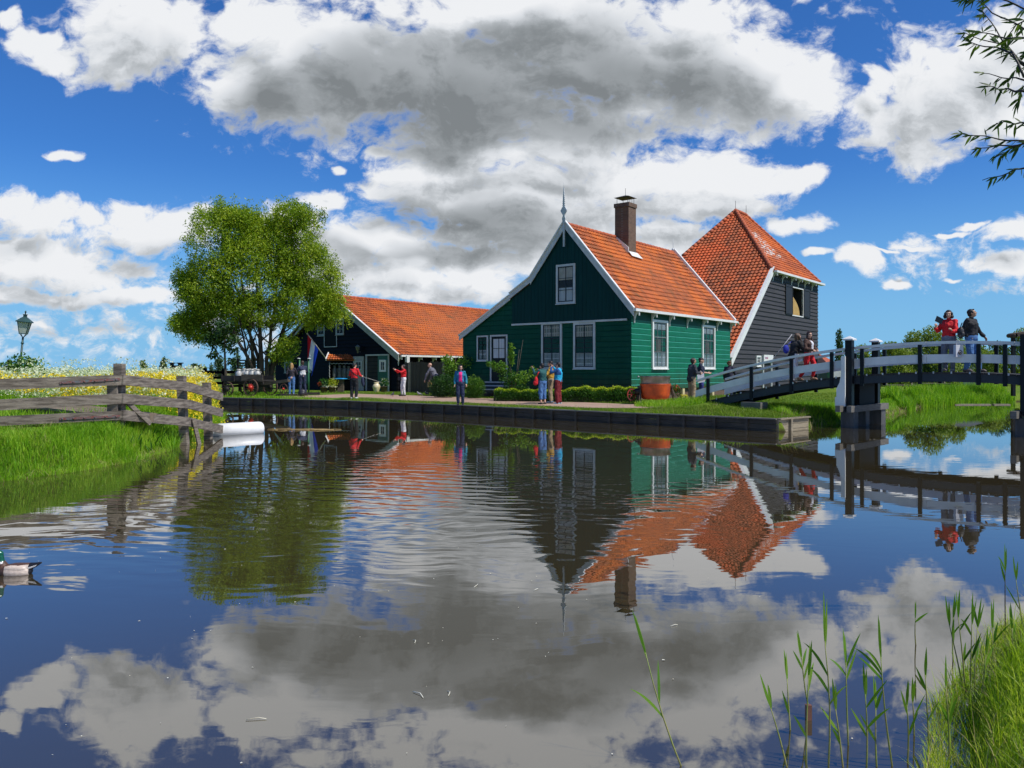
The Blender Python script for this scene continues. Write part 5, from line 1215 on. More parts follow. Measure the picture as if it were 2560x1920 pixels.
# hedge, shrubs, young trees in front of the green house
HEDGE_T = leafmat('hedge_top_leaves', [(.18, .34, .008, 1), (.42, .52, .015, 1), (.66, .66, .05, 1)])  # brighter yellow-green leaves for the upper part of the hedge
hl0 = at(1238, 1000, 33.0); hl1 = at(1592, 1003, 31.2)
hedge = thing('box_hedge', 'low clipped hedge with yellow-green tops along the path before the green house', 'hedge', (hl0.x, hl0.y, .42))
def hedgepart(name, n, mat, size, zlo, zhi, bul=.0):
    f = NR.random(n); side = NR.random(n); P_ = np.zeros((n, 3)); wd = .36+.05*np.sin(f*31)
    th = NR.random(n)*np.pi; rr = .85+.15*NR.random(n)
    cx = hl0.x+(hl1.x-hl0.x)*f; cy = hl0.y+(hl1.y-hl0.y)*f
    hh = (.50+.12*sm01((f-.42)*4)+.035*np.sin(f*60)+.03*np.sin(f*23))
    yy = np.cos(th); zz = np.sin(th)**.45
    P_[:, 0] = cx+NR.normal(size=n)*.02; P_[:, 1] = cy+yy*wd*rr; P_[:, 2] = .42+hh*zz*rr+NR.normal(size=n)*.012
    keep = (zz*rr >= zlo)&(zz*rr <= zhi); return leafpart(name, P_[keep], size, mat, hedge, .6)
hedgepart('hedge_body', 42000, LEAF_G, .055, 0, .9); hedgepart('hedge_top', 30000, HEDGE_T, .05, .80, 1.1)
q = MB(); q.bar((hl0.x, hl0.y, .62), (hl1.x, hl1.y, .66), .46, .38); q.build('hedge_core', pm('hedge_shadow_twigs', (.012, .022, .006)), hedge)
def shrub(label, px, py, d, parts, cat='shrub', name='shrub', stems=0, group=None):
    b0 = at(px, py, d); b0.z = ground_at(b0.x, b0.y); t = thing(name, label, cat, b0, group)
    for (mat, n, dx, dz, rx, rz, sz, asp) in parts: leafpart('foliage', ballpts(n, (b0.x+dx, b0.y, b0.z+dz), (rx, rx*.8, rz), .25), sz, mat, t, asp)
    if stems:
        q = MB()
        for i in range(stems):
            a = rnd.uniform(-.5, .5); L = rnd.uniform(.7, 1.2)*stems_h; q.tube([b0+V(rnd.uniform(-.1, .1), 0, -.05), b0+V(a*.5, rnd.uniform(-.2, .2), L*.5), b0+V(a*1.1, rnd.uniform(-.3, .3), L)], [.022, .015, .006], 6)
        q.build('stem', pm('shrub_bark', (.10, .075, .05), (.06, .045, .03)), t)
    return t
stems_h = 1.5
shrub('dark rounded bush beside the plank fence', 1108, 995, 37.0, [(LEAF_D, 5200, 0, .52, .72, .62, .07, .4), (LEAF_G, 1500, .15, .60, .66, .58, .07, .4), (LEAF_L, 260, .35, .45, .35, .35, .07, .5)])
shrub('feathery green bush between the pink shirted woman and the steps', 1186, 990, 36.0, [(LEAF_G, 3600, 0, .45, .52, .55, .10, .18), (LEAF_L, 1200, 0, .60, .46, .50, .12, .14)])
stems_h = 1.9
shrub('young leafy tree climbing up beside the plank fence', 1135, 985, 38.6, [(LEAF_L, 620, -.1, 1.35, .50, .50, .11, .55), (LEAF_L, 260, .55, 1.75, .50, .30, .11, .55), (LEAF_L, 220, -.35, 1.85, .35, .25, .11, .55), (LEAF_G, 420, -.05, .9, .35, .5, .10, .55)], 'tree', 'young_tree', 5)
stems_h = 2.3
shrub('young pear tree with glossy leaves spread against the green house front', 1285, 985, 34.2, [(LEAF_L, 420, -.12, 2.0, .16, .55, .09, .55), (LEAF_L, 420, -.60, 1.45, .38, .28, .09, .55), (LEAF_G, 520, -.3, 1.05, .45, .35, .09, .55), (LEAF_L, 420, .35, 1.00, .42, .32, .09, .55), (LEAF_L, 200, .85, 1.22, .22, .30, .09, .55), (LEAF_G, 620, .1, .55, .62, .42, .09, .55), (LEAF_L, 160, -1.05, 1.6, .2, .15, .09, .55)], 'tree', 'young_tree', 7)
shrub('red-leaved potted plant right of the orange tub', 1688, 985, 33.0, [(FLOW_R, 120, 0, .55, .20, .20, .07, .5), (LEAF_G, 320, 0, .45, .25, .30, .08, .4)], 'plant', 'potted_plant')
for i, (px, lab) in enumerate(((1712, 'small yellow flowers at the foot of the pale foundation block'), (1759, 'leafy plant under the second side window of the green house'))):
    shrub(lab, px, 992, 33.6, [(FLOW_Y, 70, 0, .18, .22, .10, .06, .6), (LEAF_L, 120, 0, .14, .25, .12, .07, .4)] if i == 0 else [(LEAF_G, 300, 0, .4, .22, .35, .08, .5), (FLOW_R, 60, 0, .45, .18, .2, .07, .5)], 'plant', 'flowering_plant')

# cheese tub on its stand
tub_c = at(1638, 1000, 29.8); tub_c.z = .50; T0 = tub_c
tub = thing('copper_tub', 'big orange copper tub on a stand with a grey zinc tub resting in it', 'tub', tub_c)
COPP = pm('orange_copper', (.82, .13, .018), (.42, .06, .015), rough=.5, scale=2.2, metallic=.1, grain=.35, contrast=(.3, .7)); ZINC = pm('zinc', (.36, .38, .37), (.24, .25, .23), rough=.35, scale=4, metallic=.55)
q = MB(); q.lathe([(.05, .12), (.44, .12), (.52, .16), (.555, .30), (.585, .62), (.595, .70), (.60, .72), (.57, .72), (.55, .3), (.05, .25)], T0, 40, caps=False); q.build('copper_bowl', COPP, tub)
q = MB(); q.lathe([(.05, .50), (.50, .50), (.535, .70), (.585, 1.0), (.60, 1.005), (.595, 1.02), (.57, 1.0), (.52, .70), (.05, .54)], T0, 40, caps=False)
q.tube([T0+V(-.62, 0, .98), T0+V(-.68, .02, .99), T0+V(-.64, .04, 1.0)], .03, 6); q.build('zinc_tub', ZINC, tub)
q = MB()
for sgn in (-1, 1):
    for dy in (-.28, .28): q.bar(T0+V(sgn*.60, dy*.3, .62), T0+V(sgn*(.80 if sgn > 0 else .62), dy*1.2, -.02), .05, .07, up=(0, 1, 0))
    q.bar(T0+V(sgn*.62, -.2, .6), T0+V(sgn*.62, .2, .6), .07, .07)
q.build('stand', WOODL, tub)
q = MB(); c = T0+V(-.93, -.1, .30); n = 18; vs = []
for k in range(n):
    a = 2*math.pi*k/n; rad = Vector((math.cos(a)*.8, .5*math.cos(a), math.sin(a)))
    for rr, ww in ((.24, -.03), (.24, .03), (.19, .03), (.19, -.03)): vs.append(c+rad*rr+V(0, ww, 0))
q.add(vs, [(4*k+j, 4*k+(j+1) % 4, 4*((k+1) % n)+(j+1) % 4, 4*((k+1) % n)+j) for k in range(n) for j in range(4)])
for k in range(6): a = math.pi*k/3; q.tube([c, c+Vector((math.cos(a)*.8, .5*math.cos(a), math.sin(a)))*.21], .014, 5)
(q.build('crank_wheel', pm('red_iron', (.30, .03, .02), (.10, .02, .018), rough=.6), tub))
q = MB(); q.lathe([(.10, -.1), (.13, -.05), (.13, .1), (.08, .16)], T0+V(-.70, -.05, .42), 12, axis=(1, 0, 0)); q.box(T0.x-.72, T0.x-.64, T0.y-.1, T0.y+.1, T0.z-.02, T0.z+.35); q.build('gearbox', BLACKM, tub)

# far benches on the right lawn
BEN = pm('grey_brown_bench', (.17, .13, .10), (.10, .08, .06), rough=.8)
def bench(px, py, d, L, label):
    b0 = at(px, py, d); b0.z = .45; t = thing('picnic_bench', label, 'bench', b0, 'benches on the lawn')
    q = MB(); q.box(b0.x-L/2, b0.x+L/2, b0.y-.35, b0.y+.35, b0.z+.66, b0.z+.72); q.build('tabletop', BEN, t)
    for s_ in (-.62, .62): q = MB(); q.box(b0.x-L/2, b0.x+L/2, b0.y+s_-.13, b0.y+s_+.13, b0.z+.42, b0.z+.46); q.build('seat', BEN, t)
    for s_ in (-.38, .38): q = MB(); q.box(b0.x+s_*L-.04, b0.x+s_*L+.04, b0.y-.7, b0.y+.7, b0.z+.34, b0.z+.42); q.bar(b0+V(s_*L, -.2, .7), b0+V(s_*L, -.6, 0), .06, .09, up=(1, 0, 0)); q.bar(b0+V(s_*L, .2, .7), b0+V(s_*L, .6, 0), .06, .09, up=(1, 0, 0)); q.build('leg', BEN, t)
bench(2241, 968, 44, 1.9, 'brown picnic bench on the lawn seen under the bridge, left one'); bench(2325, 965, 50, 2.0, 'brown picnic bench farther back and right of the first one')

# ================================================================== trees
BARK = pm('grey_brown_bark', (.13, .10, .065), (.055, .042, .028), rough=.9, scale=3, stretch=(3, 3, .8), grain=.6, bump=.02, bscale=9)
BARKM = pm('mossy_bark', (.16, .15, .05), (.07, .06, .03), rough=.9, scale=3, stretch=(2, 2, .8), grain=.5, bump=.02, bscale=9)
WIL = leafmat('willow_leaves', [(.075, .150, .008, 1), (.17, .28, .010, 1), (.31, .41, .020, 1), (.43, .48, .035, 1)], trans=.33)
TD = 43.0; tb = at(650, 930, TD); tb.z = .4
willow = thing('willow_tree', 'large round crowned green willow with many bare stems rising behind the farm cart', 'tree', tb)
lobes = [(560, 610, 92, 100, 1.6), (600, 575, 60, 60, 1), (660, 640, 95, 90, 1.8), (730, 620, 90, 95, 1.8), (770, 680, 80, 80, 1.4), (640, 700, 150, 110, 2.4), (520, 720, 75, 75, 1.4), (480, 770, 42, 60, .9), (560, 775, 100, 62, 1.5), (500, 810, 60, 55, .9),
         (660, 780, 110, 42, 1.4), (765, 765, 80, 62, 1.4), (815, 730, 42, 75, 1.0), (825, 775, 38, 45, .9), (740, 545, 55, 35, .8), (555, 545, 38, 32, .6), (540, 835, 50, 25, .4), (470, 700, 26, 20, .4), (620, 560, 40, 30, .6), (462, 812, 22, 22, .3), (690, 590, 60, 45, .8), (722, 862, 24, 22, .2), (700, 885, 22, 20, .12), (495, 835, 36, 16, .22)]
cp = []; cn = []
for (px, py, rx, ry, w_) in lobes:
    c = at(px, py, TD); sx, sz = rx/F*TD, ry/F*TD; n = int(760*w_)
    cc_ = ballpts(n, (c.x, c.y+rnd.uniform(-.6, .6), c.z), (sx, max(sx*.85, 1.2), sz), .35); cp.append(cc_)
for (px, py, rx, ry, w_) in lobes:        # outlying sprigs that break up the outline
    for _ in range(5):
        a = rnd.uniform(-.6, 3.7); r_ = rnd.uniform(.98, 1.16); c = at(px+rx*r_*math.cos(a), py-ry*r_*math.sin(a), TD); n = rnd.randint(5, 14)
        cp.append(np.array(c)+np.array([0, rnd.uniform(-.8, .8), 0])+NR.normal(size=(n, 3))*np.array([.10, .10, .26]))
cp = np.concatenate(cp)
# clumps with gaps: drop clump centres where a coarse noise is low
keepc = np.array([mnoise.noise(Vector(p)*1.05) > -.12-.22*rnd.random() for p in cp]); cp = cp[keepc]
off = NR.normal(size=(len(cp), 11, 3))*np.array([.095, .095, .13]); L_ = (cp[:, None, :]+off).reshape(-1, 3)
leafpart('crown', L_, .13, WIL, willow, .40, droop=.25)
# stems and branches
sk = MB(); skm = MB()
def branch(mb, p, d, L, r, depth, curl=.25):
    n = 5; pts_ = [p]; q_ = Vector(p); dd = Vector(d).normalized()
    for i in range(n):
        dd = (dd+Vector((rnd.uniform(-curl, curl), rnd.uniform(-curl, curl), rnd.uniform(-.05, .18)))*.5).normalized(); q_ = q_+dd*L/n; pts_.append(q_.copy())
    mb.tube(pts_, [r*(1-.62*i/n) for i in range(n+1)], 7)
    if depth > 0:
        for k in range(3):
            j = rnd.randint(2, n); a = rnd.uniform(0, 6.28); e = (dd+Vector((math.cos(a), math.sin(a), .2))*.75).normalized()
            branch(mb, pts_[j], e, L*rnd.uniform(.5, .72), r*.42, depth-1, curl)
for (px, py, r, top_px, top_py, mb) in ((628, 928, .09, 585, 720, sk), (640, 928, .13, 600, 660, skm), (655, 930, .17, 640, 650, sk), (665, 930, .14, 700, 660, sk), (672, 930, .19, 750, 690, sk), (650, 930, .13, 570, 660, sk), (668, 930, .11, 790, 750, sk), (645, 928, .13, 520, 720, sk)):
    p0 = at(px, py, TD+rnd.uniform(-.3, .3)); p0.z = .35; p1 = at(top_px, top_py, TD+rnd.uniform(-1, 1)); d = p1-p0; L = d.length
    side = Vector((d.x*.35, 0, 0)); m1 = p0+d*.28-side*.5; m2 = p0+d*.62-side*.25
    P_ = [p0.lerp(m1, t/3) for t in range(3)]+[m1.lerp(m2, t/3) for t in range(3)]+[m2.lerp(p1, t/3) for t in range(4)]
    P_ = [P_[0]]+[p+V(rnd.uniform(-.06, .06), rnd.uniform(-.06, .06), 0) for p in P_[1:]]
    mb.tube(P_, [r*(1-.085*i) for i in range(10)], 9)
    for k in range(6):
        j = rnd.randint(3, 9); a = rnd.uniform(0, 6.28); branch(mb, P_[j], Vector((math.cos(a)*.8, math.sin(a)*.5, .6)), L*rnd.uniform(.12, .22), r*(1-.085*j)*.5, 1)
# a few lower side boughs, visible against the sky
for (a_, b_, r) in (((662, 880), (735, 830), .07), ((640, 900), (600, 800), .06), ((672, 890), (745, 862), .05)): p0 = at(*a_, TD-.3); p1 = at(*b_, TD-.4); sk.tube([p0, p0.lerp(p1, .4)-V(0, 0, .12), p0.lerp(p1, .75)-V(0, 0, .06), p1], [r, r*.8, r*.6, r*.35], 7)
sk.build('trunk', BARK, willow); skm.build('mossy_stem', BARKM, willow)
# dark leaved chestnut sapling at its left
tc_ = at(563, 945, 40.5); tc_.z = .4; sap = thing('chestnut_tree', 'slim young chestnut with big dark drooping leaves left of the willow', 'tree', tc_)
q = MB(); q.tube([tc_, tc_+V(.02, 0, 1.2), tc_+V(-.03, 0, 2.4), tc_+V(.02, 0, 3.6)], [.085, .07, .05, .02], 8)
for (dx, z0, z1) in ((-.55, 1.9, 2.3), (.45, 2.2, 2.5), (-.6, 2.5, 2.9), (.5, 2.8, 3.0), (-.4, 3.0, 3.4), (.35, 1.7, 1.95)): q.tube([tc_+V(0, 0, z0), tc_+V(dx*.6, rnd.uniform(-.2, .2), (z0+z1)/2+.1), tc_+V(dx, rnd.uniform(-.3, .3), z1)], [.02, .015, .006], 5)
q.build('trunk', BARK, sap)
CHN = leafmat('chestnut_leaves', [(.010, .030, .006, 1), (.022, .06, .010, 1), (.05, .11, .015, 1)], trans=.22)
ps = []
for (dx, dz, r, n) in ((-.6, 2.2, .3, 60), (.5, 2.4, .28, 50), (-.55, 2.8, .4, 110), (.45, 3.0, .4, 90), (-.25, 3.3, .5, 150), (.3, 1.9, .22, 35), (0, 3.7, .55, 160), (-.8, 3.1, .35, 80), (.05, 2.6, .3, 60)): ps.append(ballpts(n, (tc_.x+dx, tc_.y, tc_.z+dz), (r, r, r*.7), .2))
leafpart('crown', np.concatenate(ps), .24, CHN, sap, .42, droop=.9)

# far trees: each its own thing
TREE_F = leafmat('far_tree_leaves', [(.022, .055, .016, 1), (.05, .10, .022, 1), (.085, .14, .03, 1)], trans=.25)
TREE_O = leafmat('far_willow_leaves', [(.10, .17, .025, 1), (.20, .28, .04, 1), (.30, .36, .07, 1)], trans=.4)
TREE_B = leafmat('bluish_far_leaves', [(.03, .07, .035, 1), (.06, .12, .05, 1), (.10, .16, .06, 1)], trans=.25)
def fartree(label, px, ytop, d, wpx, mat, n=900, name='tree', trunk=.35, ybot=925, group='far trees along the horizon', cone=0.0):
    b0 = at(px, ybot, d); b0.z = .4; H = CZ+(HZ-ytop)/F*d-.4; w_ = wpx/2/F*d; t = thing(name, label, 'tree', b0, group)
    q = MB(); q.tube([b0, b0+V(0, 0, H*.5), b0+V(0, 0, H*.85)], [w_*.10+.05, w_*.06+.03, .03], 6)
    ps = []
    k = 9
    for i in range(k):
        f = (i+.3)/k; z = H*(trunk*.5+(1-trunk*.5)*f); a = rnd.uniform(0, 6.28); rr = w_*(math.sin(min(1, f*1.15+.12)*math.pi*.86)**.6)*(1-cone*f)
        ps.append(ballpts(int(n*1.9/k), (b0.x+math.cos(a)*rr*.30, b0.y+math.sin(a)*rr*.3, b0.z+z), (max(rr*.95, w_*.3), rr*.8, H*.17), .3))
        q.tube([b0+V(0, 0, z*.7), b0+V(math.cos(a)*rr*.5, math.sin(a)*rr*.4, z)], [.05+w_*.03, .02], 5)
    q.build('trunk', BARK, t); leafpart('crown', np.concatenate(ps), max(.12, d*5.2/F), mat, t, .6); return t
FT = [('tiny round tree on the horizon above the flowers left of the tall fence post', 72, 905, 150, 26, TREE_O, 260), ('small bush on the horizon right of the street lamp', 96, 915, 120, 30, TREE_O, 260),
      ('round olive tree on the horizon right of the tall fence post', 358, 904, 130, 20, TREE_O, 260), ('dark round tree on the horizon left of the black gateposts', 410, 898, 110, 20, TREE_F, 350),
      ('dark tree pair on the horizon right of the black gateposts', 486, 911, 130, 20, TREE_F, 260), ('grey-green tree next to the dark pair on the horizon', 500, 914, 132, 14, TREE_F, 200), ('low yellowish tree left of the chestnut on the horizon', 512, 918, 120, 18, TREE_O, 200),
      ('bluish poplar clump left of the chestnut trunk', 548, 896, 110, 30, TREE_B, 500), ('bluish poplar clump right of the chestnut trunk', 590, 892, 108, 32, TREE_B, 500), ('bluish tree glimpsed between the willow stems', 622, 900, 112, 30, TREE_B, 400),
      ('bluish tree between the willow and the black barn', 694, 898, 108, 30, TREE_B, 450), ('small bluish tree left of the black barn wall', 675, 905, 112, 22, TREE_B, 300), ('tiny dark tree on the horizon under the chestnut leaves', 528, 912, 120, 9, TREE_B, 120)]
for a in FT: fartree(a[0], a[1], a[2], a[3], a[4], a[5], a[6])
RT = [('slim dark poplar beside the barn above the bridge rail', 2097, 832, 95, 24, TREE_F, 900, .0), ('leafy willow left of the red jacketed woman, lowest of its row', 2235, 862, 70, 80, TREE_O, 2400, 0), ('tall leafy willow second in the row over the bridge', 2282, 838, 68, 90, TREE_O, 3000, 0),
      ('tall leafy willow directly behind the red jacketed woman', 2335, 826, 66, 100, TREE_O, 3400, 0), ('leafy willow behind the man in black', 2395, 850, 68, 96, TREE_O, 2800, 0), ('low willow right of the man in black', 2450, 870, 70, 90, TREE_O, 2400, 0),
      ('low tree left of the thatched shelter', 2500, 862, 72, 70, TREE_F, 1800, 0), ('bushy tree at the right edge beyond the bridge', 2552, 832, 66, 90, TREE_O, 2600, 0), ('small tree behind the white capped bridge posts', 2160, 868, 80, 56, TREE_O, 1400, 0), ('dark tree behind the left end of the willow row', 2195, 885, 74, 60, TREE_F, 1400, 0)]
RT += [('low willow filling the row left of the red jacketed woman', 2255, 878, 64, 70, TREE_O, 2000, 0), ('low willow filling the row right of the red jacketed woman', 2365, 872, 63, 84, TREE_O, 2200, 0), ('low bush beyond the pavilion near the shelter', 2475, 885, 62, 84, TREE_O, 2200, 0), ('low bush behind the second white capped post', 2190, 897, 66, 60, TREE_O, 1600, 0)]
for a in RT: fartree(a[0], a[1], a[2], a[3], a[4], a[5], a[6], trunk=.05, group='trees beyond the footbridge')
# bush under the street lamp
shrub('green elder bush around the foot of the street lamp', 45, 955, 26.5, [(LEAF_G, 1500, .1, .9, .75, .75, .11, .5), (LEAF_L, 500, .1, 1.1, .65, .65, .11, .5), (LEAF_L, 160, -.5, 1.1, .5, .35, .1, .5), (LEAF_L, 160, .55, 1.2, .45, .4, .1, .5)])
# black gateposts and rails in the field, far roofs
fg = thing('black_field_gate', 'black gate with two capped posts standing in the field behind the yellow flowers', 'gate', at(440, 925, 60))
for px in (430, 450): p_ = at(px, 909, 60); q = MB(); q.box(p_.x-.12, p_.x+.12, p_.y-.1, p_.y+.1, .4, p_.z); q.box(p_.x-.20, p_.x+.20, p_.y-.18, p_.y+.18, p_.z, p_.z+.08); q.build('post', BLACK, fg)
a, b = at(430, 925, 60), at(450, 925, 60); q = MB()
for z in (1.0, 1.35, 1.7, 2.0): q.bar(V(a.x, a.y, z), V(b.x, b.y, z), .08, .22)
q.build('rail', BLACK, fg)
bf_ = thing('black_rail_fence', 'low black rail fence between the flowering bank and the farm cart', 'fence', at(540, 945, 46))
p0, p1 = at(462, 930, 44), at(600, 930, 46)
for z in (1.62, 1.30, .98): q = MB(); q.bar(V(p0.x, p0.y, z), V(p1.x, p1.y, z), .06, .16); q.build('rail', TAR, bf_)
for f in (.02, .35, .68, .99): p_ = p0.lerp(p1, f); q = MB(); q.box(p_.x-.08, p_.x+.08, p_.y+.03, p_.y+.16, .3, 1.85); q.build('post', TAR, bf_)
bf2 = dup(bf_, at(545, 945, 46)+V(3.9, .6, 0), 'low black rail fence running on behind the cart to the black barn')
def farhouse(label, px0, px1, ytop, yeave, d, wall, roof, cat='house', name='far_house', openings=False):
    a, b = at(px0, yeave, d), at(px1, yeave, d); zt = CZ+(HZ-ytop)/F*d; t = thing(name, label, cat, (a.x, a.y, .4)); q = MB()
    q.box(a.x+.2, b.x-.2, a.y, a.y+5, .3, a.z); q.build('wall', wall, t); q = MB(); m = 2.5
    q.add([(a.x, a.y-.3, a.z-.1), (b.x, a.y-.3, a.z-.1), (b.x, a.y+5.3, a.z-.1), (a.x, a.y+5.3, a.z-.1), (a.x+.4, a.y+m, zt), (b.x-.4, a.y+m, zt)], [(0, 1, 5, 4), (2, 3, 4, 5), (0, 4, 3), (1, 2, 5), (3, 2, 1, 0)]); q.build('roof', roof, t)
    for i in range(max(1, int((b.x-a.x)/1.6))): q = MB(); x = a.x+.7+i*1.5; q.box(x, x+.7, a.y-.05, a.y, 1.0, min(a.z-.25, 2.0)); q.build('window', WHITEG, t)
    return t
FROOF = pm('far_orange_roof', (.50, .12, .05), (.38, .09, .04))
farhouse('tiny orange roofed shed in the field left of the black gate', 404, 428, 916, 924, 75, TAR, FROOF)
farhouse('small green shed with orange roof seen between the bridge rails', 2062, 2085, 880, 903, 62, DGREEN, FROOF)
farhouse('low white windowed pavilion behind the feet of the people on the bridge', 2352, 2482, 884, 901, 64, pm('grey_green_wall', (.10, .16, .15)), pm('dark_flat_roof', (.05, .06, .05)), 'building', 'pavilion')
sh = thing('thatched_shelter', 'dark roofed open shelter rising above the bridge rail at the right edge', 'shelter', at(2545, 925, 40)); a, b = at(2530, 838, 40), at(2610, 830, 40)
q = MB(); q.prism([a+V(0, -.3, -.10), a+V(0, .3, -.10), b+V(0, .3, -.02), b+V(0, -.3, -.02)], V(0, 0, .20)); q.tube([a+V(0, -.3, -.02), a+V(0, .3, -.02)], .11, 8); q.build('roof', pm('brown_thatch', (.09, .065, .05), rough=.95), sh)
for px in (2533, 2590): p_ = at(px, 925, 40); q = MB(); q.box(p_.x-.08, p_.x+.08, p_.y-.08, p_.y+.08, .4, CZ+88/F*40); q.build('post', BLACK, sh)

# ================================================================== grass, flowers, reeds
GR1 = leafmat('long_bank_grass', [(.075, .20, .008, 1), (.16, .36, .012, 1), (.27, .47, .02, 1), (.42, .50, .07, 1)], trans=.4, spec=.25)
GRD = leafmat('dull_grass', [(.06, .13, .012, 1), (.12, .20, .02, 1), (.22, .26, .05, 1), (.34, .30, .10, 1)], trans=.3)
GR2 = leafmat('short_lawn_grass', [(.07, .15, .010, 1), (.14, .23, .018, 1), (.24, .30, .04, 1)], trans=.3, spec=.2)
GR3 = leafmat('near_bright_grass', [(.14, .28, .008, 1), (.28, .44, .015, 1), (.44, .58, .03, 1), (.60, .60, .12, 1)], trans=.4, spec=.3)
STRAW = leafmat('dry_straw', [(.30, .24, .10, 1), (.42, .34, .16, 1), (.22, .17, .07, 1)], trans=.15)
def scatter(n, x0, x1, y0, y1, cond):
    out = np.zeros((0, 2))
    while len(out) < n:
        p = np.stack([NR.uniform(x0, x1, n*2), NR.uniform(y0, y1, n*2)], 1); out = np.concatenate([out, p[cond(p)]])
        if len(out) == 0: break
    return out[:n]
def sdist(p): d = poly_dist(p, WATER_POLY); return np.where(inside(p, WATER_POLY), -d, d)
def grass(name, n, box, cond, h, w, mat, lean=.35, hfun=None, zoff=-.01, seg=3):
    p = scatter(n, *box, cond); z = ground_z(p)+zoff; hh = h[0]+(h[1]-h[0])*NR.random(len(p))**1.5
    if hfun is not None: hh = hh*hfun(p)
    v, f = blades_np(np.concatenate([p, np.maximum(z, -.05)[:, None]], 1), hh, w, lean, seg=seg); o = blade_mesh(name, v, f, mat); tag(o, kind='stuff'); return o
infr = lambda p, m=1.06: (np.abs(p[:, 0]) < (.6656*p[:, 1]*m+.3))
def clump(p, s=1.3): return np.array([mnoise.noise(Vector((a*s, b*s, 3.1))) for a, b in p])
# left bank, in front of and below the fence
cl_ = lambda p: (sdist(p) > -.10)&infr(p)
grass('grass', 62000, (-11.5, -6.9, 11.2, 17.5), lambda p: cl_(p)&(p[:, 0] < -6.9), (.06, .17), .012, GR1, .5, hfun=lambda p: .42+1.35*np.exp(-np.abs(sdist(p)-.3)*1.5)+.4*clump(p))
grass('grass', 26000, (-22, -7.0, 16.2, 27.5), lambda p: (sdist(p) > .0)&infr(p), (.14, .42), .022, GR1, .5, hfun=lambda p: 1+.4*clump(p, .8))
grass('grass', 7000, (-10.8, -7.0, 16.8, 27.0), lambda p: (sdist(p) > -.12)&(sdist(p) < .7), (.2, .55), .022, GR1, .6)
grass('grass', 6000, (-11.5, -6.9, 11.2, 18.5), lambda p: cl_(p)&(clump(p, 2.1) > .12), (.06, .24), .014, GRD, .8)
grass('dry_stems', 500, (-11.5, -6.9, 11.2, 19.5), lambda p: cl_(p)&(sdist(p) < .12), (.08, .26), .012, STRAW, 1.0)
grass('broad_weeds', 220, (-8.6, -7.2, 15.4, 19.0), lambda p: (sdist(p) > .02), (.18, .42), .06, LEAF_G, .7)
# quay strip and the lawn under the bridge
qd = lambda p: poly_dist(p, QUAY, False)
grass('grass', 26000, (-8, 10.2, 22.2, 36.5), lambda p: (sdist(p) > .05)&(qd(p) < 1.0), (.03, .09), .012, GR2, .5)
grass('grass', 26000, (2.5, 11.5, 22.3, 31.0), lambda p: (sdist(p) > .1)&(p[:, 0]+p[:, 1]*.0 > 2.5)&~((p[:, 1] > 26.2)&(p[:, 0] < 6.8)), (.04, .14), .014, GR2, .5, hfun=lambda p: 1+.5*clump(p, .9))
grass('grass', 15000, (8.4, 13.8, 23.2, 30), lambda p: (sdist(p) > -.1)&(sdist(p) < 2.2), (.06, .30), .018, GR1, .6, hfun=lambda p: np.where(p[:, 0] > 11.2, .45, 1.0))
grass('grass', 2600, (4.4, 7.2, 26.2, 29.2), lambda p: (np.hypot(p[:, 0]-5.7, (p[:, 1]-27.6)) < 1.3), (.10, .32), .016, GR1, .5)
grass('grass', 22000, (-12, 12, 29.5, 46), lambda p: (sdist(p) > 4.2+2.4*sm01((2-p[:, 0])/14))&(sdist(p) < 9)&infr(p), (.05, .14), .02, GR2, .5)
grass('grass', 9000, (-22, -9, 36.5, 44), lambda p: (sdist(p) > .1)&((p[:, 0] < -12.8)|(sdist(p) < .8))&(sdist(p) < 5), (.06, .22), .022, GR1, .5)
grass('reed_bed', 9500, (16.2, 27.4, 31, 44.5), lambda p: (sdist(p) > -.25)&(sdist(p) < 1.2)&((p[:, 0] > 19.3)|(np.abs(p[:, 0]-17.4) < .55)), (.35, .85), .035, GR1, .35)
grass('grass', 9000, (10.5, 24, 26.0, 42), lambda p: (sdist(p) > -.1)&(sdist(p) < .8), (.04, .20), .02, GR1, .5)
grass('grass', 14000, (11, 24, 27.0, 46), lambda p: (sdist(p) > .5)&(sdist(p) < 7)&infr(p), (.03, .10), .02, GR2, .4)
grass('dry_stems', 900, (8.8, 24, 23, 40), lambda p: (sdist(p) > -.15)&(sdist(p) < .2), (.15, .45), .02, STRAW, .9)
wq_ = []; wd_ = []
for i in range(len(QUAY)-3):
    a_, b_ = Vector((*QUAY[i], 0)), Vector((*QUAY[i+1], 0)); tt = (b_-a_).normalized(); oo = Vector((-tt.y, tt.x, 0))
    if not inside(np.array([[((a_+b_)/2+oo*.2).x, ((a_+b_)/2+oo*.2).y]]), WATER_POLY)[0]: oo = -oo
    for j in range(int((b_-a_).length*46)):
        f_ = rnd.random(); c_ = a_.lerp(b_, f_); 
        if mnoise.noise(Vector((c_.x*.9, c_.y*.9, 2))) < (-.05 if i > 0 else -.5): continue
        c_ = c_+oo*rnd.uniform(-.10, .10); wq_.append((c_.x, c_.y, .365)); wd_.append(tuple(oo*1.0+tt*rnd.uniform(-.5, .5)))
v_, f_ = blades_np(np.array(wq_), .10+.20*NR.random(len(wq_))**2, .014, 1.3, seg=3, dirs=np.array(wd_)); tag(blade_mesh('edge_weeds', v_, f_, GR1), kind='stuff')
v_, f_ = blades_np(np.array(wq_)[::3]-np.array([0, 0, .05]), .22, .012, -2.2, seg=3, dirs=-np.array(wd_)[::3]*.25+np.array([0, 0, -1.0])*0); tag(blade_mesh('dry_edge_weeds', v_, f_, STRAW), kind='stuff')
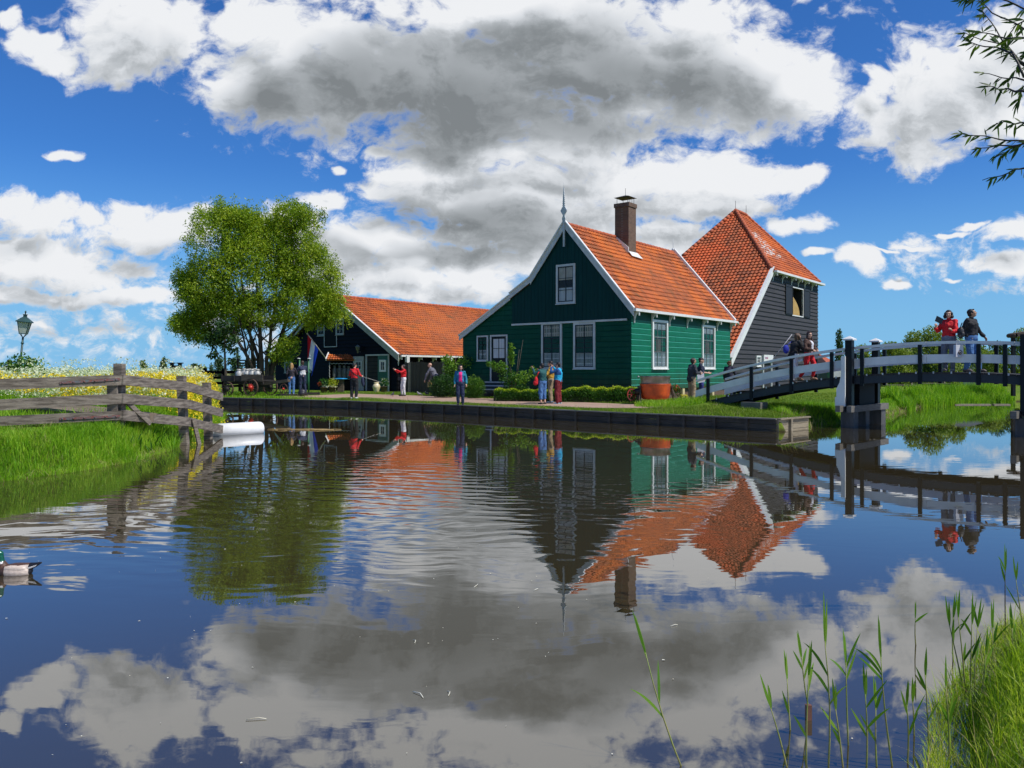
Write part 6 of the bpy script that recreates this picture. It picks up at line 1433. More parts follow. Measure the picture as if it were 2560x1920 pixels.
# near right bank
nb = lambda p: (sdist(p) > -.05)&(p[:, 0] > .8)&(p[:, 0] < .6656*p[:, 1]+.9)
grass('grass', 52000, (1.2, 5.2, 1.6, 6.4), nb, (.04, .14), .0045, GR3, .6, hfun=lambda p: .75+.55*clump(p, 2.2)+.5*np.exp(-np.abs(sdist(p))*3), seg=4)
grass('grass', 900, (1.2, 4.8, 2.2, 6.4), lambda p: nb(p)&(sdist(p) < .45), (.14, .34), .006, GR3, .4, seg=4)
grass('dry_stems', 700, (1.2, 4.6, 2.2, 6.2), lambda p: nb(p)&(sdist(p) < .25), (.10, .28), .004, STRAW, .7)
grass('grass', 5000, (1.2, 5.2, 1.8, 6.4), lambda p: nb(p)&(clump(p, 3.0) > .10), (.05, .20), .006, GRD, .8, seg=4)

# flowering meadow: umbels of cow parsley and yellow crucifers on stems
def flowers(name, n, box, cond, h, mat, r, k, petal, hfun=None, spread=1.0):
    p = scatter(n, *box, cond); z = ground_z(p); hh = h[0]+(h[1]-h[0])*NR.random(len(p))
    if hfun is not None: hh = hh*hfun(p)
    c = np.concatenate([p, (z+hh)[:, None]], 1); o = NR.normal(size=(len(p), k, 3))*np.array([r, r, r*spread*.35]); P_ = (c[:, None, :]+o).reshape(-1, 3)
    v, f = leaves_np(P_, petal, .9, 0, up=.4); fo = mesh_np(name, v, f, mat); tag(fo, kind='stuff')
    st, sf_ = blades_np(np.concatenate([p, z[:, None]], 1), hh, .014, .08, seg=2); so2 = blade_mesh(name+'_stems', st, sf_, GR1); tag(so2, kind='stuff')
    return fo
UMB = leafmat('cow_parsley_umbels', [(.55, .62, .34, 1), (.74, .78, .58, 1), (.80, .82, .74, 1)], trans=.35)
hb_ = lambda p: 1.0+.25*clump(p, .5)
flowers('white_meadow_flowers', 1700, (-20, -8.7, 18.5, 30), lambda p: (sdist(p) > .4)&infr(p)&(clump(p, .35) > -.35), (.45, 1.02), UMB, .075, 12, .055, hb_)
flowers('white_meadow_flowers', 900, (-22, -9.2, 24, 33), lambda p: (sdist(p) > .6)&infr(p), (.9, 1.18), UMB, .09, 10, .06, hb_)
flowers('white_meadow_flowers', 60, (-15.5, -9.0, 20, 26), lambda p: (sdist(p) > .8)&infr(p), (1.15, 1.45), UMB, .11, 10, .045, None)
flowers('yellow_meadow_flowers', 1500, (-15, -8.6, 18.5, 30), lambda p: (sdist(p) > .1)&(clump(p, .45)+.16*(p[:, 0]+11) > .0)&infr(p), (.5, 1.0), FLOW_Y, .06, 9, .05, hb_)
flowers('yellow_meadow_flowers', 700, (-22, -9, 18.5, 30), lambda p: (sdist(p) > .5)&(clump(p, .6) > .25)&infr(p), (.6, 1.0), FLOW_Y, .06, 9, .05, hb_)
flowers('yellow_meadow_flowers', 260, (-9.6, -8.2, 19.6, 26), lambda p: (sdist(p) > -.15)&(sdist(p) < .5), (.15, .95), FLOW_Y, .07, 8, .045, None)

# single reeds in the near water
REED = leafmat('reed_leaves', [(.06, .17, .012, 1), (.12, .27, .02, 1), (.22, .38, .04, 1)], trans=.4, spec=.35); STEM = pm('reed_stem', (.22, .28, .06), (.30, .28, .10), rough=.5, scale=8)
def reed(label, bx, by, tx, ty, d=None, dark=False, nl=4, group='reeds standing in the near water'):
    d = d or CZ*F/(by-HZ); b0 = at(bx, by, d); b0.z = min(b0.z, .0)-.03; t1_ = at(tx, ty, d*(1+rnd.uniform(-.03, .02))); t = thing('reed', label, 'reed', b0, group)
    ax = t1_-b0; H = ax.length; ax.normalize(); sidev = Vector((1, rnd.uniform(-.4, .4), 0)); sidev = (sidev-ax*sidev.dot(ax)).normalized()
    bow = rnd.uniform(-.02, .02)*H; P_ = [b0+ax*H*.80*f+sidev*bow*math.sin(f*3.1) for f in (0, .25, .5, .75, 1)]
    q = MB(); q.tube(P_, [.0042, .004, .0034, .0028, .0018], 6); q.build('stem', BARK if dark else STEM, t)
    lv = []; lf_ = []; off = 0
    specs = [(.80, 0, .30, .0), (.76, .06, .30, .03)]+[(rnd.uniform(.30, .78), rnd.choice((-1, 1))*rnd.uniform(.20, .55), rnd.uniform(.24, .42), rnd.uniform(.0, .35)) for _ in range(nl)]
    for (f0, an, ln, dr_) in specs:
        o = b0+ax*H*f0+sidev*bow*math.sin(f0/.8*3.1); L = max(.14, ln*H); dirv = (ax*math.cos(an)+sidev*math.sin(an)+V(0, rnd.uniform(-.25, .25), 0)).normalized(); wv_ = dirv.cross(V(rnd.uniform(-.5, .5), -1, .2)).normalized()
        n = 7
        for i in range(n+1):
            s_ = i/n; c = o+dirv*L*s_-V(0, 0, dr_*L*s_*s_); ww = .0062*math.sin(min(1, s_*1.6+.18)*math.pi*.5)*(1-s_)**.65*1.5 if s_ < 1 else 0.0003
            lv += [tuple(c-wv_*ww), tuple(c+wv_*ww)]
        lf_ += [(off+2*i, off+2*i+1, off+2*i+3, off+2*i+2) for i in range(n)]; off += 2*(n+1)
    mesh_np('leaves', lv, lf_, REED, t, smooth=True)
CX, CY, CS = 1860, 1330, .3557
def cr(x, y): return CX+x*CS, CY+y*CS
reed('tall lone reed leaning left in open water at the bottom middle', 1709, 1915, 1590, 1556, nl=2)
RD = [((310, 1650), (150, 1100), 1, 'reed leaning left, leftmost of the bottom right clump'), ((328, 1392), (297, 930), 1, 'short upright reed second from the left of the clump'), ((438, 1655), (460, 830), 2, 'thin reed third from the left, cut by the lower frame edge'),
      ((474, 1292), (388, 762), 3, 'forked reed with two long blades near the broken stake'), ((592, 1650), (560, 530), 3, 'tallest reed of the left half of the clump'), ((735, 1500), (712, 760), 3, 'reed with a thick leafy top right of the tallest one'),
      ((700, 1650), (628, 1120), 2, 'low leaning reed at the foot of the leafy one'), ((860, 1650), (850, 1000), 3, 'reed with wide spread blades in the middle of the clump'), ((935, 1650), (925, 1120), 2, 'short reed right of the wide spread one'),
      ((1048, 1640), (940, 670), 3, 'tall reed bending left with one long drooping blade'), ((1148, 1600), (1142, 1100), 2, 'thin short reed right of the bending tall one'), ((1196, 1420), (1182, 1120), 1, 'little reed with folded blades'),
      ((1210, 790), (1204, 550), 1, 'dark small reed standing alone out in the cloud reflection'), ((1300, 1500), (1268, 870), 2, 'upright reed left of the dense bank grass'), ((1440, 1640), (1412, 930), 3, 'reed at the left edge of the dense bank grass'),
      ((1472, 900), (1470, 510), 1, 'far thin reed in front of the cloud reflection'), ((1552, 1130), (1410, 500), 2, 'broad bladed reed leaning left at the top of the bank'), ((1560, 1130), (1492, 455), 3, 'high upright reed in the leafy tuft of the bank'),
      ((1590, 1150), (1605, 490), 3, 'high reed right in the leafy tuft of the bank'), ((1620, 1150), (1650, 520), 2, 'reed leaning right out of the leafy tuft'), ((1760, 1200), (1745, 530), 2, 'reed before the dark dead stem'),
      ((1900, 1100), (1880, 560), 2, 'reed near the right frame edge'), ((1640, 1300), (1715, 740), 2, 'reed with a blade folded to the left on the bank')]
for (b_, t_, nl, lab) in RD:
    bx, by = cr(*b_); tx, ty = cr(*t_); dd = CZ*F/(by-HZ)
    if b_[0] > 1450: dd = min(dd, 4.6) if b_[1] > 1000 else dd
    reed(lab, bx, by, tx, ty, dd, nl=nl)
bx, by = cr(1838, 720); tx, ty = cr(1835, 140); reed('dark dead reed stem with a green top at the right edge', bx, by, tx, ty, dark=True, nl=2)
bx, by = cr(1968, 700); tx, ty = cr(1895, 215); reed('broad reed blade cut by the right frame edge', bx, by, tx, ty, nl=1)
q = MB(); b0 = at(*cr(453, 1295), 3.85); q.bar((b0.x, b0.y, -.12), (b0.x, b0.y, .075), .028, .02, up=(0, 1, 0)); tag(q.build('wooden_stake', pm('reddish_stake', (.16, .07, .05))), 'short reddish broken stake sticking out of the near water', 'stake')
# floating bits on the water
q = MB(); fp_ = []
for i in range(150):
    yy = rnd.uniform(2.9, 12); xx = rnd.uniform(-.66*yy, min(.45*yy, 2.5)); p_ = Vector((xx, yy, .004))
    if not inside(np.array([[xx, yy]]), WATER_POLY)[0]: continue
    r_ = rnd.uniform(.002, .006)*(1 if rnd.random() < .85 else 1.8); a = rnd.uniform(0, 6.28); e = rnd.uniform(.4, 1)
    q.add([p_+V(math.cos(a+k*1.2566)*r_, math.sin(a+k*1.2566)*r_*e, .0015*(k % 2)) for k in range(5)], [(0, 1, 2, 3, 4)])
for (px, py, ln) in ((640, 1800, .10), (1045, 1738, .10), (1120, 1735, .06), (1190, 1465, .1), (1685, 1565, .06), (1340, 1475, .05), (1035, 1605, .06)):
    d = CZ*F/(py-HZ); p_ = at(px, py, d); p_.z = .004; a = rnd.uniform(0, 3.1); e = Vector((math.cos(a), math.sin(a), 0))*ln/2; q.tube([p_-e, p_+V(.01, .01, .004), p_+e], .0022, 5)
tag(q.build('floating_petals', pm('pale_petal', (.70, .70, .60), (.55, .5, .35))), kind='stuff')
q = MB()
for i in range(14): p_ = at(760, 1075, 22.5)+V(rnd.uniform(-1.1, .9), rnd.uniform(-.3, .3), 0); p_.z = .01; e = Vector((rnd.uniform(.15, .4), rnd.uniform(-.05, .08), 0)); q.tube([p_-e, p_+V(0, 0, .012), p_+e], .008, 5)
tag(q.build('floating_straw', pm('wet_straw', (.40, .28, .10), (.3, .2, .08))), kind='stuff')
q = MB()
for (px, py, w_) in ((2430, 1009, .9), (2503, 1011, .4)): p_ = at(px, py, 38.5); q.obox((p_.x, p_.y, .02), (w_, 0, 0), (.05, .18, 0), (0, 0, .025))
tag(q.build('floating_board', LITWOOD), 'pale board floating at the foot of the far reeds', 'board')

# overhanging willow branches, upper right
wt = Vector((9.6, 4.2, .5)); over = thing('overhanging_willow', 'willow beside the viewer whose dark thin twigs hang into the upper right corner', 'tree', wt)
q = MB(); q.tube([wt-V(0, 0, .3), wt+V(-.1, 0, 1.5), wt+V(-.3, .1, 3.2), wt+V(-.6, .1, 5.2)], [.24, .2, .15, .07], 10); q.build('trunk', BARK, over)
q = MB(); lp_ = []; ld_ = []
TW = [[(2700, -60), (2560, 20), (2480, -10), (2410, 0)], [(2700, 120), (2560, 72), (2480, 30), (2440, -5)], [(2700, 110), (2560, 97), (2500, 92), (2425, 76)], [(2560, 160), (2520, 120), (2490, 75), (2448, 12)], [(2700, 220), (2560, 165), (2500, 112), (2408, 82)],
      [(2560, 190), (2530, 130), (2480, 118), (2412, 104)], [(2700, 250), (2560, 198), (2520, 195), (2458, 184)], [(2560, 230), (2530, 225), (2500, 222), (2468, 216)], [(2700, 310), (2560, 309), (2530, 307), (2490, 306)], [(2700, 370), (2560, 354), (2480, 345), (2407, 333)],
      [(2640, 350), (2560, 360), (2500, 366), (2437, 369)], [(2600, 340), (2560, 355), (2520, 378), (2490, 390)], [(2700, 390), (2560, 418), (2520, 432), (2456, 452)], [(2700, 60), (2600, 40), (2540, 60), (2510, 110)], [(2700, 140), (2620, 120), (2560, 130), (2540, 170)], [(2640, 250), (2600, 235), (2560, 215), (2545, 250)]]
for k_, tw in enumerate(TW):
    d = 4.4+.25*math.sin(k_*2.3); P_ = [at(x, y, d+.1*i) for i, (x, y) in enumerate(tw)]
    fine_ = []
    for a, b in zip(P_[:-1], P_[1:]): fine_ += [a.lerp(b, t/4) for t in range(4)]
    fine_.append(P_[-1]); fine_ = [p+V(0, 0, .006*math.sin(i*1.3+k_)) for i, p in enumerate(fine_)]
    q.tube(fine_, [.0075*(1-.8*i/len(fine_)) for i in range(len(fine_))], 6)
    if k_ in (0, 3, 8, 12): q.tube([wt+V(-.45, .1, 2.6+k_*.12), (P_[0]+wt+V(-.4, 0, 3.2+k_*.08))/2+V(0, 0, .35), P_[0]], [.035, .018, .008], 6)
    for i in range(2, len(fine_)):
        t_ = (fine_[i]-fine_[i-1]).normalized(); dens_ = 2 if i < len(fine_)-3 else 4
        if rnd.random() < .28: continue
        for _ in range(dens_): lp_.append(fine_[i]+t_*rnd.uniform(-.02, .02)); ld_.append(t_)
q.build('twigs', pm('dark_twig', (.035, .028, .018)), over)
vv = []; ff = []; off = 0
for p, t_ in zip(lp_, ld_):
    L = rnd.uniform(.035, .092); side = Vector((rnd.uniform(-.6, .6), rnd.uniform(-.6, .6), rnd.uniform(-1.1, .35))); dv = (t_*.75+side).normalized(); wv_ = dv.cross(Vector((rnd.uniform(-1, 1), -1, rnd.uniform(-1, 1)))).normalized()*L*.105
    dn = V(0, 0, -1)*L*.12
    for s_, ww in ((0, .15), (.3, .9), (.6, .85), (1, .04)): c = p+dv*L*s_+dn*s_*s_; vv += [tuple(c-wv_*ww), tuple(c+wv_*ww)]
    ff += [(off+2*i, off+2*i+1, off+2*i+3, off+2*i+2) for i in range(3)]; off += 8
mesh_np('leaves', vv, ff, leafmat('dark_willow_leaves', [(.02, .045, .008, 1), (.05, .10, .014, 1), (.14, .21, .03, 1)], trans=.35), over)

# ================================================================== people
SKIN = pm('skin', (.66, .39, .28), (.56, .31, .21), rough=.55, scale=9)
SKIN2 = pm('tanned_skin', (.50, .28, .18), (.42, .22, .14), rough=.55, scale=9)
EYE = pm('dark_eye', (.01, .01, .01), rough=.3)
def cloth(name, c, c2=None, rough=.8, **kw): return pm('cloth_'+name, c, c2, rough=rough, scale=7, stretch=(1, 1, .6), bump=.012, bscale=16, **kw)
JOBS = []
def hand(mb, wr, d, side, curl=.5, grip=False):
    """palm, four curled fingers of different lengths and a thumb from the side of the palm"""
    d = Vector(d).normalized(); side = (Vector(side)-d*Vector(side).dot(d)).normalized(); nrm = d.cross(side).normalized()
    wr = Vector(wr); pc = wr+d*.045
    mb.cap(wr-d*.01, .022, wr+d*.02, .024)
    for s_ in (-.022, -.008, .008, .022): mb.cap(wr+d*.02+side*s_*.7, .014, wr+d*.085+side*s_, .0125, 8)
    for s_, L in ((-.027, .062), (-.009, .074), (.009, .078), (.027, .070)):
        p0 = wr+d*.085+side*s_; e1 = (d*math.cos(curl*.7)+nrm*math.sin(curl*.7)); e2 = (d*math.cos(curl*1.7)+nrm*math.sin(curl*1.7)); e3 = (d*math.cos(curl*2.5)+nrm*math.sin(curl*2.5))
        p1 = p0+e1*L*.45; p2 = p1+e2*L*.32; p3 = p2+e3*L*.23; mb.cap(p0, .0098, p1, .009, 8); mb.cap(p1, .009, p2, .0082, 8); mb.cap(p2, .0082, p3, .0072, 8)
    t0 = wr+d*.025+side*.030; t1_ = t0+(d*.6+side*.7+nrm*.35).normalized()*.038; t2_ = t1_+(d*.85+side*.2+nrm*.45).normalized()*.030
    mb.cap(t0, .0125, t1_, .0108, 8); mb.cap(t1_, .0108, t2_, .009, 8)
BASE = dict(pel=(0, 0, .93), wst=(0, .005, 1.06), chs=(0, .0, 1.25), nck=(0, -.005, 1.43), hd=(0, .02, 1.575),
            shR=(.160, -.01, 1.375), elR=(.225, -.03, 1.11), wrR=(.235, .05, .875), shL=(-.160, -.01, 1.375), elL=(-.225, -.03, 1.11), wrL=(-.235, .05, .875),
            hpR=(.085, 0, .90), knR=(.095, .025, .50), anR=(.10, -.02, .085), hpL=(-.085, 0, .90), knL=(-.095, .025, .50), anL=(-.10, -.02, .085))
UP = ('wst', 'chs', 'nck', 'hd', 'shR', 'elR', 'wrR', 'shL', 'elL', 'wrL')
def person(label, pos, face, H, pose=None, lean=0.0, headyaw=0.0, headpitch=0.0, top=None, sleeve=1.0, hem=.90, fat=1.0, bottom=None, shoes=None, hair='short', haircol=(.012, .009, .008), skin=SKIN, toeR=None, toeL=None,
           topmat=None, trouser=1.0, legfat=1.0, extra=None, handdirs=None, short_pants=.11, curl=.6):
    J = {k: Vector(v) for k, v in BASE.items()}
    if lean:
        M = Matrix.Rotation(-lean, 3, 'X'); pv = J['pel']
        for k in UP: J[k] = pv+M @ (J[k]-pv)
        J['hd'] = J['nck']+Matrix.Rotation(lean*.5, 3, 'X') @ (J['hd']-J['nck'])
    for k, v in (pose or {}).items(): J[k] = Vector(v)
    sc = H/1.70
    t = bpy.data.objects.new('person', None); C.objects.link(t); t.location = pos; t.rotation_euler = (0, 0, R(face)); t.scale = (sc,)*3
    tag(t, label, 'person')
    HM = Matrix.Rotation(R(headyaw), 3, 'Z') @ Matrix.Rotation(-R(headpitch), 3, 'X'); hd = J['hd']
    def hp(x, y, z): return hd+HM @ Vector((x, y, z))
    b = MB()
    b.ell(hp(0, -.008, .028), (.074, .092, .088), 16, 10, rot=HM); b.ell(hp(0, .022, -.035), (.056, .066, .078), 14, 9, rot=HM); b.ell(hp(0, .060, -.078), (.026, .026, .022), 10, 7, rot=HM)
    b.cap(hp(0, .085, .012), .009, hp(0, .107, -.020), .0125, 8); b.ell(hp(0, .088, .030), (.045, .012, .010), 8, 5, rot=HM); b.ell(hp(0, .088, -.050), (.022, .012, .008), 8, 5, rot=HM)
    for s_ in (-1, 1): b.ell(hp(s_*.077, -.005, -.005), (.010, .018, .030), 8, 6, rot=HM); b.ell(hp(s_*.034, .068, -.022), (.022, .02, .024), 8, 6, rot=HM)
    b.cap(J['nck']-V(0, 0, .03), .055, hd-V(0, .012, .055), .050)
    b.cap(J['chs'], .125, J['nck']-V(0, 0, .06), .075); b.cap(J['wst'], .115, J['chs'], .125); b.cap(J['pel'], .125, J['wst'], .115)
    for s_ in 'RL':
        b.cap(J['nck']-V(0, 0, .07), .06, J['sh'+s_], .052); b.cap(J['sh'+s_], .050, J['el'+s_], .038); b.cap(J['el'+s_], .038, J['wr'+s_], .026)
        fd = (J['wr'+s_]-J['el'+s_]).normalized(); sg_2 = 1 if s_ == 'R' else -1
        hdv = (handdirs or {}).get(s_, fd); hand(b, J['wr'+s_], hdv, (-.3*sg_2, .9, .1) if abs(fd.z) > .5 else (-.6*sg_2, .1, .8), curl)
        b.cap(J['hp'+s_], .085, J['kn'+s_], .058); b.cap(J['kn'+s_], .056, J['an'+s_], .036)
        toe = (toeR if s_ == 'R' else toeL) or (J['an'+s_]+V(.015*sg_2, .15, -.05)); b.cap(J['an'+s_]-V(0, .02, .04), .034, toe, .026)
    JOBS.append((b, .0085, 3, 'body', [skin], t, None))
    # trousers
    if bottom:
        q = MB(); q.cap(J['hpL']+V(.03, 0, .03), .118*fat, J['hpR']+V(-.03, 0, .03), .118*fat); q.cap(J['pel'], .125*fat, J['wst']-V(0, 0, .02), .122*fat)
        for s_ in 'RL':
            q.cap(J['hp'+s_], .105*legfat, J['kn'+s_], .076*legfat*trouser); e = J['kn'+s_].lerp(J['an'+s_], 1-short_pants*.9+.05); q.cap(J['kn'+s_], .075*legfat*trouser, e, .056*legfat*trouser)
        JOBS.append((q, .013, 3, 'trousers', [bottom], t, None))
    if top:
        q = MB(); hz = hem; f_ = fat
        low = J['pel']+(J['wst']-J['pel'])*((hz-.93)/.13)
        q.cap(J['wst'], .137*f_, J['chs'], .148*f_); q.cap(low+V(-.045, 0, .08), .118*f_, J['wst']+V(-.03, 0, 0), .118*f_); q.cap(low+V(.045, 0, .08), .118*f_, J['wst']+V(.03, 0, 0), .118*f_)
        q.cap(J['chs']+V(-.06, 0, .02), .118*f_, J['chs']+V(.06, 0, .02), .118*f_); q.cap(J['chs'], .14*f_, J['nck']-V(0, 0, .06), .082); q.cap(J['nck']-V(0, 0, .05), .070, J['nck']+V(0, 0, .005), .066)
        for s_ in 'RL':
            q.cap(J['nck']-V(0, 0, .060), .070, J['sh'+s_], .060*(.5+.5*f_)); q.cap(J['sh'+s_], .062*(.5+.5*f_), J['el'+s_], .056*(.5+.5*f_))
            if sleeve > .5: e = J['el'+s_].lerp(J['wr'+s_], min(1, (sleeve-.5)*2)*.93); q.cap(J['el'+s_], .056*(.5+.5*f_), e, .042*(.5+.5*f_))
        JOBS.append((q, .012, 3, 'jacket', top if isinstance(top, (list, tuple)) else [top], t, topmat))
    if shoes:
        for s_ in 'RL':
            q = MB(); sg_2 = 1 if s_ == 'R' else -1; a = J['an'+s_]; toe = (toeR if s_ == 'R' else toeL) or (a+V(.015*sg_2, .16, -.055))
            q.cap(a-V(0, .035, .035), .042, toe+(a-toe)*.25, .043); q.cap(toe+(a-toe)*.3, .044, toe, .030); q.cap(a-V(0, .01, .01), .044, a-V(0, .02, .045), .044)
            JOBS.append((q, .010, 2, 'shoe', [shoes], t, None))
    HC = pm('hair_%d_%d' % (int(haircol[0]*1000), int(haircol[1]*1000)), haircol, tuple(c*.6 for c in haircol), rough=.5, scale=30, stretch=(3, 3, .5), bump=.006, bscale=60)
    q = MB()
    if hair != 'bald':
        q.ell(hp(0, -.022, .042), (.083, .093, .086), 14, 9, rot=HM); q.ell(hp(0, -.052, -.005), (.076, .060, .085), 12, 8, rot=HM); q.ell(hp(0, .055, .088), (.055, .03, .022), 10, 6, rot=HM)
        for s_ in (-1, 1): q.ell(hp(s_*.068, .012, .030), (.018, .035, .045), 8, 6, rot=HM)
    if hair == 'bob':
        for s_ in (-1, 1):
            q.cap(hp(s_*.078, -.005, .03), .030, hp(s_*.088, .0, -.085), .034)
            for k in range(5): q.ell(hp(s_*(.08+.02*(k % 2)), -.05+.03*k, -.05-.02*(k % 3)), (.030, .030, .034), 8, 6)
        q.cap(hp(0, -.07, 0), .07, hp(0, -.075, -.09), .06)
    if hair == 'long':
        for s_ in (-1, 1): q.cap(hp(s_*.072, -.01, .02), .026, hp(s_*.082, .0, -.13), .028); q.cap(hp(s_*.082, .0, -.12), .028, hp(s_*.085, .02, -.25), .018)
        q.cap(hp(0, -.06, .0), .070, hp(0, -.085, -.15), .068); q.cap(hp(0, -.085, -.15), .068, hp(0, -.085, -.30), .036)
    if hair == 'curly':
        for k in range(26):
            a = k*2.4; z = .11-.19*((k*.618) % 1); rr = .085*math.sqrt(max(.1, 1-((z-.02)/.14)**2)); q.ell(hp(rr*math.cos(a), -.02-rr*abs(math.sin(a))*1.0, z), (.030, .030, .030), 8, 6)
    if hair == 'cap':
        q = MB(); q.ell(hp(0, -.01, .055), (.084, .100, .072), 14, 9, rot=HM); q.ell(hp(0, .10, .045), (.055, .055, .010), 12, 6, rot=HM); q.ell(hp(0, -.055, .0), (.07, .05, .06), 10, 7, rot=HM)
    if hair != 'bald': JOBS.append((q, .009, 2, 'cap' if hair == 'cap' else 'hair', [HC], t, None))
    e = MB()
    for s_ in (-1, 1): e.ell(hp(s_*.031, .079, .004), (.013, .008, .007), 8, 5, rot=HM); e.cap(hp(s_*.046, .078, .024), .004, hp(s_*.018, .088, .026), .004, 6)
    e.ell(hp(0, .098, -.050), (.020, .004, .0035), 8, 4, rot=HM)
    eo = e.build('face_features', EYE); eo.parent = t
    t['J'] = 0; del t['J']
    return t, J, sc
def sub(t, mb, name, mat):
    o = mb.build(name, mat); o.parent = t; return o
def wpt(t, p):
    """local point of a person -> world"""
    return t.location+Matrix.Rotation(t.rotation_euler[2], 3, 'Z') @ (Vector(p)*t.scale[0])
def spot(px, py, z=None, d=None):
    if d is None: d = (CZ-(z if z is not None else .42))*F/(py-HZ)
    x = gx(px, d); zz = ground_at(x, d) if z is None else z; return Vector((x, d, zz))
def onbridge(px, n):
    r = (px-1280)/F; k = (r*(BO.y+BN.y*n)-BO.x-BN.x*n)/(BW.x-r*BW.y); p = BP(k, n, deckz(k)); return p

JEANS = cloth('blue_jeans', (.045, .13, .33), (.09, .20, .42)); DARKT = cloth('black', (.008, .008, .010), (.014, .014, .018)); NAVYC = cloth('navy', (.012, .020, .055), (.02, .03, .075)); KHAKI = cloth('khaki', (.34, .27, .16), (.26, .20, .12))
WHITEC = cloth('white', (.75, .75, .76), (.62, .62, .66)); REDC = cloth('red', (.68, .012, .018), (.52, .008, .014)); WSH = pm('white_shoe', (.72, .72, .70), rough=.5); DSH = pm('dark_shoe', (.02, .018, .018), rough=.5); BSH = pm('brown_shoe', (.07, .03, .02), rough=.5)

# visitors in front of the black barn
GP = .43
t, J, s = person('blond woman in a dark striped jacket and blue jeans seen from behind', spot(729, 989, GP), 8, 1.69, dict(elR=(.26, .10, 1.12), wrR=(.20, .30, 1.10), elL=(-.235, -.03, 1.13), wrL=(-.21, .10, .93)), top=[cloth('charcoal', (.016, .014, .020)), cloth('grey_stripe', (.06, .05, .07))], topmat=lambda c: 1 if (c[2] % .075) < .022 else 0,
                 hem=.93, bottom=JEANS, shoes=WSH, hair='long', haircol=(.42, .25, .09), legfat=.92)
q = MB(); q.ell((-.02, .15, 1.2), (.001, .001, .001));
t, J, s = person('man in a navy and white jacket holding up a camera, seen from behind', spot(756, 987, GP), 30, 1.82, dict(elR=(.27, .06, 1.13), wrR=(.12, .28, 1.16), elL=(-.27, .08, 1.15), wrL=(-.12, .32, 1.18), knR=(.12, .03, .50), anR=(.16, -.05, .085)),
                 top=[NAVYC, WHITEC], topmat=lambda c: 1 if c[2] < 1.24-.35*abs(c[0]-.05) and c[0] > -.14 and abs(c[0]) < .20 and c[1] < .10 else 0, hem=.95, bottom=NAVYC, shoes=WSH, hair='short', haircol=(.06, .03, .018), fat=1.05)
cm = MB(); w_ = wpt(t, (0, .40, 1.20)); cm.obox(w_, (.07, .02, 0), (-.02, .04, 0), (0, 0, .05)); cm.tube([w_+V(-.03, .03, 0), w_+V(-.06, .07, 0)], .035, 10); tag(cm.build('camera', BLACKM), 'black camera in the hands of the man in the navy and white jacket', 'camera')
bp_ = MB(); b0 = spot(757, 990, GP); bp_.ell(b0+V(0, -.12, .17), (.21, .15, .19)); bp_.ell(b0+V(.04, -.24, .13), (.14, .08, .11)); bp_.tube([b0+V(-.08, -.12, .33), b0+V(-.02, -.12, .42), b0+V(.06, -.12, .34)], .014, 6); tag(bp_.build('backpack', pm('black_nylon', (.010, .010, .014), (.03, .03, .04), rough=.5, scale=9)), 'black backpack standing on the path behind the man in navy and white', 'backpack')
t, J, s = person('person in a red jacket and black trousers seen from behind holding a thin stick', spot(886, 997, GP), -12, 1.64, dict(elR=(.27, .02, 1.12), wrR=(.24, .26, 1.08), elL=(-.25, .05, 1.13), wrL=(-.20, .26, 1.12), knL=(-.12, .03, .50), anL=(-.14, -.02, .085)), headyaw=-35,
                 top=[REDC, DARKT], topmat=lambda c: 1 if abs((c[0]*.9+c[2]-1.22)) < .035 and c[1] < 0 else 0, hem=.92, fat=1.14, bottom=DARKT, shoes=WSH, hair='short', trouser=1.2)
w_ = wpt(t, (.24, .33, 1.06)); q = MB(); q.tube([w_+V(-.08, 0, .03), w_+V(.85, .25, -.28)], .008, 6); tag(q.build('selfie_stick', pm('pale_stick', (.5, .48, .45))), 'thin pale stick held by the person in the red jacket near the doorway', 'stick')
q = MB(); q.ell(w_+V(.04, -.02, -.22), (.08, .06, .20)); q.ell(w_+V(.07, -.02, -.34), (.06, .05, .14)); tag(q.build('folded_jacket', NAVYC), 'folded blue garment hanging from the arm of the red jacketed person', 'garment')
t, J, s = person('woman in a red top and white trousers photographing with raised arms', spot(1009, 990, GP), 122, 1.60, dict(elR=(.20, .24, 1.28), wrR=(.10, .46, 1.40), elL=(-.20, .24, 1.28), wrL=(-.08, .46, 1.40), knR=(.12, .06, .5), anR=(.14, .03, .085)), top=REDC, hem=1.0, fat=1.06, bottom=WHITEC, shoes=DSH, hair='curly', haircol=(.02, .012, .008), legfat=.95, short_pants=.1)
w_ = wpt(t, (.01, .56, 1.43)); q = MB(); q.obox(w_, (.03, .07, 0), (.006, -.003, 0), (0, 0, .04)); tag(q.build('phone', BLACKM), 'dark phone held up by the woman in the red top and white trousers', 'phone')
w0 = wpt(t, (-.15, -.02, 1.36)); w1 = wpt(t, (.14, .12, .98)); q = MB(); q.obox(w1+V(0, -.05, -.04), (.12, .02, 0), (-.01, .045, 0), (0, 0, .08)); q.tube([w1+V(.0, -.05, .02), wpt(t, (.05, .16, 1.2)), w0+V(0, -.03, .02)], .010, 6); tag(q.build('shoulder_bag', pm('grey_black_bag', (.03, .03, .035))), 'small dark shoulder bag across the woman in white trousers', 'bag')
t, J, s = person('bald man in a grey hooded sweater bending beside the dark bush', Vector((gx(1088, 39.8), 39.8, .42)), 70, 1.78, dict(elR=(.24, .30, 1.02), wrR=(.20, .38, .78), elL=(-.24, .36, 1.02), wrL=(-.2, .46, .78)), lean=.50, headpitch=-18, top=cloth('grey_sweater', (.16, .16, .20), (.11, .11, .14)), hem=.92, fat=1.12, bottom=DARKT, shoes=DSH, hair='bald', skin=SKIN)
